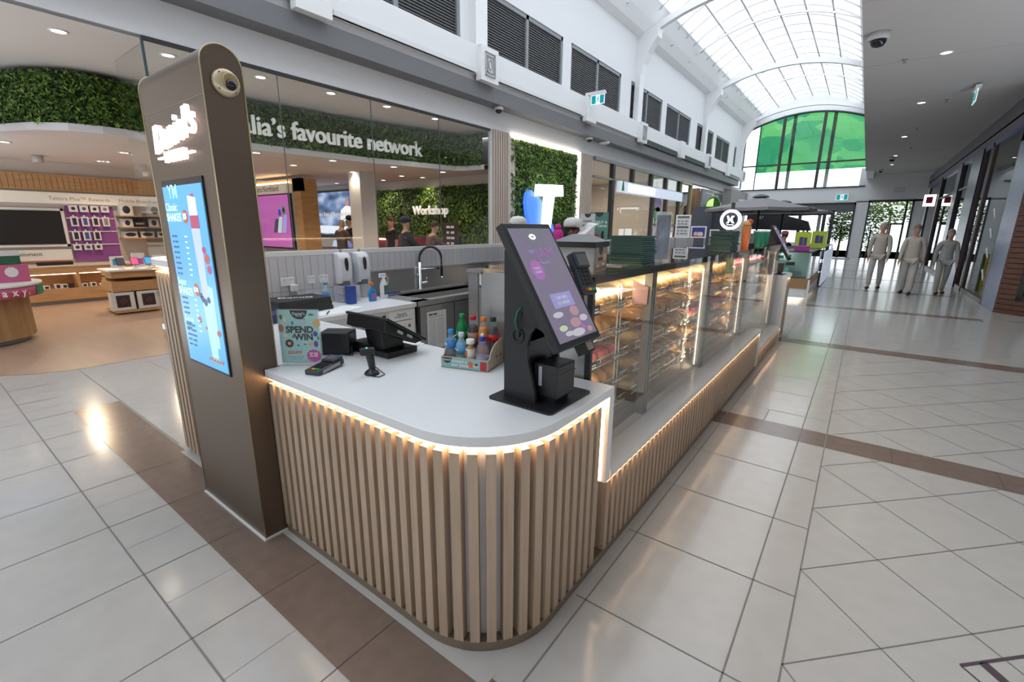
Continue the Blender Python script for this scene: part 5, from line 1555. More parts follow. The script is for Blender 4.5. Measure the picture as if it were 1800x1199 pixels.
protos = {}
ORD = ['first', 'second', 'third', 'fourth', 'fifth', 'sixth', 'seventh', 'eighth', 'ninth', 'tenth'] + [w + 'th' for w in ('eleven', 'twelf', 'thirteen', 'fourteen', 'fifteen', 'sixteen', 'seventeen', 'eighteen', 'nineteen')] + ['twentieth', 'twenty-first', 'twenty-second', 'twenty-third', 'twenty-fourth', 'twenty-fifth', 'twenty-sixth', 'twenty-seventh', 'twenty-eighth']
kinds_by = {0: ['flat', 'bun', 'pink', 'bun', 'crumb'], 1: ['ring', 'flat', 'crumb', 'long', 'crumb'], 2: ['flat', 'ring', 'pink', 'flat', 'long'], 3: ['choc', 'bun', 'ring', 'flat', 'pink']}
desc = {'ring': 'glazed ring donut', 'pink': 'pink iced ring donut', 'bun': 'round cream filled bun', 'long': 'long glazed pastry finger', 'flat': 'flat golden round pastry', 'crumb': 'oval crumbed roll', 'choc': 'glazed ring donut'}
rp2 = random.Random(21)
for bi, (a, c) in enumerate(bays):
    for ti, z in enumerate(tiers):
        t = thing('wire_shelf', '%s chrome wire shelf in the %s bay of the pastry case' % (tn[ti], bn[bi]), 'shelf', (0, 0, z), group='wire shelves in the pastry case')
        b = MB()
        xf, xb = -1.055 - 0.0 * ti, -1.50
        for k in range(9):
            x = xb + (xf - xb) * k / 8
            b.box((x - 0.002, a, -0.004), (x + 0.002, c, 0), wire)
        yy = a
        while yy <= c + 1e-4:
            b.box((xb, yy - 0.0015, -0.007), (xf, yy + 0.0015, -0.004), wire); yy += 0.045 if bi < 2 else 0.09
        b.build('wire_grid', t)
        b = MB()
        for zz in (-0.006, 0.034): b.tube([(xf, a, zz), (xf, c, zz)], 0.0036, mat('whitened_lit_chrome', (0.85, 0.8, 0.74), 0.25, metal=0.3), 6)  # chrome whitened in its colour so the rail looks lit
        yy = a + 0.02
        while yy < c: b.tube([(xf, yy, -0.006), (xf, yy, 0.034)], 0.0025, wire, 4); yy += 0.15
        b.build('front_rail', t)
        if bi < 3:
            b = MB()
            for yy in ([a + 0.22, a + 0.52] if bi == 0 else [a + 0.2, a + 0.55, a + 0.9]):
                b.box((xf + 0.006, yy - 0.035, -0.012), (xf + 0.010, yy + 0.035, 0.040), blackm); b.box((xf + 0.010, yy - 0.028, 0.0), (xf + 0.0112, yy + 0.028, 0.010), paper); b.box((xf + 0.010, yy - 0.022, 0.018), (xf + 0.0112, yy + 0.02, 0.024), paper)
            b.build('price_ticket', t)
        kd = kinds_by[bi][ti]
        if kd == 'choc': kd = 'ring'
        if kd == 'long': st = 0.062
        elif kd == 'crumb': st = 0.085
        else: st = 0.120
        yy = a + 0.06; col_ = 0
        depth_rows = 3 if bi < 2 else 2
        while yy < c - 0.04:
            for r_ in range(depth_rows):
                lab = '%s, %s row, %s from near end, %s shelf, %s bay' % (desc[kd], ('front', 'middle', 'back')[r_], ORD[col_], tn[ti], bn[bi])
                x = -1.12 - r_ * (0.155 if kd in ('long', 'crumb') else 0.125)
                if bi == 0 and ti == 0 and yy > 2.35: continue
                if rp2.random() < 0.06: continue
                grp = '%ss on the %s shelf, %s bay' % (desc[kd], tn[ti], bn[bi])
                if kd not in protos:
                    o = pastry(kd); protos[kd] = o
                    o.location = (x, yy, z + 0.0005); o['label'] = lab; o['group'] = grp
                    o.rotation_euler = (0, 0, rp2.uniform(-0.3, 0.3))
                else:
                    o = dup(protos[kd], (x + rp2.uniform(-.008, .008), yy + rp2.uniform(-.008, .008), z + 0.0005), rp2.uniform(-0.35, 0.35), lab, grp)
                s_ = rp2.uniform(1.0, 1.14); o.scale = (s_, s_, s_ * 1.45)
            yy += st * (1 if bi < 3 else 1.5); col_ += 1
    # uprights carrying the shelves
    for k, yy in enumerate([a + 0.235, c - 0.12] if bi else [a + 0.50]):
        b = MB()
        for dy in (-0.02, 0.02): b.tube([(-1.045, yy + dy, zb(a) + 0.006), (-1.045, yy + dy, 1.30)], 0.0045, mat('whitened_lit_chrome', (0.85, 0.8, 0.74), 0.25, metal=0.6), 8)  # same whitened chrome, so the rods look lit
        for z in tiers: b.box((-1.05, yy - 0.05, z - 0.012), (-1.038, yy + 0.05, z - 0.004), wire); b.box((-1.05, yy - 0.05, z + 0.022), (-1.038, yy + 0.05, z + 0.03), wire)
        tag(b.build('shelf_upright'), 'bright twin upright carrying the shelves of the %s bay%s' % (bn[bi], '' if bi == 0 else (', near one' if k == 0 else ', far one')), 'upright', 'shelf uprights in the pastry case')

# ================================================================== THINGS ON AND IN THE KIOSK
# ---- self-order terminal
def order_terminal(label, loc):
    t = thing('order_terminal', label, 'self-order terminal', loc)
    # local frame: origin at the plate centre, +x towards the aisle
    b = MB(); r_ = 0.02
    pl = []
    for (cx_, cy_, a0) in ((0.155 - r_, 0.165 - r_, 0), (-0.155 + r_, 0.165 - r_, 90), (-0.155 + r_, -0.165 + r_, 180), (0.155 - r_, -0.165 + r_, 270)):
        pl += arc2(cx_, cy_, r_, a0, a0 + 90, 5)
    b.prism(pl, 0, 0.008, black); b.box((-0.155, -0.003, 0.008), (-0.08, 0.0, 0.0085), dark); b.build('base_plate', t, bevel=0.002)
    # side-profile body (x, z): straight back, front scooped for the printer
    body = [(-0.105, 0.008), (0.05, 0.008), (0.045, 0.06), (0.028, 0.12), (0.012, 0.18), (0.008, 0.24), (0.02, 0.285), (0.045, 0.32), (0.09, 0.30), (-0.085, 0.665), (-0.105, 0.60)]
    b = MB()
    b.prism(body, -0.115, -0.100, blackm, axis='y'); b.prism(body, 0.100, 0.115, blackm, axis='y')
    b.prism([(-0.105, 0.008), (-0.090, 0.008), (-0.090, 0.60), (-0.105, 0.60)], -0.10, 0.10, blackm, axis='y')
    b.box((-0.09, -0.1, 0.008), (0.0, 0.1, 0.25), black)
    b.build('body', t)
    b = MB(); b.tube([(-0.035 + 0.026 * cos(q), -0.117, 0.275 + 0.026 * sin(q)) for q in [2 * pi * k / 20 for k in range(20)]], 0.004, black, 6, closed=True); b.build('cable_grommet', t)
    b = MB(); b.tube([(-0.03, -0.118, 0.28), (-0.045, -0.124, 0.33), (-0.035, -0.124, 0.37), (-0.02, -0.118, 0.39)], 0.003, mat('teal_cable', (0.02, 0.18, 0.13), 0.5), 6); b.tube([(-0.03, -0.118, 0.27), (-0.02, -0.126, 0.32), (-0.02, -0.12, 0.37)], 0.0025, black, 6); b.build('cable', t)
    # tilted screen
    T = Matrix.Translation((0.052, 0, 0.480)) @ Matrix.Rotation(radians(-31), 4, 'Y')
    # local: z runs up the screen, x is its normal
    b = MB(); b.box((-0.035, -0.163, -0.262), (0.0, 0.163, 0.262), black, T); sh = b.build('screen_housing', t, bevel=0.004)
    b = MB(); b.box((0.0, -0.144, -0.236), (0.0015, 0.144, 0.238), mat('kiosk_lavender', (0.12, 0.105, 0.14), 0.2, emit=(0.19, 0.16, 0.235), strength=0.65), T); ps = b.build('screen', t)
    # picture: local (u across +y, v up)
    TT = T @ Matrix(((0, 0, 1, 0.0015), (1, 0, 0, 0), (0, 1, 0, 0), (0, 0, 0, 1)))
    m1 = mat('k_grey', (0.1, 0.1, 0.12), 0.4, emit=(0.13, 0.13, 0.16), strength=0.8); m2 = mat('k_pink', (0.25, 0.12, 0.3), 0.4, emit=(0.26, 0.10, 0.30), strength=0.8); m3 = mat('k_blue', (0.2, 0.2, 0.4), 0.4, emit=(0.20, 0.20, 0.36), strength=0.9); m4 = mat('k_flesh', (0.4, 0.2, 0.2), 0.4, emit=(0.26, 0.17, 0.22), strength=0.8); m5 = mat('k_pale', (0.5, 0.5, 0.5), 0.4, emit=(0.30, 0.27, 0.33), strength=0.8); m6 = mat('k_bright', (1, 1, 0.9), 0.4, emit=(0.95, 0.95, 0.8), strength=1.2); m7 = mat('k_lime', (0.4, 0.5, 0.3), 0.4, emit=(0.34, 0.40, 0.28), strength=0.8)
    b = MB()
    b.prism([(-0.075, 0.238)] + [(0.075 * cos(radians(a)) * -1, 0.238 + 0.085 * sin(radians(a))) for a in range(-10, -171, -16)] + [(0.075, 0.238)], 0.0002, 0.0008, m1, T=TT)
    disc(b, TT, -0.01, 0.200, 0.022, 0.012, m6, z=0.0010); disc(b, TT, -0.01, 0.200, 0.010, 0.004, m1, z=0.0014)
    sp_ = [(0.045 * (1.0 if i % 2 else 0.86) * cos(2 * pi * i / 24) - 0.075, 0.058 + 0.045 * (1.0 if i % 2 else 0.86) * sin(2 * pi * i / 24)) for i in range(24)]
    b.prism(sp_, 0.0008, 0.0014, m2, T=TT)
    rect(b, TT, -0.075, -0.105, 0.075, -0.045, m3, z=0.0008)
    for (x_, z_, rx, rz_, m_) in ((0.045, -0.128, 0.032, 0.022, m4), (0.02, -0.175, 0.04, 0.02, m4), (0.01, -0.215, 0.05, 0.016, m5), (-0.075, -0.13, 0.035, 0.012, m5), (0.09, -0.165, 0.03, 0.014, m5), (-0.08, -0.185, 0.028, 0.012, m7), (0.06, -0.2, 0.016, 0.012, m2), (-0.055, -0.21, 0.03, 0.01, m5), (0.1, -0.215, 0.02, 0.012, m4)):
        disc(b, TT, x_, z_, rx, rz_, m_, z=0.0008, n=12)
    b.build('screen_picture', ps)
    def tt_(body, size, u, v_, m_, **k):
        o = text('screen_text', body, size, m_, (0, 0, 0), (0, 0, 0), ps, ext=0.0003, **k)
        o.matrix_local = TT @ Matrix.Translation((u, v_, 0.0018)); return o
    tt_('JAM', 0.075, 0.025, 0.125, m2, bold=-0.0012); tt_('EMPLOYEE', 0.012, 0.0, 0.085, m3); tt_('THE', 0.02, -0.062, 0.135, m3)
    tt_('TAP HERE', 0.018, 0, -0.066, m5, bold=0.0004); tt_('TO ORDER', 0.018, 0, -0.088, m5, bold=0.0004); tt_('PLACE', 0.014, -0.075, 0.066, m5); tt_('ORDER', 0.014, -0.075, 0.050, m5)
    # receipt printer
    b = MB(); b.box((0.015, -0.075, 0.03), (0.125, 0.065, 0.165), black); pr_ = b.build('receipt_printer', t, bevel=0.006)
    b = MB(); b.box((0.013, -0.0765, 0.125), (0.1265, 0.0665, 0.128), dark); b.box((0.04, -0.0775, 0.075), (0.055, -0.0752, 0.155), mat('printer_tag', (0.4, 0.4, 0.42), 0.4)); b.build('printer_trim', pr_)
    b = MB(); b.box((0.03, -0.06, 0.008), (0.105, 0.05, 0.03), black); b.build('printer_foot', t)
    # barcode scanner under the screen
    b = MB(); T2 = Matrix.Translation((0.165, 0.06, 0.235)) @ Matrix.Rotation(radians(-31), 4, 'Y'); b.box((-0.03, -0.03, -0.035), (0.02, 0.03, 0.035), blackm, T2); b.box((0.020, -0.024, -0.028), (0.0215, 0.024, 0.028), mat('scan_window', (0.25, 0.2, 0.17), 0.3), T2); b.build('barcode_reader', t)
    return t


def pay_terminal(t, T, col=None):
    navyg = mat('terminal_slate', (0.035, 0.042, 0.055), 0.4)
    b = MB(); b.box((-0.042, -0.095, 0), (0.042, 0.095, 0.030), navyg, T); b.box((-0.038, 0.02, 0.03), (0.038, 0.095, 0.045), navyg, T); b.build('body', t, bevel=0.006)
    b = MB(); b.box((-0.029, 0.028, 0.0452), (0.029, 0.080, 0.0465), mat('terminal_lcd', (0.10, 0.11, 0.11), 0.2), T); b.build('display', t)
    b = MB()
    for i in range(4):
        for j in range(3): b.box((-0.030 + 0.021 * j, 0.0 - 0.019 * i, 0.030), (-0.013 + 0.021 * j, 0.012 - 0.019 * i, 0.0335), black, T)
    b.build('keypad', t)
    for k, c_ in enumerate(((0.35, 0.02, 0.01), (0.6, 0.4, 0.02), (0.02, 0.3, 0.05))):
        b = MB(); b.box((-0.030 + 0.021 * k, -0.083, 0.030), (-0.013 + 0.021 * k, -0.071, 0.034), mat('key%d' % k, c_, 0.4), T); b.build('key', t)
    b = MB(); b.box((0.0422, -0.07, 0.008), (0.044, 0.06, 0.024), mat('terminal_silver', (0.35, 0.35, 0.37), 0.35), T); b.build('side_strip', t)


order_terminal('black self-order terminal with tilted lavender screen on the corner counter', (-1.0, 1.54, 0.912))
order_terminal('far self-order terminal seen side-on at the end of the pastry case', (-1.02, 7.86, 0.96))
pt = thing('payment_terminal', 'slate payment terminal mounted beside the self-order screen', 'payment terminal', (-0.965, 1.775, 1.40))
pay_terminal(pt, Matrix.Rotation(radians(74), 4, 'Z') @ Matrix.Rotation(radians(60), 4, 'X'))
b = MB(); b.tube([(-0.02, 0.0, 0.02), (-0.06, -0.05, 0.04), (-0.09, -0.055, 0.02)], 0.012, mat('mount_white', (0.55, 0.55, 0.55), 0.4), 8); b.tube([(0.02, 0, -0.08), (0.03, 0.0, -0.13), (0.01, 0.0, -0.15), (-0.05, 0, -0.14)], 0.003, black, 6); b.build('mounting_arm', pt)
cg = thing('cable_port', 'white cable port with teal plug behind the self-order terminal', 'cable port', (-1.245, 1.79, 0.912))
b = MB(); b.lathe([(0.045, 0), (0.045, 0.003), (0.03, 0.004), (0.0001, 0.003)], white, n=20); b.build('ring', cg)
b = MB(); b.tube([(0.02, 0, 0.006), (0.05, -0.01, 0.01), (0.08, -0.03, 0.008)], 0.005, mat('teal_cable', (0.02, 0.18, 0.13), 0.5), 6); b.build('plug', cg)

# ---- bottle tray
tr = thing('bottle_tray', 'plywood drink tray with teal donut and drink label', 'tray', (-1.622, 1.572, 0.912), radians(16))
ply = mat('plywood', (0.58, 0.47, 0.33), 0.6, noise=(0.52, 0.41, 0.28), scale=(8, 8, 40))
b = MB(); b.box((0, 0, 0), (0.258, 0.205, 0.006), ply); b.box((0, 0.197, 0), (0.258, 0.205, 0.125), ply); b.build('base', tr)
b = MB(); b.box((0, 0, 0.0), (0.258, 0.006, 0.058), ply); b.build('front_board', tr)
for x0 in (0.0, 0.252):
    b = MB(); pts = [(0.006, 0), (0.205, 0), (0.205, 0.130), (0.19, 0.134)] + [(0.19 - 0.16 * sin(radians(a)) , 0.134 - 0.072 * (1 - cos(radians(a)))) for a in range(15, 91, 15)] + [(0.006, 0.058)]
    b.prism(pts, x0, x0 + 0.006, ply, axis='x'); b.build('side_board', tr)
b = MB(); b.box((0.003, -0.0012, 0.004), (0.255, 0.0, 0.055), mat('teal_label', (0.27, 0.50, 0.48), 0.5)); lb = b.build('label', tr)
T = frame_T((0, -0.0012, 0), (1, 0, 0), (0, 0, 1))
b = MB(); b.prism([(0.008, 0.055)] + [(0.035 - 0.027 * cos(radians(a)), 0.055 - 0.03 * sin(radians(a))) for a in range(15, 180, 15)] + [(0.062, 0.055)], 0, 0.0006, mat('charcoal_logo', (0.04, 0.045, 0.05), 0.5), T=T)
disc(b, T, 0.165, 0.030, 0.015, 0.015, mat('coral_dot', (0.75, 0.15, 0.10), 0.5), z=0); disc(b, T, 0.193, 0.026, 0.016, 0.010, mat('cream_pic', (0.7, 0.6, 0.45), 0.5), z=0); disc(b, T, 0.196, 0.032, 0.010, 0.006, mat('berry_pic', (0.15, 0.03, 0.08), 0.5), z=0.0005)
b.box((0.218, 0.006, 0), (0.252, 0.050, 0.0008), mat('red_pic', (0.5, 0.03, 0.03), 0.5), T); b.build('label_art', lb)
text('label_text', 'DONUT &', 0.018, paper, (0.105, -0.0022, 0.038), RX, lb, ext=0.0003, bold=0.0005); text('label_text', 'ANY DRINK', 0.018, paper, (0.108, -0.0022, 0.018), RX, lb, ext=0.0003, bold=0.0005)
text('label_text', 'Daniel\u2019s', 0.016, paper, (0.036, -0.0024, 0.043), RX, lb, ext=0.0003)
text('stamp', 'Coca-Cola', 0.019, mat('ply_print', (0.10, 0.07, 0.05), 0.6), (0.2586, 0.135, 0.055), RE, tr, ext=0.0002)
b = MB(); b.tube([(0.2585, 0.135 + 0.030 * cos(q), 0.055 + 0.030 * sin(q)) for q in [2 * pi * k / 24 for k in range(24)]], 0.0006, M['ply_print'], 4, closed=True); b.build('stamp_ring', tr)


def clear_plastic(name, c, a=0.35):
    """tinted see-through plastic"""
    if name in M: return M[name]
    m = mat(name, c, 0.12, spec=0.6)
    m.node_tree.nodes['Principled BSDF'].inputs['Alpha'].default_value = a
    return m


def bottle(loc, label, name, hgt, rad, body, cap, cap_h=0.018, band=None, band_z=(0.4, 0.7), pale=None, waist=False, sport=False, txt=None, txtcol=None, grp='drink bottles in the tray', fill=0.82, neck=0.013):
    """drink bottle: liquid, clear shell, wrap-round label, cap"""
    t = thing(name, label, 'bottle', loc, radians(-20), grp)
    sh = hgt - cap_h
    prof = [(rad * 0.86, 0), (rad, 0.008), (rad, sh * 0.18), (rad * (0.9 if waist else 1), sh * 0.3), (rad, sh * 0.42), (rad, sh * 0.64), (rad * 0.86, sh * 0.76), (rad * 0.5, sh * 0.90), (neck, sh * 0.95), (neck, sh)]
    b = MB(); b.lathe(prof, clear_plastic('pet_plastic', (0.75, 0.78, 0.80), 0.09) if not pale else clear_plastic(pale[0], pale[1], pale[2]), n=18); b.build('shell', t)
    if body:
        lp = [(r * 0.93, z) for r, z in prof if z < sh * fill]; lp = [(lp[0][0], 0.002)] + lp[1:]; lp.append((lp[-1][0] * 0.86, sh * fill)); lp.append((0.0001, sh * fill))
        b = MB(); b.lathe(lp, body, n=16); b.build('drink', t)
    if band:
        b = MB(); z0, z1 = band_z[0] * sh, band_z[1] * sh; b.lathe([(rad * 1.012, z0), (rad * 1.012, z1)], band, n=20)
        lb_ = b.build('label', t)
        if txt: text('label_text', txt, 0.017, txtcol or paper, (0.0, -rad * 1.03, (z0 + z1) / 2), RX, lb_, ext=0.0004, bold=0.0004)
    b = MB(); b.lathe([(neck * 1.15, sh - 0.004), (neck * 1.2, sh + 0.002), (neck * 1.15, hgt - 0.001), (neck, hgt), (0.0001, hgt)], cap, n=16)
    if sport: b.lathe([(neck * 0.75, hgt), (neck * 0.65, hgt + 0.012), (neck * 0.3, hgt + 0.016), (0.0001, hgt + 0.016)], paper, n=12)
    b.build('cap', t)
    return t


RM = Matrix.Translation((-1.622, 1.572, 0.912)) @ Matrix.Rotation(radians(16), 4, 'Z')
def tl(x, y, z=0.0065): return tuple(RM @ Vector((x, y, z)))
riser = MB(); riser.box((0.008, 0.11, 0.0062), (0.25, 0.195, 0.046), ply); riser.build('riser', tr)
c_red = mat('cap_red', (0.5, 0.01, 0.015), 0.35); c_blue = mat('cap_blue', (0.01, 0.25, 0.62), 0.35); c_green = mat('cap_green', (0.0, 0.25, 0.05), 0.35); c_or = mat('cap_orange', (0.8, 0.18, 0.01), 0.35)
cola = mat('cola', (0.02, 0.008, 0.006), 0.15); orange_d = mat('orange_drink', (0.75, 0.25, 0.01), 0.2)
bottle(tl(0.045, 0.150, 0.0465), 'green lemonade bottle with green cap in the tray back row', 'lemonade_bottle', 0.205, 0.030, mat('green_drink', (0.0, 0.16, 0.04), 0.15), c_green, band=mat('green_label', (0.0, 0.22, 0.06), 0.4), band_z=(0.38, 0.62), pale=('green_pet', (0.0, 0.28, 0.07), 0.8), neck=0.012)
bottle(tl(0.110, 0.150, 0.0465), 'cola bottle with red cap and tan label in the tray', 'cola_bottle', 0.200, 0.030, cola, c_red, band=mat('tan_label', (0.42, 0.22, 0.13), 0.4), band_z=(0.36, 0.62))
bottle(tl(0.168, 0.152, 0.0465), 'orange drink bottle with orange cap in the tray', 'orange_bottle', 0.196, 0.030, orange_d, c_or, band=mat('violet_label', (0.25, 0.12, 0.35), 0.4), band_z=(0.28, 0.42))
bottle(tl(0.223, 0.148, 0.0465), 'cola bottle with black cap and red label in the tray', 'cola_bottle', 0.200, 0.031, cola, black, band=mat('red_label', (0.55, 0.01, 0.02), 0.4), band_z=(0.42, 0.62), txt='Coca-Cola', txtcol=black)
bottle(tl(0.030, 0.055), 'clear water bottle with blue cap at the tray left', 'water_bottle', 0.180, 0.028, None, c_blue, band=mat('blue_label', (0.05, 0.22, 0.50), 0.4), band_z=(0.52, 0.80), pale=('water_pet', (0.55, 0.68, 0.72), 0.25), txt='SPA')
bottle(tl(0.085, 0.060), 'clear water bottle with white cap, second in the tray front row', 'water_bottle', 0.168, 0.028, None, mat('cap_pale', (0.55, 0.6, 0.75), 0.35), band=mat('blue_label2', (0.10, 0.35, 0.62), 0.4), band_z=(0.40, 0.72), pale=('water_pet2', (0.55, 0.75, 0.78), 0.4), txt='Mount')
bottle(tl(0.145, 0.042), 'yellow juice bottle with white cap and orange fruit print', 'juice_bottle', 0.142, 0.024, mat('juice', (0.62, 0.34, 0.03), 0.3), paper, band=mat('juice_label', (0.68, 0.60, 0.55), 0.4), band_z=(0.06, 0.76), neck=0.018, pale=('juice_pet', (0.7, 0.45, 0.1), 0.6))
fr = MB()
Tq = Matrix.Translation(tl(0.145, 0.042)) @ Matrix.Rotation(radians(-20), 4, 'Z') @ frame_T((0, -0.0248, 0), (1, 0, 0), (0, 0, 1))
jb = [o for o in COL.objects if o.name == 'juice_bottle'][0]
Tq = frame_T((0, -0.0248, 0), (1, 0, 0), (0, 0, 1))
disc(fr, Tq, 0.0, 0.035, 0.012, 0.014, c_or, z=0); disc(fr, Tq, 0.0, 0.068, 0.010, 0.014, c_or, z=0); disc(fr, Tq, -0.006, 0.055, 0.008, 0.004, mat('purple_print', (0.12, 0.06, 0.25), 0.5), z=0.0006); disc(fr, Tq, 0.006, 0.085, 0.006, 0.003, M['purple_print'], z=0.0006)
fr.build('fruit_print', jb)
bottle(tl(0.208, 0.048), 'clear sports water bottle with blue sipper cap at the tray right', 'sports_bottle', 0.160, 0.033, None, mat('cap_navy', (0.02, 0.03, 0.35), 0.35), sport=True, band=mat('pump_label', (0.30, 0.30, 0.45), 0.4), band_z=(0.10, 0.42), pale=('pump_pet', (0.50, 0.45, 0.48), 0.3), txt='pump')

# ---- sign, speaker box, card reader, scanner, till
sg = thing('promo_sign', 'teal Spend and Win sign in a clear acrylic stand on the counter', 'sign', (-2.285, 1.105, 0.912), radians(37))
acr = clear_plastic('acrylic', (0.8, 0.85, 0.86), 0.3)
b = MB(); b.box((-0.005, -0.003, 0.004), (0.205, 0.004, 0.285), acr); b.box((-0.005, -0.03, 0), (0.205, 0.06, 0.004), acr); b.build('acrylic_holder', sg)
b = MB(); b.box((0, -0.0045, 0.012), (0.20, -0.003, 0.282), mat('sign_teal', (0.30, 0.55, 0.54), 0.5, noise=(0.40, 0.62, 0.60), scale=(6, 6, 6))); pg = b.build('poster', sg)
T = frame_T((0, -0.0045, 0.012), (1, 0, 0), (0, 0, 1))
ch_ = M['charcoal_logo']
def C(n, c): return mat('print_' + n, c, 0.5)
b = MB()
b.prism([(0.062, 0.27)] + [(0.105 - 0.043 * cos(radians(a)), 0.27 - 0.046 * sin(radians(a))) for a in range(10, 180, 14)] + [(0.148, 0.27)], 0, 0.0006, ch_, T=T)
sb = [(0.163 + 0.038 * (1 if i % 2 else .88) * cos(2 * pi * i / 26), 0.036 + 0.034 * (1 if i % 2 else .88) * sin(2 * pi * i / 26)) for i in range(26)]
b.prism(sb, 0, 0.0006, C('magenta', (0.55, 0.08, 0.35)), T=T)
for (x, y, rx, ry, c_) in ((0.045, 0.100, 0.021, 0.021, C('brown', (0.10, 0.05, 0.03))), (0.045, 0.100, 0.008, 0.008, C('dough', (0.6, 0.42, 0.25))), (0.190, 0.205, 0.018, 0.022, C('bun', (0.65, 0.40, 0.15))), (0.012, 0.178, 0.012, 0.020, C('sprinkle', (0.45, 0.16, 0.08))), (0.016, 0.235, 0.007, 0.013, C('leaf', (0.08, 0.2, 0.08))), (0.034, 0.222, 0.008, 0.015, C('cream', (0.75, 0.6, 0.45))), (0.166, 0.248, 0.014, 0.005, C('leaf', (0.08, 0.2, 0.08))),
                       (0.125, 0.212, 0.009, 0.013, C('cup', (0.55, 0.45, 0.5))), (0.125, 0.224, 0.010, 0.004, C('lid', (0.12, 0.2, 0.4))), (0.070, 0.205, 0.006, 0.010, C('blue', (0.08, 0.25, 0.4))), (0.150, 0.098, 0.011, 0.008, C('orange', (0.75, 0.35, 0.18))), (0.178, 0.098, 0.011, 0.017, C('violet', (0.12, 0.09, 0.25))), (0.030, 0.140, 0.010, 0.009, C('cream', (0.75, 0.6, 0.45))), (0.18, 0.150, 0.011, 0.014, C('macaron', (0.10, 0.09, 0.30))), (0.192, 0.128, 0.004, 0.010, C('leaf', (0.08, 0.2, 0.08))), (0.09, 0.090, 0.006, 0.003, C('brown', (0.10, 0.05, 0.03))), (0.123, 0.096, 0.008, 0.002, C('brown', (0.10, 0.05, 0.03)))):
    disc(b, T, x, y, rx, ry, c_, z=0.0003 if rx > 0.009 else 0.0009, n=14)
scribble(b, T, 0.03, 0.030, 0.09, 0.004, C('grey', (0.3, 0.4, 0.5)), z=0.0004, words=4); scribble(b, T, 0.05, 0.020, 0.06, 0.004, C('grey', (0.3, 0.4, 0.5)), z=0.0004, words=2)
for k in range(3): scribble(b, T, 0.142, 0.050 - 0.008 * k, 0.045, 0.004, paper, z=0.0009, words=2, seed=k)
b.build('poster_print', pg)
def pt_(body, sz, x, z, m_, **k): return text('poster_text', body, sz, m_, (x, -0.0056, z + 0.012), RX, pg, ext=0.0003, **k)
ink = mat('ink', (0.08, 0.07, 0.07), 0.6)
pt_('SPEND', 0.046, 0.103, 0.170, ink, bold=0.0018); pt_('WIN', 0.046, 0.120, 0.132, ink, bold=0.0018); pt_('&', 0.022, 0.068, 0.136, ink); pt_('$20,000', 0.0215, 0.068, 0.053, mat('orange_ink', (0.65, 0.18, 0.05), 0.5), bold=0.0005); pt_('Daniel\u2019s', 0.020, 0.105, 0.252, paper); pt_('DONUTS', 0.008, 0.105, 0.240, paper)

bx = thing('speaker_box', 'plain black box speaker behind the promo sign on the counter', 'speaker', (-2.265, 1.42, 0.912), radians(37))
b = MB(); b.box((-0.09, -0.065, 0.006), (0.075, 0.065, 0.125), black); b.build('body', bx, bevel=0.006)
b = MB(); b.box((-0.088, -0.063, 0), (0.073, 0.063, 0.006), mat('blue_base', (0.03, 0.10, 0.25), 0.4)); b.build('foot', bx)

pt = thing('payment_terminal', 'slate payment terminal lying on the counter before the promo sign', 'payment terminal', (-2.035, 1.185, 0.913), radians(20))
pay_terminal(pt, Matrix.Rotation(radians(4), 4, 'X'))
scn = thing('barcode_scanner', 'black handheld barcode scanner standing in its round cradle', 'barcode scanner', (-1.80, 1.285, 0.912), radians(-25))
b = MB(); b.lathe([(0.042, 0), (0.042, 0.004), (0.034, 0.014), (0.016, 0.024), (0.014, 0.035), (0.0001, 0.035)], black, n=24, squash=(1, 0.85)); b.build('cradle', scn)
b = MB(); b.tube([(0, 0.004, 0.022), (0, 0.0, 0.06), (0.0, -0.004, 0.09), (0, -0.012, 0.112)], [0.016, 0.018, 0.019, 0.016], black, 12); b.box((-0.019, -0.048, 0.098), (0.019, 0.018, 0.130), black); b.build('handle', scn, bevel=0.004)
b = MB(); b.box((-0.008, -0.02, 0.1302), (0.008, -0.014, 0.1315), mat('green_light', (0.1, 0.8, 0.4), 0.4, emit=(0.05, 0.9, 0.4), strength=2)); b.build('status_light', scn)
b = MB(); b.tube([(0.0, 0.02, 0.03), (0.05, 0.05, 0.004), (0.075, 0.015, 0.004), (0.05, -0.01, 0.004)], 0.0025, black, 6); b.build('cable', scn)

ps = thing('till', 'black point-of-sale till with tilted screen seen from behind', 'till', (-2.06, 1.60, 0.912))
b = MB(); b.box((-0.13, -0.11, 0), (0.12, 0.10, 0.035), black); b.box((-0.19, -0.12, 0.0), (-0.03, -0.02, 0.06), blackm); b.build('base', ps, bevel=0.006)
b = MB(); b.prism([(-0.09, 0.035), (0.05, 0.035), (0.03, 0.10), (-0.06, 0.15), (-0.11, 0.15)], -0.07, 0.07, black, axis='x'); b.build('stand', ps, bevel=0.005)
T = Matrix.Translation((0.0, -0.02, 0.145)) @ Matrix.Rotation(radians(-31), 4, 'X')
b = MB(); b.box((-0.18, -0.15, 0.0), (0.18, 0.15, 0.016), black, T); b.prism([(-0.145, 0.0), (0.14, 0.0), (0.10, -0.035), (-0.125, -0.055)], -0.165, 0.165, black, axis='x', T=T); b.build('screen_housing', ps, bevel=0.004)
b = MB(); b.box((-0.165, -0.135, 0.0162), (0.165, 0.135, 0.0172), mat('till_glass', (0.25, 0.27, 0.3), 0.1), T); b.build('display', ps)
b = MB(); b.box((0.1652, 0.02, -0.02), (0.1665, 0.06, -0.006), mat('sticker', (0.45, 0.5, 0.48), 0.5), T); b.box((0.1652, -0.05, -0.026), (0.1665, -0.01, -0.010), M['sticker'], T); b.build('stickers', ps)
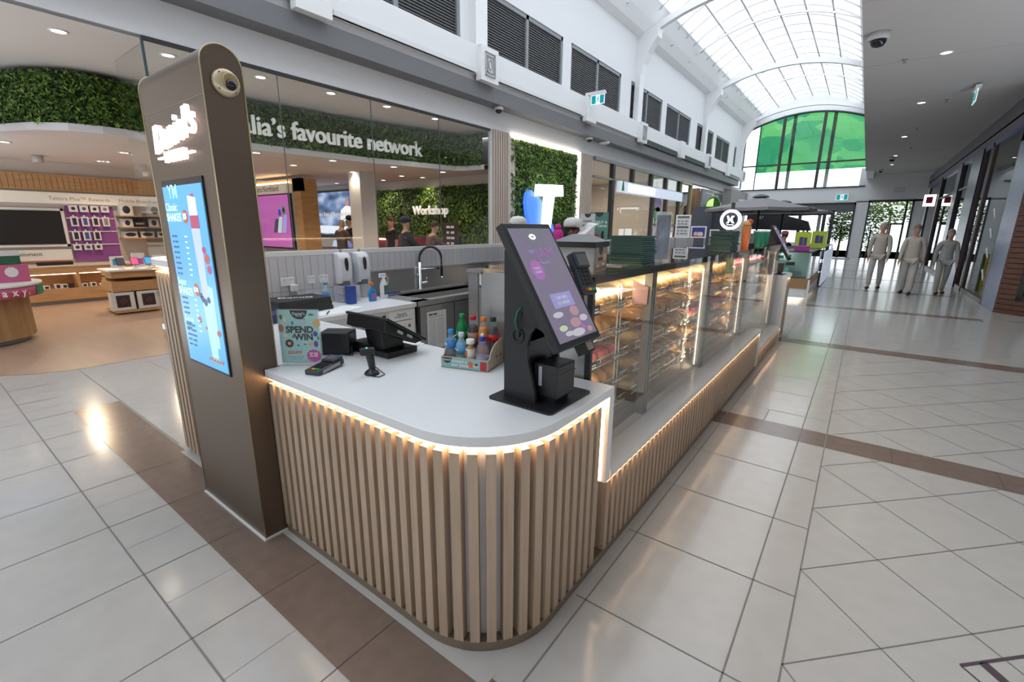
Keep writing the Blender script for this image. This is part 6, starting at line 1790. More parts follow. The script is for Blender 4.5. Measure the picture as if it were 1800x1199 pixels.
b = MB(); b.tube([(-0.12, -0.12, 0.03), (-0.11, -0.17, 0.05), (-0.08, -0.19, 0.006), (-0.13, -0.20, 0.004), (-0.16, -0.16, 0.004)], 0.0035, black, 6); b.build('cable', ps)
pp = MB(); T = Matrix.Rotation(radians(20), 4, 'Z')
for k in range(3): pp.box((-0.07, -0.05, 0.0005 + 0.004 * k), (0.08 - 0.01 * k, 0.06, 0.003 + 0.004 * k), paper, Matrix.Rotation(radians(20 + 14 * k), 4, 'Z'))
tag(pp.build('loose_papers', loc=(-2.10, 1.765, 0.912)), 'crumpled white papers on the counter behind the till', 'papers')

# ---- back bench: things along the tile wall
XT = -3.945
for i, yy in enumerate((2.54, 2.74)):
    t = thing('soap_dispenser', 'white wall soap dispenser with dark window, the %s one' % ('left' if i == 0 else 'right'), 'soap dispenser', (XT, yy, 1.065), group='soap dispensers on the tiles')
    b = MB(); b.prism([(0.0, 0.0), (0.085, 0.01), (0.105, 0.06), (0.115, 0.16), (0.105, 0.25), (0.07, 0.295), (0, 0.30)], -0.062, 0.062, mat('dispenser_white', (0.70, 0.71, 0.74), 0.3), axis='y'); b.build('body', t, bevel=0.015)
    b = MB(); b.prism([(0.018 * cos(q) + (0.0), 0.19 + 0.062 * sin(q)) for q in [2 * pi * k / 18 for k in range(18)]], 0.106, 0.119, mat('window_dark', (0.03, 0.03, 0.035), 0.2), axis='x'); b.build('level_window', t)
    b = MB(); b.box((0.02, -0.035, -0.012), (0.10, 0.035, 0.035), mat('dispenser_grey', (0.12, 0.13, 0.14), 0.4)); b.build('push_bar', t, bevel=0.006)
    b = MB(); b.tube([(0.03, 0, 0.30), (0.03, 0.012, 0.318), (0.03, 0.0, 0.327), (0.03, -0.012, 0.318), (0.03, 0, 0.30)], 0.004, black, 6); b.build('hook', t)
for i, (yy, w_) in enumerate(((2.02, 0.12), (2.24, 0.07), (2.36, 0.09))):
    t = thing('power_outlet', 'white power outlet on the tiles, %s' % ('with plug, farthest left', 'middle one', 'nearest the soap dispensers')[i], 'power outlet', (XT, yy, 1.13), group='power outlets on the tiles')
    b = MB(); b.box((0, -w_ / 2, -0.035), (0.010, w_ / 2, 0.035), white); b.build('plate', t, bevel=0.003)
    b = MB()
    for s_ in (-1, 1): b.box((0.010, s_ * w_ * 0.25 - 0.006, 0.012), (0.013, s_ * w_ * 0.25 + 0.006, 0.024), mat('switch_grey', (0.5, 0.5, 0.52), 0.4))
    b.build('switch', t)
t = thing('power_adapter', 'white plug-in adapter with white cable under the left outlet', 'adapter', (XT + 0.012, 2.06, 1.08))
b = MB(); b.box((0, -0.028, -0.035), (0.045, 0.028, 0.025), white); b.build('body', t, bevel=0.006)
b = MB(); b.tube([(0.03, 0, -0.035), (0.06, 0.05, -0.08), (0.10, 0.12, -0.14), (0.13, 0.10, -0.165), (0.18, -0.1, -0.16), (0.25, -0.35, -0.163)], 0.004, white, 6); b.build('cable', t)
t = thing('box_stack', 'stack of flat black cartons printed with white lettering on the back bench', 'boxes', (-3.72, 1.98, 0.912))
for k in range(3):
    b = MB(); b.box((-0.15 + 0.006 * k, -0.24, 0.036 * k + 0.001), (0.16, 0.22 - 0.008 * k, 0.036 * (k + 1)), black if k < 2 else mat('carton_black', (0.02, 0.02, 0.022), 0.6)); b.build('carton', t)
text('carton_text', 'Donuts', 0.09, paper, (0.0, -0.02, 0.1095), (0, 0, radians(62)), t, bold=0.001)
b = MB(); b.box((-3.50, 1.50, 0.9125), (-3.32, 1.72, 0.975), mat('navy_box', (0.03, 0.03, 0.12), 0.4)); tag(b.build('navy_box'), 'small navy box at the near end of the back bench', 'box')
pw_ = MB(); pw_.lathe([(0.03, 0), (0.032, 0.01), (0.032, 0.12), (0.026, 0.16), (0.012, 0.185), (0.012, 0.2)], clear_plastic('water_pet', (0.55, 0.68, 0.72), 0.25), n=16)
t = thing('water_bottle', 'clear water bottle with sky blue cap on the back bench', 'bottle', (-3.72, 2.24, 0.912)); pw_.build('shell', t)
b = MB(); b.lathe([(0.0145, 0.192), (0.0145, 0.212), (0.0001, 0.212)], c_blue, n=12); b.build('cap', t)
b = MB(); b.lathe([(0.0325, 0.07), (0.0325, 0.13)], mat('blue_label', (0.05, 0.22, 0.50), 0.4), n=16); b.build('label', t)
b = MB(); b.box((-3.71, 2.42, 0.9125), (-3.64, 2.49, 1.075), mat('royal_blue', (0.015, 0.06, 0.30), 0.4)); tag(b.build('blue_carton', bevel=0.002), 'tall royal blue carton on the back bench', 'carton')
t = thing('plastic_tub', 'stacked clear tubs with red and blue contents by the dispensers', 'tub', (-3.80, 2.50, 0.912))
b = MB(); b.box((-0.09, -0.08, 0), (0.06, 0.10, 0.075), clear_plastic('tub_clear', (0.75, 0.75, 0.8), 0.35)); b.box((-0.09, -0.08, 0.08), (0.06, 0.10, 0.15), M['tub_clear']); b.build('tub_shell', t, bevel=0.006)
b = MB(); b.box((-0.06, -0.03, 0.085), (0.04, 0.07, 0.115), mat('red_stuff', (0.35, 0.03, 0.04), 0.5)); b.box((-0.07, -0.05, 0.048), (0.045, 0.08, 0.062), mat('blue_stuff', (0.03, 0.03, 0.45), 0.4)); b.build('contents', t)
t = thing('spray_bottle', 'blue window cleaner spray bottle with orange head on the bench', 'bottle', (-3.66, 2.68, 0.912))
b = MB(); b.lathe([(0.034, 0), (0.038, 0.01), (0.038, 0.07), (0.026, 0.11), (0.013, 0.13), (0.013, 0.15)], mat('cleaner_blue', (0.01, 0.20, 0.50), 0.15), n=18, squash=(0.7, 1.1)); b.build('body', t)
b = MB(); b.box((-0.012, -0.02, 0.145), (0.012, 0.012, 0.18), c_or); b.box((-0.008, -0.035, 0.17), (0.008, -0.018, 0.18), mat('yellow_tip', (0.8, 0.5, 0.05), 0.4)); b.build('spray_head', t, bevel=0.003)
b = MB(); b.box((0.0268, -0.022, 0.03), (0.0275, 0.022, 0.075), mat('cleaner_label', (0.45, 0.10, 0.2), 0.5)); b.build('label', t)
t = thing('spray_bottle', 'tall white spray bottle with white handle on the bench', 'bottle', (-3.72, 2.86, 0.912))
b = MB(); b.lathe([(0.036, 0), (0.039, 0.01), (0.039, 0.12), (0.030, 0.16), (0.016, 0.19), (0.016, 0.21)], mat('hdpe_white', (0.72, 0.72, 0.72), 0.35), n=18); b.build('body', t)
b = MB(); b.box((-0.012, -0.045, 0.205), (0.012, 0.025, 0.245), white); b.tube([(0, 0.025, 0.225), (0, 0.055, 0.20), (0, 0.055, 0.15), (0, 0.035, 0.13)], 0.006, mat('tan_trigger', (0.6, 0.5, 0.42), 0.4), 8); b.build('spray_head', t, bevel=0.004)
b = MB(); b.box((0.0365, -0.025, 0.04), (0.0395, 0.025, 0.13), mat('spray_label', (0.08, 0.14, 0.16), 0.5)); b.build('label', t)
for k, (x, y, a, lb) in enumerate(((-3.50, 2.25, 20, 'large white paper sheet on the back bench'), (-3.42, 2.02, -8, 'small white note beside the pen on the back bench'))):
    b = MB(); b.box((-0.10, -0.15, 0.0005 + 0.001 * k), (0.10, 0.15, 0.0015 + 0.001 * k), paper); tag(b.build('paper_sheet', loc=(x, y, 0.912), rot=(0, 0, radians(a))), lb, 'paper')
b = MB(); b.tube([(0, -0.07, 0.007), (0, 0.06, 0.007)], 0.0045, mat('pen_blue', (0.02, 0.02, 0.18), 0.3), 8); tag(b.build('pen', loc=(-3.40, 2.05, 0.9145), rot=(0, 0, radians(50))), 'dark blue pen lying on white paper', 'pen')
# notices on the cupboard front
def notice(name, label, x, y0, y1, z0, z1, kind):
    t = thing(name, label, 'notice')
    b = MB(); b.box((x, y0, z0), (x + 0.0015, y1, z1), paper); s = b.build('sheet', t)
    T = frame_T((x + 0.0016, y0, z0), (0, 1, 0), (0, 0, 1)); w_, h_ = y1 - y0, z1 - z0
    b = MB()
    if kind == 0:
        rect(b, T, w_ * .12, h_ * .76, w_ * .9, h_ * .775, ink, z=0)
        for k in range(3):
            for j in range(2): disc(b, T, w_ * (0.30 + 0.5 * j), h_ * (0.62 - 0.2 * k), 0.016, 0.016, mat('donut_dot', (0.35, 0.12, 0.06), 0.5), z=0)
            scribble(b, T, w_ * .45, h_ * (0.62 - 0.2 * k), 0.05, 0.006, ink, z=0, words=1, seed=k)
        scribble(b, T, w_ * .2, h_ * .86, w_ * .6, 0.006, ink, z=0)
    else:
        scribble(b, T, w_ * .1, h_ * .92, w_ * .45, 0.016, ink, z=0, words=2); scribble(b, T, w_ * .1, h_ * .85, w_ * .8, 0.007, mat('gold_ink', (0.5, 0.38, 0.12), 0.5), z=0)
        for j in range(2):
            for k in range(18): scribble(b, T, w_ * (.1 + .42 * j), h_ * (.78 - .04 * k), w_ * .36, 0.004, mat('grey_ink', (0.35, 0.35, 0.34), 0.5) if not (j and k > 9) else M['gold_ink'], z=0, words=4, seed=k + 20 * j)
    b.build('print', s)
    if kind == 0: text('notice_text', 'Daniel\u2019s', 0.035, ink, (x + 0.003, (y0 + y1) / 2, z1 - 0.035), RE, s, ext=0.0003)
notice('menu_notice', 'white donut menu notice on the cupboard under the bench', -3.277, 2.56, 2.84, 0.46, 0.86, 0)
notice('menu_notice', 'cream printed notice taped to the steel cupboard door', -3.272, 3.00, 3.26, 0.42, 0.80, 1)

# ---- sink bench
t = thing('sink_bench', 'stainless steel sink bench with deep bowl and upstand', 'sink')
b = MB(); b.box((-3.94, 2.885, 0.87), (-3.87, 4.40, 0.92), steel); b.box((-3.36, 2.885, 0.87), (-3.262, 4.40, 0.92), steel); b.box((-3.94, 2.885, 0.87), (-3.26, 3.04, 0.92), steel); b.box((-3.94, 4.25, 0.87), (-3.26, 4.40, 0.92), steel)
b.build('rim', t)
sd = mat('bowl_steel', (0.42, 0.40, 0.37), 0.4, metal=0.4)
b = MB(); b.box((-3.87, 3.04, 0.62), (-3.36, 4.25, 0.63), sd); b.box((-3.875, 3.04, 0.62), (-3.87, 4.25, 0.9), sd); b.box((-3.36, 3.04, 0.62), (-3.355, 4.25, 0.9), sd); b.box((-3.87, 3.035, 0.62), (-3.36, 3.04, 0.9), sd); b.box((-3.87, 4.25, 0.62), (-3.36, 4.255, 0.9), sd); b.build('bowl', t)
b = MB(); b.box((-3.944, 2.885, 0.92), (-3.936, 4.5, 1.155), steel); b.box((-3.944, 2.885, 1.155), (-3.93, 9.0, 1.17), mat('steel_edge', (0.7, 0.7, 0.7), 0.3, metal=0.6)); b.box((-3.944, 4.5, 0.9), (-3.936, 9.0, 1.155), steel); b.build('upstand', t)
b = MB(); b.box((-3.30, 2.90, 0.08), (-3.275, 4.38, 0.86), steel); b.box((-3.274, 3.38, 0.1), (-3.272, 3.388, 0.85), dark); b.box((-3.29, 2.885, 0.08), (-3.27, 2.915, 0.87), dark); b.build('door', t)
b = MB(); b.box((-3.93, 2.90, 0.921), (-3.74, 3.02, 0.926), mat('blue_cloth', (0.05, 0.06, 0.22), 0.8)); tag(b.build('blue_cloth'), 'folded navy cloth at the near corner of the sink', 'cloth')
b = MB(); b.box((-3.90, 3.05, 0.9205), (-3.88, 3.2, 0.93), M['blue_cloth']); tag(b.build('blue_cloth'), 'narrow navy cloth lying behind the sink bowl', 'cloth')
t = thing('spring_tap', 'chrome pull-down kitchen tap with black spring hose arching over the sink', 'tap', (-3.905, 3.50, 0.92))
b = MB(); b.lathe([(0.028, 0), (0.026, 0.01), (0.017, 0.02), (0.017, 0.30), (0.012, 0.30)], chrome, n=16); b.tube([(0.0, 0.01, 0.07), (0.02, 0.07, 0.075), (0.02, 0.09, 0.075)], 0.013, chrome, 10); b.tube([(0.02, 0.075, 0.08), (0.02, 0.085, 0.13)], 0.004, chrome, 6); b.tube([(0.0, -0.02, 0.16), (0.0, -0.045, 0.165)], 0.012, chrome, 8); b.build('column', t)
pth = [(0.05 * 0, 0.0, 0.30)] + [(0.03 * (1 - cos(radians(a))), 0.14 * (1 - cos(radians(a))) / 1.0, 0.33 + 0.135 * sin(radians(a))) for a in range(0, 181, 12)] + [(0.06, 0.28, 0.28)]
b = MB(); b.tube(pth, 0.007, black, 8)
P2 = [Vector(p) for p in pth]
for i in range(len(P2) - 1):
    for u in (0.15, 0.5, 0.85):
        p = P2[i].lerp(P2[i + 1], u); d = (P2[i + 1] - P2[i]).normalized(); a = d.cross(Vector((1, 0, 0))).normalized(); c = d.cross(a)
        b.tube([p + (a * cos(q) + c * sin(q)) * 0.014 for q in [2 * pi * k / 10 for k in range(10)]], 0.0022, blackm, 5, closed=True)
b.build('spring_hose', t)
b = MB(); b.tube([(0.06, 0.28, 0.28), (0.06, 0.28, 0.22), (0.06, 0.28, 0.13)], [0.011, 0.015, 0.015], black, 10); b.tube([(0.06, 0.28, 0.13), (0.06, 0.28, 0.105)], [0.014, 0.020], chrome, 12); b.build('spray_head', t)
b = MB(); b.tube([(0.01, 0.01, 0.225), (0.05, 0.23, 0.225)], 0.007, chrome, 8); b.tube([(0.05, 0.235, 0.21), (0.05, 0.235, 0.24)], 0.012, black, 8); b.build('holder_arm', t)

# ---- steel cold box between bench and display
t = thing('steel_cabinet', 'waist-high stainless steel cabinet with notice beside the pastry case', 'cabinet', (-2.48, 4.05, 0))
b = MB(); b.box((-0.61, -0.65, 0.05), (0.55, 0.65, 1.17), steel); b.build('body', t)
b = MB(); b.box((-0.62, -0.665, 1.17), (0.56, 0.66, 1.20), mat('steel_top', (0.62, 0.62, 0.61), 0.25, metal=0.9)); b.build('top', t)
b = MB(); b.box((-0.48, -0.6535, 0.2), (-0.475, -0.65, 1.17), dark); b.build('door_gap', t)
b = MB(); b.box((-0.46, -0.655, 1.03), (-0.25, -0.6515, 1.165), paper); s = b.build('notice_sheet', t)
b = MB(); Tn = frame_T((-0.46, -0.6555, 1.03), (1, 0, 0), (0, 0, 1)); disc(b, Tn, 0.10, 0.10, 0.020, 0.020, mat('navy_print', (0.02, 0.03, 0.08), 0.5), z=0); disc(b, Tn, 0.106, 0.10, 0.008, 0.013, paper, z=0.001); b.prism([(0, 0), (0.21, 0), (0.21, 0.03), (0.16, 0.008), (0.1, 0.002), (0.05, 0.008), (0, 0.03)], 0, 0.0008, mat('navy_print2', (0.03, 0.07, 0.2), 0.5), T=Tn); scribble(b, Tn, 0.05, 0.062, 0.11, 0.005, M['grey_ink'], z=0, words=2); b.build('notice_print', s)

# ---- on top of the case
nd = thing('napkin_dispenser', 'clear napkin dispenser with black lid on the pastry case', 'napkin dispenser', (-1.125, 2.07, 1.3985), radians(10))
b = MB()
b.prism([(-0.10, -0.105), (0.10, -0.105), (0.10, 0.105), (-0.10, 0.105)], 0.0, 0.005, clear_plastic('smoke_clear', (0.42, 0.43, 0.45), 0.5))
for q in (((-0.105, -0.11), (0.105, -0.107)), ((-0.105, 0.107), (0.105, 0.11)), ((-0.105, -0.11), (-0.102, 0.11)), ((0.102, -0.11), (0.105, 0.11))): b.box((q[0][0], q[0][1], 0), (q[1][0], q[1][1], 0.115), M['smoke_clear'])
b.build('tub', nd)
b = MB(); b.box((-0.08, -0.07, 0.006), (0.02, 0.07, 0.09), paper); b.build('napkins', nd)
b = MB(); b.box((-0.112, -0.117, 0.112), (0.112, 0.117, 0.138), black)
vs = [(-0.108, -0.113, 0.138), (0.108, -0.113, 0.138), (0.108, 0.113, 0.138), (-0.108, 0.113, 0.138), (-0.035, -0.035, 0.172), (0.035, -0.035, 0.172), (0.035, 0.035, 0.172), (-0.035, 0.035, 0.172)]
b.add(vs, [(0, 1, 5, 4), (1, 2, 6, 5), (2, 3, 7, 6), (3, 0, 4, 7), (4, 5, 6, 7)], mat('lid_grey', (0.05, 0.05, 0.055), 0.3)); b.build('lid', nd)
b = MB(); b.add([(-0.02, -0.015, 0.17), (0.02, -0.012, 0.17), (0.06, 0.02, 0.215), (0.02, 0.03, 0.228), (0.075, 0.05, 0.222), (0.0, 0.02, 0.178)], [(0, 1, 2, 5), (5, 2, 4, 3), (0, 5, 3)], paper); b.build('tissue', nd)
b = MB(); b.box((0.1055, -0.09, 0.004), (0.1065, 0.09, 0.112), mat('kraft', (0.30, 0.23, 0.18), 0.6)); k_ = b.build('label', nd)
T = frame_T((0.1066, -0.09, 0.004), (0, 1, 0), (0, 0, 1)); b = MB(); b.prism([(0.045, 0.108)] + [(0.08 - 0.035 * cos(radians(a)), 0.108 - 0.038 * sin(radians(a))) for a in range(15, 180, 15)] + [(0.115, 0.108)], 0, 0.0006, ch_, T=T); disc(b, T, 0.145, 0.06, 0.022, 0.018, mat('print_bun', (0.65, 0.40, 0.15), 0.5), z=0); disc(b, T, 0.13, 0.025, 0.018, 0.007, mat('print_cream', (0.75, 0.6, 0.45), 0.5), z=0); disc(b, T, 0.04, 0.02, 0.014, 0.010, mat('print_bun', (0.65, 0.40, 0.15), 0.5), z=0); b.build('label_art', k_)
text('label_text', 'NAPKIN', 0.022, ink, (0.108, -0.015, 0.055), RE, k_, ext=0.0003, bold=0.0005)
text('label_text', 'Front', 0.0, ink, (0.108, -0.015, 0.075), RE, k_, ext=0.0) if False else None

tealc = mat('teal_card', (0.03, 0.085, 0.075), 0.6); tealc2 = mat('teal_card_edge', (0.015, 0.03, 0.03), 0.7)
tray_ = MB(); tray_.box((-1.45, 2.34, 1.3985), (-1.02, 2.44, 1.404), greymetal); tag(tray_.build('serving_tongs_tray'), 'thin grey tray on the case glass before the box stack', 'tray')
def box_stack(x0, x1, y0, y1, z, n_, nm, top_open=True):
    r = random.Random(int(y0 * 10))
    for k in range(n_):
        dx, dy = r.uniform(-.008, .008), r.uniform(-.008, .008)
        t = thing('flat_packed_box', 'flat-packed dark teal donut box, %s from the bottom of the %s stack' % (ORD[k], nm), 'box', ((x0 + x1) / 2 + dx, (y0 + y1) / 2 + dy, z), radians(r.uniform(-1.5, 1.5)), 'flat-packed boxes in the %s stack' % nm)
        b = MB(); b.box((-(x1 - x0) / 2, -(y1 - y0) / 2, 0), ((x1 - x0) / 2, (y1 - y0) / 2, 0.0085), tealc); b.build('board', t)
        b = MB(); b.box((-(x1 - x0) / 2 + 0.01, -(y1 - y0) / 2 - 0.001, 0.0086), ((x1 - x0) / 2 - 0.01, (y1 - y0) / 2 + 0.001, 0.0112), tealc2); b.build('fold', t)
        z += 0.0115
box_stack(-1.17, -0.97, 2.50, 2.70, 1.3985, 14, 'near')
box_stack(-1.19, -0.99, 4.75, 5.05, 1.3985, 16, 'second')
t = thing('upright_sign', 'tall clear stand with dark photo card between the box stacks', 'sign', (-0.985, 2.83, 1.3985), radians(50))
b = MB(); b.box((-0.05, -0.004, 0), (0.05, 0.004, 0.30), acr); b.build('holder', t)
b = MB(); b.box((-0.045, -0.006, 0.02), (0.045, -0.004, 0.28), mat('photo_card', (0.14, 0.12, 0.14), 0.3, noise=(0.3, 0.36, 0.45), scale=(14, 14, 9))); b.build('card', t)
hs = MB(); hs.prism([(-0.06, 0), (0.03, 0), (0.035, 0.10), (-0.06, 0.14)], 0, 0.003, mat('card_pink', (0.5, 0.3, 0.3), 0.5), axis='y')
t = thing('hanging_card', 'pink picture card taped inside the case at the first post', 'card', (-0.99, 2.585, 1.17)); hs.build('card', t)
t = thing('cup_tower', 'tall orange cup stack topped with a round display donut', 'cups', (-1.16, 6.25, 1.3985))
b = MB(); b.lathe([(0.042, 0), (0.056, 0.235), (0.056, 0.24)], mat('orange_card', (0.55, 0.22, 0.07), 0.5), n=20); b.build('cups', t)
b = MB(); b.sphere((0, 0, 0.27), (0.05, 0.05, 0.04), mat('print_bun', (0.65, 0.40, 0.15), 0.5)); b.sphere((0.03, 0, 0.29), (0.035, 0.035, 0.03), mat('red_ball', (0.5, 0.08, 0.04), 0.5)); b.build('topper', t)
for k, (y_, lb) in enumerate(((6.55, 'green paper cup stack, nearer one beside the orange tower'), (6.75, 'green paper cup stack, farther one beside the orange tower'))):
    t = thing('cup_stack', lb, 'cups', (-1.06 + 0.03 * k, y_, 1.3985), group='green cup stacks'); b = MB(); b.lathe([(0.045, 0), (0.055, 0.17), (0.055, 0.175)], mat('cup_green', (0.0, 0.22, 0.13), 0.5), n=18); b.build('cups', t)
    b = MB(); b.lathe([(0.056, 0.17), (0.058, 0.185), (0.05, 0.185)], paper, n=18); b.build('rim', t)
t = thing('price_strip', 'small yellow card hanging in the third bay window', 'card', (-0.96, 4.62, 1.22)); b = MB(); b.box((-0.002, -0.16, -0.02), (0.0, 0.14, 0.14), mat('yellow_card', (0.55, 0.52, 0.02), 0.5)); b.build('card', t)
b = MB()
for k in range(3): b.box((-3.2 + 0.22 * k, 6.85, 1.2005), (-3.02 + 0.22 * k, 6.95, 1.245), [c_red, mat('yellow_s', (0.75, 0.45, 0.03), 0.4), c_red][k])
b = None

# things standing on the wall coping
hat = [('pink', (0.62, 0.03, 0.28), 6.55), ('black', (0.012, 0.012, 0.015), 6.85), ('violet blue', (0.10, 0.11, 0.34), 7.12)]
for nm, c_, yy in hat:
    t = thing('knitted_beanie', '%s knitted beanie with pompom standing on the tiled wall' % nm, 'beanie', (-3.99, yy, 1.385), group='beanies on the tiled wall')
    b = MB(); b.lathe([(0.088, 0), (0.095, 0.02), (0.095, 0.10), (0.085, 0.15), (0.05, 0.19), (0.0001, 0.20)], mat('knit_' + nm, c_, 0.9, noise=tuple(v * 0.6 for v in c_), scale=(60, 60, 60)), n=20); b.build('hat', t)
    b = MB(); b.sphere((0, 0, 0.225), 0.055, M['knit_' + nm]); b.build('pompom', t)
def standing_poster(label, x, y, w_, h_, col, lines, rz=35, logo=True, tcol=None):
    t = thing('standing_poster', label, 'poster', (x, y, 1.3855), radians(rz))
    b = MB(); b.box((-w_ / 2, -0.004, 0), (w_ / 2, 0.004, h_), mat('poster_' + label[:6], col, 0.5)); s = b.build('board', t)
    if logo:
        b = MB(); T = frame_T((0, -0.0045, 0), (1, 0, 0), (0, 0, 1)); b.prism([(-w_ * .22, h_)] + [(-w_ * .22 * cos(radians(a)), h_ - w_ * .25 * sin(radians(a))) for a in range(15, 180, 15)] + [(w_ * .22, h_)], 0, 0.001, ch_, T=T); b.build('badge', s)
    for (tx_, sz, zz) in lines: text('poster_text', tx_, sz, tcol or paper, (0, -0.006, zz), RX, s, ext=0.0005, bold=0.001)
    return t, s
standing_poster('white Happy Birthday poster standing on the tiled wall', -3.99, 7.55, 0.26, 0.46, (0.62, 0.6, 0.6), [('HAPPY', 0.05, 0.33), ('Birthday', 0.06, 0.26)], tcol=ink)
tp, s = standing_poster('teal Donut and Any Drink poster standing on the tiled wall', -3.99, 8.0, 0.34, 0.50, (0.10, 0.25, 0.21), [('DONUT &', 0.065, 0.32), ('ANY DRINK', 0.058, 0.25)])
b = MB(); T = frame_T((0, -0.006, 0), (1, 0, 0), (0, 0, 1)); disc(b, T, -0.05, 0.08, 0.06, 0.035, mat('print_red', (0.45, 0.03, 0.03), 0.5), z=0); b.prism([(0.05, 0.02), (0.10, 0.02), (0.10, 0.12), (0.082, 0.17), (0.068, 0.17), (0.05, 0.12)], 0, 0.001, cola, T=T); b.build('poster_art', s)
for k, (y_, x_, w_, h_, c_, lb, lines) in enumerate(((12.0, -3.68, 0.36, 0.55, (0.62, 0.62, 0.60), 'white price list board with dark heading bars near the tiled wall end', []), (12.0, -3.29, 0.36, 0.28, (0.03, 0.05, 0.25), 'navy forty-eight dollar special poster beyond the tiled wall', [('48', 0.13, 0.09)]), (15.0, -3.65, 0.26, 0.20, (0.09, 0.08, 0.08), 'small dark menu board with white frame beyond the navy poster', []))):
    t = thing('promo_board', lb, 'sign', (x_, y_, 1.385), radians(3))
    b = MB(); b.box((-w_ / 2, -0.02, -1.385), (w_ / 2 * 0 - w_ / 2 + 0.04, 0.0, 0), greymetal); b.box((w_ / 2 - 0.04, -0.02, -1.385), (w_ / 2, 0, 0), greymetal); b.box((-w_ / 2, -0.02, 0), (w_ / 2, 0.01, h_), paper); b.build('frame', t)
    b = MB(); b.box((-w_ / 2 + 0.03, -0.023, 0.03), (w_ / 2 - 0.03, -0.02, h_ - 0.03), mat('pb%d' % k, c_, 0.5))
    T = frame_T((-w_ / 2, -0.0235, 0), (1, 0, 0), (0, 0, 1))
    if k == 0:
        for (z_, m_) in ((h_ * .86, ink), (h_ * .42, ink)): rect(b, T, 0.04, z_, w_ - 0.04, z_ + 0.045, mat('board_green', (0.08, 0.12, 0.09), 0.5), z=0)
        for z_ in (.72, .6, .3, .18): scribble(b, T, 0.05, h_ * z_, w_ - 0.1, 0.02, ink, z=0, words=3, seed=int(z_ * 10))
    if k == 1: disc(b, T, w_ / 2, 0.085, 0.13, 0.06, mat('print_coral', (0.6, 0.15, 0.15), 0.5), z=0)
    pb_ = b.build('panel', t)
    for (tx_, sz, zz) in lines: text('poster_text', '$48', sz, paper, (0, -0.027, zz), RX, pb_, ext=0.001, bold=0.004)

# ---- round glowing cafe sign on a post, umbrellas, cafe behind
t = thing('round_cafe_sign', 'round white glowing ring sign with X figure emblem on a dark post', 'sign', (-3.02, 14.0, 0))
b = MB(); b.box((-0.04, 0.06, 0), (0.04, 0.14, 2.3), dark); b.build('post', t)
b = MB(); T = Matrix.Translation((0, 0, 1.85)) @ Matrix.Rotation(radians(90), 4, 'X')
b.lathe([(0.195, -0.04), (0.268, -0.04), (0.268, 0.05), (0.195, 0.05), (0.195, -0.04)], mat('ring_glow', (1, 1, 1), 0.4, emit=(0.9, 0.95, 1), strength=2.2), T=T, n=36); b.build('glowing_ring', t)
b = MB(); b.lathe([(0.195, -0.03), (0.195, 0.035), (0.001, 0.035)], mat('sign_black', (0.02, 0.03, 0.035), 0.4), T=T, n=30); b.build('disc', t)
b = MB(); T = frame_T((0, -0.038, 1.85), (1, 0, 0), (0, 0, 1)); wg = mat('emblem_white', (1, 1, 1), 0.4, emit=(0.9, 0.95, 1), strength=1.2)
disc(b, T, -0.075, 0.085, 0.028, 0.028, wg, z=0)
b.prism([(-0.09, 0.045), (-0.04, 0.07), (0.0, 0.0), (-0.04, -0.10), (-0.11, -0.10), (-0.06, -0.03)], 0, 0.005, wg, T=T); b.prism([(0.10, 0.10), (0.02, 0.10), (-0.01, 0.03), (0.0, -0.04), (0.05, -0.10), (0.11, -0.10), (0.06, -0.02), (0.05, 0.03)], 0, 0.005, wg, T=T); rect(b, T, -0.09, -0.145, 0.09, -0.125, wg, z=0); b.build('emblem', t)


def umbrella(label, loc, r, zr, za, sides=8):
    t = thing('market_umbrella', label, 'umbrella', loc)
    fab = mat('umbrella_grey', (0.23, 0.22, 0.23), 0.85)
    b = MB()
    P0 = [(r * cos(2 * pi * i / sides + 0.3), r * sin(2 * pi * i / sides + 0.3)) for i in range(sides)]
    for i in range(sides):
        a, c = P0[i], P0[(i + 1) % sides]
        rows_ = []
        for q in (0.08, 0.35, 0.68, 1.0):
            zz = za - (za - zr) * (q ** 0.9)
            rows_.append([(a[0] * q, a[1] * q, zz), ((a[0] + c[0]) / 2 * q * 0.99, (a[1] + c[1]) / 2 * q * 0.99, zz - 0.015 * q), (c[0] * q, c[1] * q, zz)])
        for u, v_ in zip(rows_, rows_[1:]):
            b.add(u + v_, [(0, 1, 4, 3), (1, 2, 5, 4)], fab)
        e_ = rows_[-1]
        b.add(e_ + [(p[0], p[1], p[2] - 0.09) for p in e_], [(0, 1, 4, 3), (1, 2, 5, 4)], fab)
    b.build('canopy', t)
    b = MB(); b.lathe([(0.26, za - 0.03), (0.2, za + 0.02), (0.05, za + 0.07), (0.0001, za + 0.07)], mat('umbrella_cap', (0.13, 0.14, 0.15), 0.8), n=8); b.build('vent_cap', t)
    b = MB(); b.lathe([(0.03, 0), (0.03, za)], dark, n=12); b.build('pole', t)
    b = MB(); b.lathe([(0.3, 0), (0.3, 0.06), (0.04, 0.08), (0.04, 0.3)], dark, n=20); b.build('base', t)
    for i in range(sides):
        b = MB(); b.tube([(0, 0, za - 0.06), (P0[i][0] * 0.98, P0[i][1] * 0.98, zr - 0.02)], 0.01, dark, 5); b.build('rib', t)
    return t
umbrella('large grey cafe umbrella nearest the round sign', (-2.86, 17.0, 0), 1.62, 2.24, 2.62)
umbrella('second grey cafe umbrella partly hidden behind the first', (-2.75, 21.5, 0), 1.75, 2.26, 2.65)

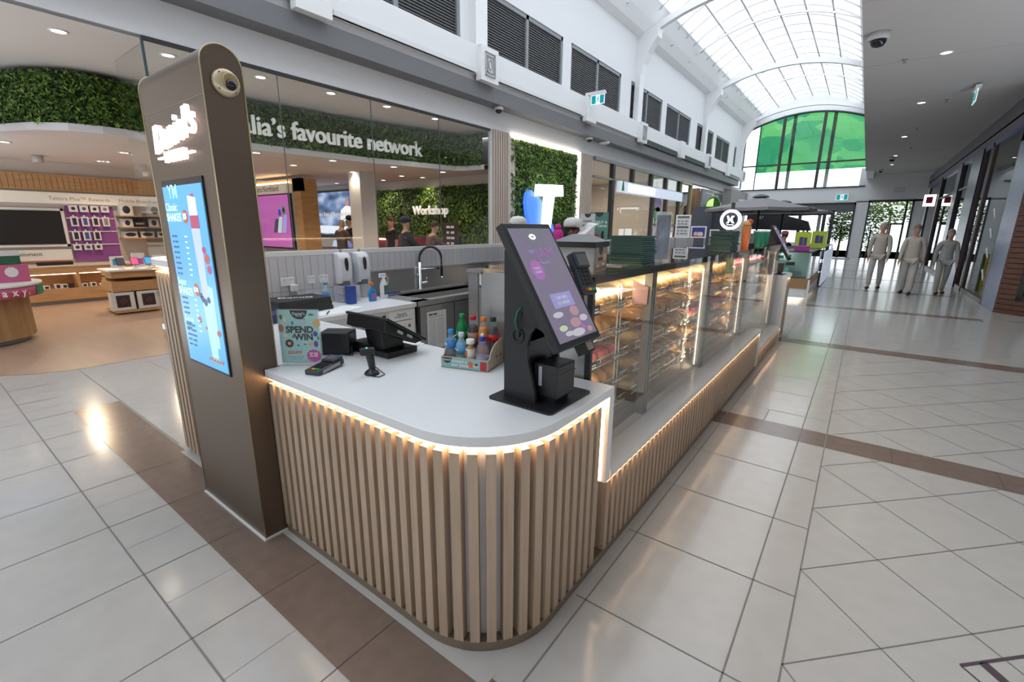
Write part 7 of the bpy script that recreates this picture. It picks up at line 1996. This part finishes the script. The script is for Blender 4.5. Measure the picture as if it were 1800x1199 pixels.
dkp = mat('cafe_dark', (0.045, 0.05, 0.06), 0.5)
t = thing('cafe_counter', 'dark coffee kiosk counter under the grey umbrellas', 'counter', (-3.0, 18.6, 0))
b = MB(); b.box((-1.0, -2.6, 0), (1.25, 3.0, 1.08), dkp); b.build('body', t)
b = MB(); b.box((-1.05, -2.65, 1.08), (1.3, 3.05, 1.12), mat('cafe_top', (0.12, 0.12, 0.13), 0.3)); b.build('top', t)
b = MB(); b.box((-5.0, 17.3, 0), (-4.35, 19.5, 2.35), mat('cafe_panel', (0.075, 0.085, 0.11), 0.5)); tag(b.build('cafe_screen_wall'), 'dark grey upright panel left of the round cafe sign', 'panel')
b = MB(); b.box((-4.3, 23.0, 2.2), (-3.5, 23.1, 2.55), black); b.box((-4.29, 22.9, 0), (-4.2, 23.0, 2.5), dark); tag(b.build('menu_board'), 'black hanging menu board behind the umbrella tip', 'sign')
t = thing('black_awning', 'black sloping coffee stand canopy with round white emblem', 'canopy', (-3.4, 24.0, 0))
b = MB(); b.prism([(-1.0, 1.6), (-1.0, 2.5), (-0.7, 2.55), (1.3, 1.95), (1.45, 1.55)], 0, 0.5, mat('awning_black', (0.02, 0.022, 0.026), 0.6), axis='y'); b.build('panel', t)
b = MB(); b.tube([(-0.55 + 0.12 * cos(q), -0.01, 2.2 + 0.12 * sin(q)) for q in [2 * pi * k / 20 for k in range(20)]], 0.012, paper, 5, closed=True); b.box((-0.565, -0.012, 2.14), (-0.535, 0, 2.26), paper); b.build('emblem', t)
b = MB(); b.box((-0.95, 0.1, 0), (-0.88, 0.2, 1.6), dark); b.box((1.3, 0.1, 0), (1.37, 0.2, 1.6), dark); b.build('posts', t)
t = thing('coffee_machine', 'chrome coffee machine on the cafe counter under the umbrella', 'coffee machine', (-2.75, 17.4, 1.12))
b = MB(); b.box((-0.3, -0.2, 0), (0.3, 0.2, 0.35), greymetal); b.build('body', t, bevel=0.02)
b = MB()
for k in range(5): b.lathe([(0.035, 0), (0.045, 0.1)], paper, c=(-0.22 + 0.11 * k, 0, 0.35), n=10)
b.build('cups_on_top', t)

# ---- phone accessory kiosk (second island)
t = thing('accessory_kiosk', 'glass topped phone accessory kiosk with timber band beyond the donut case', 'kiosk', (-1.65, 12.3, 0))
b = MB(); b.box((-0.3, 0.1, 0), (0.62, 2.9, 0.09), mat('pale_led', (1, 1, 1), 0.4, emit=(1, 0.93, 0.72), strength=1.5)); b.build('floor_light', t)
b = MB(); b.box((-0.4, 0.0, 0.09), (0.75, 3.0, 0.30), white); b.box((0.76, -0.03, 0.0), (0.80, 0.03, 0.5), white); b.build('base', t)
b = MB(); b.box((-0.4, -0.02, 0.30), (0.75, 3.0, 0.52), mat('kiosk_wood', (0.36, 0.20, 0.09), 0.5)); b.build('timber_band', t)
b = MB()
for (x, y) in ((-0.38, 0), (0.72, 0), (0.72, 2.94), (-0.38, 2.94)): b.box((x, y, 0.52), (x + 0.03, y + 0.03, 1.12), mat('pale_frame', (0.7, 0.75, 0.78), 0.4))
b.box((-0.4, -0.01, 1.10), (0.76, 3.0, 1.125), dark); b.build('frame', t)
b = MB(); b.box((-0.38, -0.005, 0.52), (0.75, 0.003, 1.10), glass('case_glass2', (0.9, 0.98, 0.96), 1.45)); b.box((0.745, 0, 0.52), (0.752, 2.97, 1.10), glass('case_glass2')); b.build('glass', t)
b = MB(); b.box((-0.38, 0.35, 0.53), (0.7, 0.38, 1.09), mat('kiosk_back', (0.52, 0.60, 0.57), 0.5)); b.build('back_board', t)
light('POINT', 'kiosk_lamp', (-1.5, 12.45, 1.05), 2.5, (0.85, 1, 0.95), radius=0.05)
cc = [('brown', (0.30, 0.12, 0.06)), ('black', (0.02, 0.02, 0.025)), ('mint', (0.25, 0.5, 0.45)), ('slate', (0.08, 0.1, 0.12)), ('orange', (0.5, 0.2, 0.08)), ('cream', (0.6, 0.55, 0.45)), ('grey', (0.2, 0.2, 0.2)), ('teal', (0.05, 0.2, 0.2))]
for i, (x, z) in enumerate(((-0.15, 0.86), (0.35, 0.80), (0.25, 0.62), (0.05, 0.54), (-0.2, 0.54), (-0.1, 0.70), (0.5, 0.54), (0.1, 0.95))):
    t = thing('phone_case', '%s phone accessory inside the accessory kiosk window' % cc[i][0], 'accessory', (-1.65 + x, 12.45, z), group='accessories in the kiosk window')
    b = MB(); b.box((-0.09, -0.03, 0), (0.09, 0.03, 0.07 if i % 2 else 0.13), mat('acc%d' % i, cc[i][1], 0.5)); b.build('pack', t)
    b = MB(); b.box((-0.12, -0.06, -0.006), (0.12, 0.15, -0.0005), acr); b.build('ledge', t)
for i, (x, y, z, w_, h_, c1, c2, lb) in enumerate(((-1.12, 12.5, 1.125, 0.30, 0.42, (0.42, 0.55, 0.03), (0.40, 0.04, 0.30), 'lime green and purple promo card on the accessory kiosk, nearer one'), (-0.98, 14.9, 1.125, 0.34, 0.44, (0.42, 0.55, 0.05), (0.45, 0.1, 0.15), 'lime green promo card on the accessory kiosk, farther one'), (-1.35, 15.0, 1.125, 0.28, 0.42, (0.03, 0.03, 0.03), (0.5, 0.4, 0.02), 'black promo card with yellow mark between the lime cards'))):
    t = thing('promo_card', lb, 'sign', (x, y, z)); b = MB(); b.box((-w_ / 2, -0.01, 0), (w_ / 2, 0.01, h_), mat('pcd%da' % i, c1, 0.5)); b.build('card', t)
    b = MB(); b.box((-w_ / 2, -0.013, 0.0), (w_ / 2, -0.01, h_ * 0.27), mat('pcd%db' % i, c2, 0.5)) if i < 1 else None; b.box((-w_ * .25, -0.014, h_ * .3), (0, -0.01, h_ * .75), mat('pic_indigo', (0.08, 0.05, 0.2), 0.5)); b.box((0.01, -0.014, h_ * .3), (w_ * .25, -0.01, h_ * .72), mat('pic_indigo', (0.08, 0.05, 0.2), 0.5)); b.build('card_picture', t)
t = thing('cafe_cabinet', 'dark metal mesh cabinet with white side beyond the accessory kiosk', 'cabinet', (-1.6, 15.8, 0))
b = MB()
for z in (0.1, 0.45, 0.8, 1.1): b.box((-0.1, 0, z), (0.72, 4.0, z + 0.02), mat('maroon_shelf', (0.10, 0.05, 0.05), 0.5))
for (x, y) in ((-0.1, 0), (0.70, 0), (0.70, 2), (0.70, 3.98)): b.box((x, y, 0), (x + 0.025, y + 0.02, 1.5 if y < 1 and x > 0 else 1.12), dark)
b.build('frame', t)
b = MB(); b.box((0.735, 0.0, 0.05), (0.765, 4.0, 1.0), mat('lit_side', (0.7, 0.75, 0.85), 0.4, emit=(0.6, 0.7, 0.9), strength=0.35)); b.build('side_panel', t)
for i in range(6):
    b = MB(); b.box((-1.45 + 0.3 * (i % 2), 16.0 + 0.6 * (i // 2), 0.821), (-1.25 + 0.3 * (i % 2), 16.3 + 0.6 * (i // 2), 0.98), mat('pack_brown%d' % (i % 2), ((0.25, 0.13, 0.08), (0.55, 0.5, 0.45))[i % 2], 0.5)); tag(b.build('goods_box'), '%s goods box in the dark mesh cabinet, %s' % (('brown', 'pale')[i % 2], ('near', 'middle', 'far')[i // 2] + ' pair'), 'box', 'boxes in the mesh cabinet')


# ================================================================== PEOPLE
def skin_mesh(name, pts, edges, radii, mt, parent, root=0, sub=2):
    me = bpy.data.meshes.new(name)
    me.from_pydata([tuple(p) for p in pts], edges, [])
    o = bpy.data.objects.new(name, me); COL.objects.link(o)
    me.materials.append(mt)
    if parent: o.parent = parent
    md_ = o.modifiers.new('skin', 'SKIN'); md_.use_smooth_shade = True
    sl = me.skin_vertices[0].data
    for i, r_ in enumerate(radii):
        sl[i].radius = r_ if isinstance(r_, tuple) else (r_, r_)
        sl[i].use_root = (i == root)
    s_ = o.modifiers.new('subdivision', 'SUBSURF'); s_.levels = sub; s_.render_levels = sub
    return o


def person(label, loc, rz, h=1.7, shirt=(0.02, 0.02, 0.025), pants=(0.02, 0.02, 0.03), hair=(0.03, 0.02, 0.015), sk=None, arms=((0.0, 0.0), (0.0, 0.0)), seated=False, lean=0.0, stride=0.0, hat=None, bun=False, long_sleeve=False, bald=False, apron=None, turn=0.0, long_hair=False):
    """local frame: faces +y. arms = (raise, bend) in degrees per side"""
    k = h / 1.7
    sk = sk or skin
    t = thing('person', label, 'person', loc, rz)
    P = {}; S = (lambda x, y, z: Vector((x * k, y * k, z * k)))
    hz = 0.92 if not seated else 0.52
    def LN(z): return (z - hz) * math.tan(lean)
    P['pel'] = S(0, 0, hz); P['wa'] = S(0, LN(hz + 0.16), hz + 0.16); P['ch'] = S(0, LN(hz + 0.34), hz + 0.34); P['sh'] = S(0, LN(hz + 0.48), hz + 0.48); P['nk'] = S(0, LN(hz + 0.55) + 0.01, hz + 0.55); P['jaw'] = S(0, LN(hz + 0.62) + 0.035, hz + 0.615); P['hd'] = S(0, LN(hz + 0.69) + 0.025, hz + 0.70); P['tp'] = S(0, LN(hz + 0.75) + 0.02, hz + 0.765)
    names = ['pel', 'wa', 'ch', 'sh', 'nk', 'jaw', 'hd', 'tp']
    E_ = [(0, 1), (1, 2), (2, 3), (3, 4), (4, 5), (5, 6), (6, 7)]
    R_ = [(0.15 * k, 0.10 * k), (0.125 * k, 0.09 * k), (0.15 * k, 0.10 * k), (0.10 * k, 0.07 * k), 0.05 * k, (0.06 * k, 0.075 * k), (0.078 * k, 0.095 * k), (0.055 * k, 0.065 * k)]
    V_ = [P[n_] for n_ in names]
    arms_idx = []
    for si, sd in enumerate((-1, 1)):
        up, bend = radians(arms[si][0]), radians(arms[si][1])
        s0 = V_[3] + S(sd * 0.17, 0, -0.03)
        e0 = s0 + S(sd * 0.04, sin(up) * 0.28, -cos(up) * 0.28)
        w0 = e0 + S(sd * 0.0, sin(up + bend) * 0.25, -cos(up + bend) * 0.25)
        dh = (w0 - e0).normalized()
        h0 = w0 + dh * 0.09 * k
        b0 = len(V_)
        V_ += [s0, e0, w0, h0]
        R_ += [0.058 * k, 0.042 * k, 0.028 * k, (0.018 * k, 0.036 * k)]
        E_ += [(3, b0), (b0, b0 + 1), (b0 + 1, b0 + 2), (b0 + 2, b0 + 3)]
        # five fingers rooted in the palm
        sdv = Vector((1, 0, 0)); sdv = (sdv - dh * sdv.dot(dh)).normalized(); pn = dh.cross(sdv)
        for f in range(5):
            if f < 4:
                a = h0 + dh * 0.03 * k + pn * (0.028 - 0.018 * f) * k; c = a + dh * (0.055, 0.062, 0.057, 0.045)[f] * k + sdv * (-sd) * 0.015 * k
                V_ += [a, c]; E_ += [(b0 + 3, len(V_) - 2), (len(V_) - 2, len(V_) - 1)]; R_ += [0.0095 * k, 0.007 * k]
            else:
                a = w0 + dh * 0.045 * k + pn * 0.042 * k; V_ += [a]; E_ += [(b0 + 3, len(V_) - 1)]; R_ += [0.010 * k]
        arms_idx.append(b0)
    legs_idx = []
    for si, sd in enumerate((-1, 1)):
        b0 = len(V_)
        if seated:
            hp, kn, an, ft = S(sd * 0.09, 0.02, hz - 0.03), S(sd * 0.13, 0.42, 0.50), S(sd * 0.13, 0.40, 0.09), S(sd * 0.14, 0.56, 0.035)
        else:
            st_ = stride * sd
            hp, kn, an, ft = S(sd * 0.09, 0, hz - 0.06), S(sd * 0.10, 0.5 * st_ + 0.02, 0.49), S(sd * 0.10, st_ - (0.04 if stride else 0.0), 0.085), S(sd * 0.11, st_ + 0.13, 0.035)
        V_ += [hp, kn, an, ft]
        R_ += [0.085 * k, 0.058 * k, 0.038 * k, (0.04 * k, 0.032 * k)]
        E_ += [(0, b0), (b0, b0 + 1), (b0 + 1, b0 + 2), (b0 + 2, b0 + 3)]
        legs_idx.append(b0)
    skin_mesh('body', V_, E_, R_, sk, t, 0)
    G = 0.012 * k
    # shirt
    sv = [V_[0] + S(0, 0, -0.13), V_[1], V_[2], V_[3]]; se = [(0, 1), (1, 2), (2, 3)]
    srad = [(R_[0][0] + 1.7 * G, R_[0][1] + 1.7 * G), (R_[1][0] + 2 * G, R_[1][1] + 2 * G), (R_[2][0] + G, R_[2][1] + G), (R_[3][0] + G * .5, R_[3][1] + G * .5)]
    for b0 in arms_idx:
        i0 = len(sv)
        endp = V_[b0 + 2] if long_sleeve else V_[b0].lerp(V_[b0 + 1], 0.75)
        if long_sleeve: sv += [V_[b0], V_[b0 + 1], endp]; srad += [0.058 * k + G, 0.042 * k + G, 0.032 * k + G * .6]; se += [(3, i0), (i0, i0 + 1), (i0 + 1, i0 + 2)]
        else: sv += [V_[b0], endp]; srad += [0.058 * k + G, 0.048 * k + G]; se += [(3, i0), (i0, i0 + 1)]
    cn = 'cloth_%d_%d_%d' % tuple(int(v * 255) for v in shirt)
    skin_mesh('shirt', sv, se, srad, mat(cn, shirt, 0.85), t, 0)
    pv_ = [V_[0]]; pe_ = []; pr2 = [(R_[0][0] + 0.2 * G, R_[0][1] + 0.2 * G)]
    for b0 in legs_idx:
        i0 = len(pv_); pv_ += [V_[b0], V_[b0 + 1], V_[b0 + 2]]; pr2 += [0.085 * k + G, 0.058 * k + G * 1.2, 0.045 * k + G]; pe_ += [(0, i0), (i0, i0 + 1), (i0 + 1, i0 + 2)]
    cn = 'cloth_%d_%d_%d' % tuple(int(v * 255) for v in pants)
    skin_mesh('trousers', pv_, pe_, pr2, mat(cn, pants, 0.85), t, 0)
    for b0 in legs_idx:
        b = MB(); f_, a_ = V_[b0 + 3], V_[b0 + 2]; b.sphere(((f_.x + a_.x) / 2, (f_.y + a_.y) / 2 + 0.01, 0.045 * k), (0.052 * k, 0.13 * k, 0.045 * k), dark, 12, 8); b.build('shoe', t)
    hd = V_[6]; hp_ = hd + S(0, -0.012, 0.035)
    hm_ = mat('hair_%d' % int(hair[0] * 255), hair, 0.7)
    if not bald:
        b = MB()
        kk = b.m(hm_); 
        # hair shell: upper and rear part of an ellipsoid
        n1, n2 = 16, 8
        s0 = len(b.v)
        for j in range(n2 + 1):
            ph = pi / 2 - j * (pi * 0.62) / n2
            for i in range(n1):
                th = 2 * pi * i / n1
                rr_ = 1.0 if not (sin(th) > 0.2 and ph < radians(30)) else 0.80
                b.v.append((hp_.x + 0.088 * k * cos(ph) * cos(th) * rr_, hp_.y + 0.104 * k * cos(ph) * sin(th) * rr_, hp_.z + 0.098 * k * sin(ph)))
        for j in range(n2):
            for i in range(n1):
                i2 = (i + 1) % n1; b.f.append((s0 + j * n1 + i, s0 + (j + 1) * n1 + i, s0 + (j + 1) * n1 + i2, s0 + j * n1 + i2)); b.mi.append(kk); b.smooth.append(True)
        if bun: b.sphere((hp_.x, hp_.y - 0.115 * k, hp_.z - 0.02 * k), (0.062 * k, 0.06 * k, 0.062 * k), hm_)
        if long_hair: b.sphere((hp_.x, hp_.y - 0.05 * k, hp_.z - 0.10 * k), (0.10 * k, 0.06 * k, 0.17 * k), hm_)
        b.build('hair', t)
    if hat:
        hmat = mat('hat_%d_%d_%d' % tuple(int(v * 255) for v in hat), hat, 0.8)
        b = MB(); b.lathe([(0.100, 0.0), (0.102, 0.03), (0.092, 0.075), (0.06, 0.105), (0.0001, 0.115)], hmat, c=(hp_.x, hp_.y, hp_.z + 0.015 * k), n=20, squash=(1, 1.12))
        b.prism([(hp_.x + 0.09 * cos(radians(a)), hp_.y + 0.07 + 0.12 * sin(radians(a))) for a in range(0, 181, 15)], hp_.z + 0.010, hp_.z + 0.022, hmat); b.build('cap', t)
    # face
    b = MB(); fy = hd.y + 0.088 * k
    b.add([(hd.x - 0.013 * k, fy - 0.01, hd.z - 0.03 * k), (hd.x + 0.013 * k, fy - 0.01, hd.z - 0.03 * k), (hd.x, fy + 0.018 * k, hd.z - 0.022 * k), (hd.x, fy - 0.004, hd.z + 0.018 * k)], [(0, 1, 2), (0, 2, 3), (2, 1, 3)], sk)
    b.build('nose', t)
    for sd in (-1, 1):
        b = MB(); b.sphere((hd.x + sd * 0.03 * k, fy - 0.006 * k, hd.z + 0.008 * k), (0.012 * k, 0.006 * k, 0.007 * k), mat('eye', (0.03, 0.02, 0.02), 0.3), 10, 6); b.build('eye', t)
        b = MB(); b.sphere((hd.x + sd * 0.078 * k, hd.y - 0.01 * k, hd.z - 0.01 * k), (0.012 * k, 0.022 * k, 0.032 * k), sk, 10, 7); b.build('ear', t)
    b = MB(); b.sphere((hd.x, fy - 0.008 * k, hd.z - 0.055 * k), (0.024 * k, 0.008 * k, 0.007 * k), mat('lips', (0.35, 0.12, 0.10), 0.5), 10, 6); b.build('mouth', t)
    if apron:
        b = MB(); am_ = mat('apron_brown', apron, 0.8)
        b.tube([V_[3] + S(-0.11, -0.06, 0.0), V_[3] + S(-0.06, 0.02, 0.06), V_[2] + S(-0.02, 0.125, 0.05), V_[1] + S(0, 0.13, 0)], 0.018, am_, 6); b.tube([V_[3] + S(0.11, -0.06, 0.0), V_[3] + S(0.06, 0.02, 0.06), V_[2] + S(0.02, 0.125, 0.05)], 0.018, am_, 6)
        b.build('apron_straps', t)
    return t


D = radians
person('woman in white cap and black top behind the steel cabinet, dark bun showing', (-3.62, 4.87, 0), D(-30), 1.66, (0.012, 0.012, 0.018), (0.02, 0.02, 0.02), (0.01, 0.008, 0.008), skin, ((25, 60), (25, 60)), hat=(0.68, 0.66, 0.62), bun=True, apron=(0.10, 0.06, 0.045), lean=0.06)
person('worker in white cap bending behind the pastry case', (-3.05, 5.2 + 0.45, 0), D(-70), 1.60, (0.012, 0.012, 0.018), (0.02, 0.02, 0.02), (0.01, 0.008, 0.008), skind, ((30, 60), (30, 60)), hat=(0.66, 0.64, 0.61), lean=0.22) if False else person('worker in white cap behind the pastry case, face turned right', (-2.86, 4.95, 0), D(-75), 1.64, (0.03, 0.02, 0.02), (0.02, 0.02, 0.02), (0.01, 0.008, 0.008), skind, ((35, 55), (35, 55)), hat=(0.66, 0.64, 0.61), lean=0.05)
person('grey-haired man in brown shirt, back turned, at the phone store counter', (-10.75, 7.05, 0), D(5), 1.78, (0.075, 0.065, 0.055), (0.05, 0.05, 0.06), (0.2, 0.18, 0.17), skin, ((20, 35), (30, 40)), bald=True)
person('store worker in black T-shirt and black cap facing the counter', (-12.25, 8.35, 0), D(170), 1.84, (0.01, 0.01, 0.012), (0.02, 0.02, 0.02), (0.01, 0.01, 0.01), skin, ((10, 40), (10, 30)), hat=(0.015, 0.015, 0.018))
person('store worker in black shirt with lanyard standing before the green wall', (-10.3, 8.3, 0), D(175), 1.80, (0.01, 0.01, 0.012), (0.02, 0.02, 0.02), (0.06, 0.03, 0.02), skin, ((5, 10), (5, 10)))
person('man in dark jacket and navy cap leaning at the store counter', (-8.35, 7.1, 0), D(-20), 1.76, (0.012, 0.014, 0.02), (0.02, 0.02, 0.03), (0.02, 0.02, 0.02), skin, ((40, 40), (40, 40)), hat=(0.02, 0.02, 0.05), long_sleeve=True)
person('customer in reddish brown top leaning over the store counter', (-7.62, 7.1, 0), D(-10), 1.68, (0.13, 0.06, 0.05), (0.03, 0.03, 0.04), (0.08, 0.04, 0.03), skin, ((45, 40), (45, 40)), lean=0.25, long_sleeve=True)
person('worker with curly dark hair seated behind the store counter', (-7.9, 8.3, 0.16), D(170), 1.62, (0.012, 0.012, 0.014), (0.02, 0.02, 0.02), (0.015, 0.01, 0.01), skin, ((40, 60), (40, 60)), long_hair=True, seated=True)
person('pale-haired person in grey behind the salon counter', (-9.4, 16.3, 0), D(110), 1.72, (0.30, 0.22, 0.20), (0.2, 0.2, 0.2), (0.35, 0.25, 0.2), skin, ((30, 50), (30, 50)), long_sleeve=True)
person('man in black standing beside the navy forty-eight dollar poster', (-4.9, 18.2, 0), D(-150), 1.72, (0.01, 0.01, 0.012), (0.02, 0.02, 0.02), (0.02, 0.015, 0.01), skin, ((10, 20), (10, 20)))
person('cafe customer in black jacket and dusty pink beanie seated under umbrellas', (-1.95, 16.3, 0.15), D(30), 1.75, (0.012, 0.012, 0.014), (0.02, 0.02, 0.02), (0.05, 0.03, 0.02), skin, ((35, 60), (35, 60)), hat=(0.35, 0.13, 0.16), seated=True, long_sleeve=True)
st = thing('cafe_stool', 'dark stool under the seated cafe customer', 'stool', (-1.95, 16.3, 0)); b = MB(); b.lathe([(0.18, 0.50), (0.18, 0.53), (0.0001, 0.53)], dark); b.build('seat', st)
for k in range(4):
    b = MB(); a = pi / 4 + k * pi / 2; b.tube([(0.12 * cos(a), 0.12 * sin(a), 0.50), (0.18 * cos(a), 0.18 * sin(a), 0)], 0.012, dark, 6); b.build('leg', st)
person('distant silhouetted visitor near the glass doors in dark clothes', (-2.6, 28.5, 0), D(20), 1.72, (0.03, 0.035, 0.05), (0.02, 0.02, 0.03), (0.02, 0.02, 0.02), skin, ((5, 10), (5, 10)))
pale = (0.48, 0.43, 0.39)
person('shopper in pale beige clothes walking, leftmost of the three walkers', (0.36, 16.4, 0), D(175), 1.76, (0.47, 0.43, 0.39), (0.45, 0.42, 0.39), (0.38, 0.33, 0.28), skin, ((12, 15), (-12, 10)), stride=0.16, long_sleeve=True)
person('shopper in pale beige top walking, middle of the three walkers', (1.02, 15.6, 0), D(168), 1.70, (0.50, 0.45, 0.40), (0.50, 0.46, 0.42), (0.22, 0.15, 0.11), skin, ((-12, 10), (12, 15)), stride=-0.16, long_sleeve=True)
person('shopper in light grey clothes near the right shopfronts', (1.72, 16.2, 0), D(190), 1.60, (0.42, 0.42, 0.42), (0.46, 0.45, 0.46), (0.30, 0.25, 0.20), skin, ((10, 12), (-10, 12)), stride=0.14, long_sleeve=True)

# ================================================================== lettering becomes mesh
bpy.context.view_layer.update()
dg = bpy.context.evaluated_depsgraph_get()
for o in [o for o in COL.objects if o.type == 'FONT']:
    me = bpy.data.meshes.new_from_object(o.evaluated_get(dg))
    nm = o.name.split('.')[0]
    n_ = bpy.data.objects.new(nm, me)
    COL.objects.link(n_)
    n_.parent = o.parent
    n_.matrix_local = o.matrix_local.copy()
    for k_ in ('label', 'category', 'group', 'kind'):
        if k_ in o: n_[k_] = o[k_]
    bpy.data.objects.remove(o)
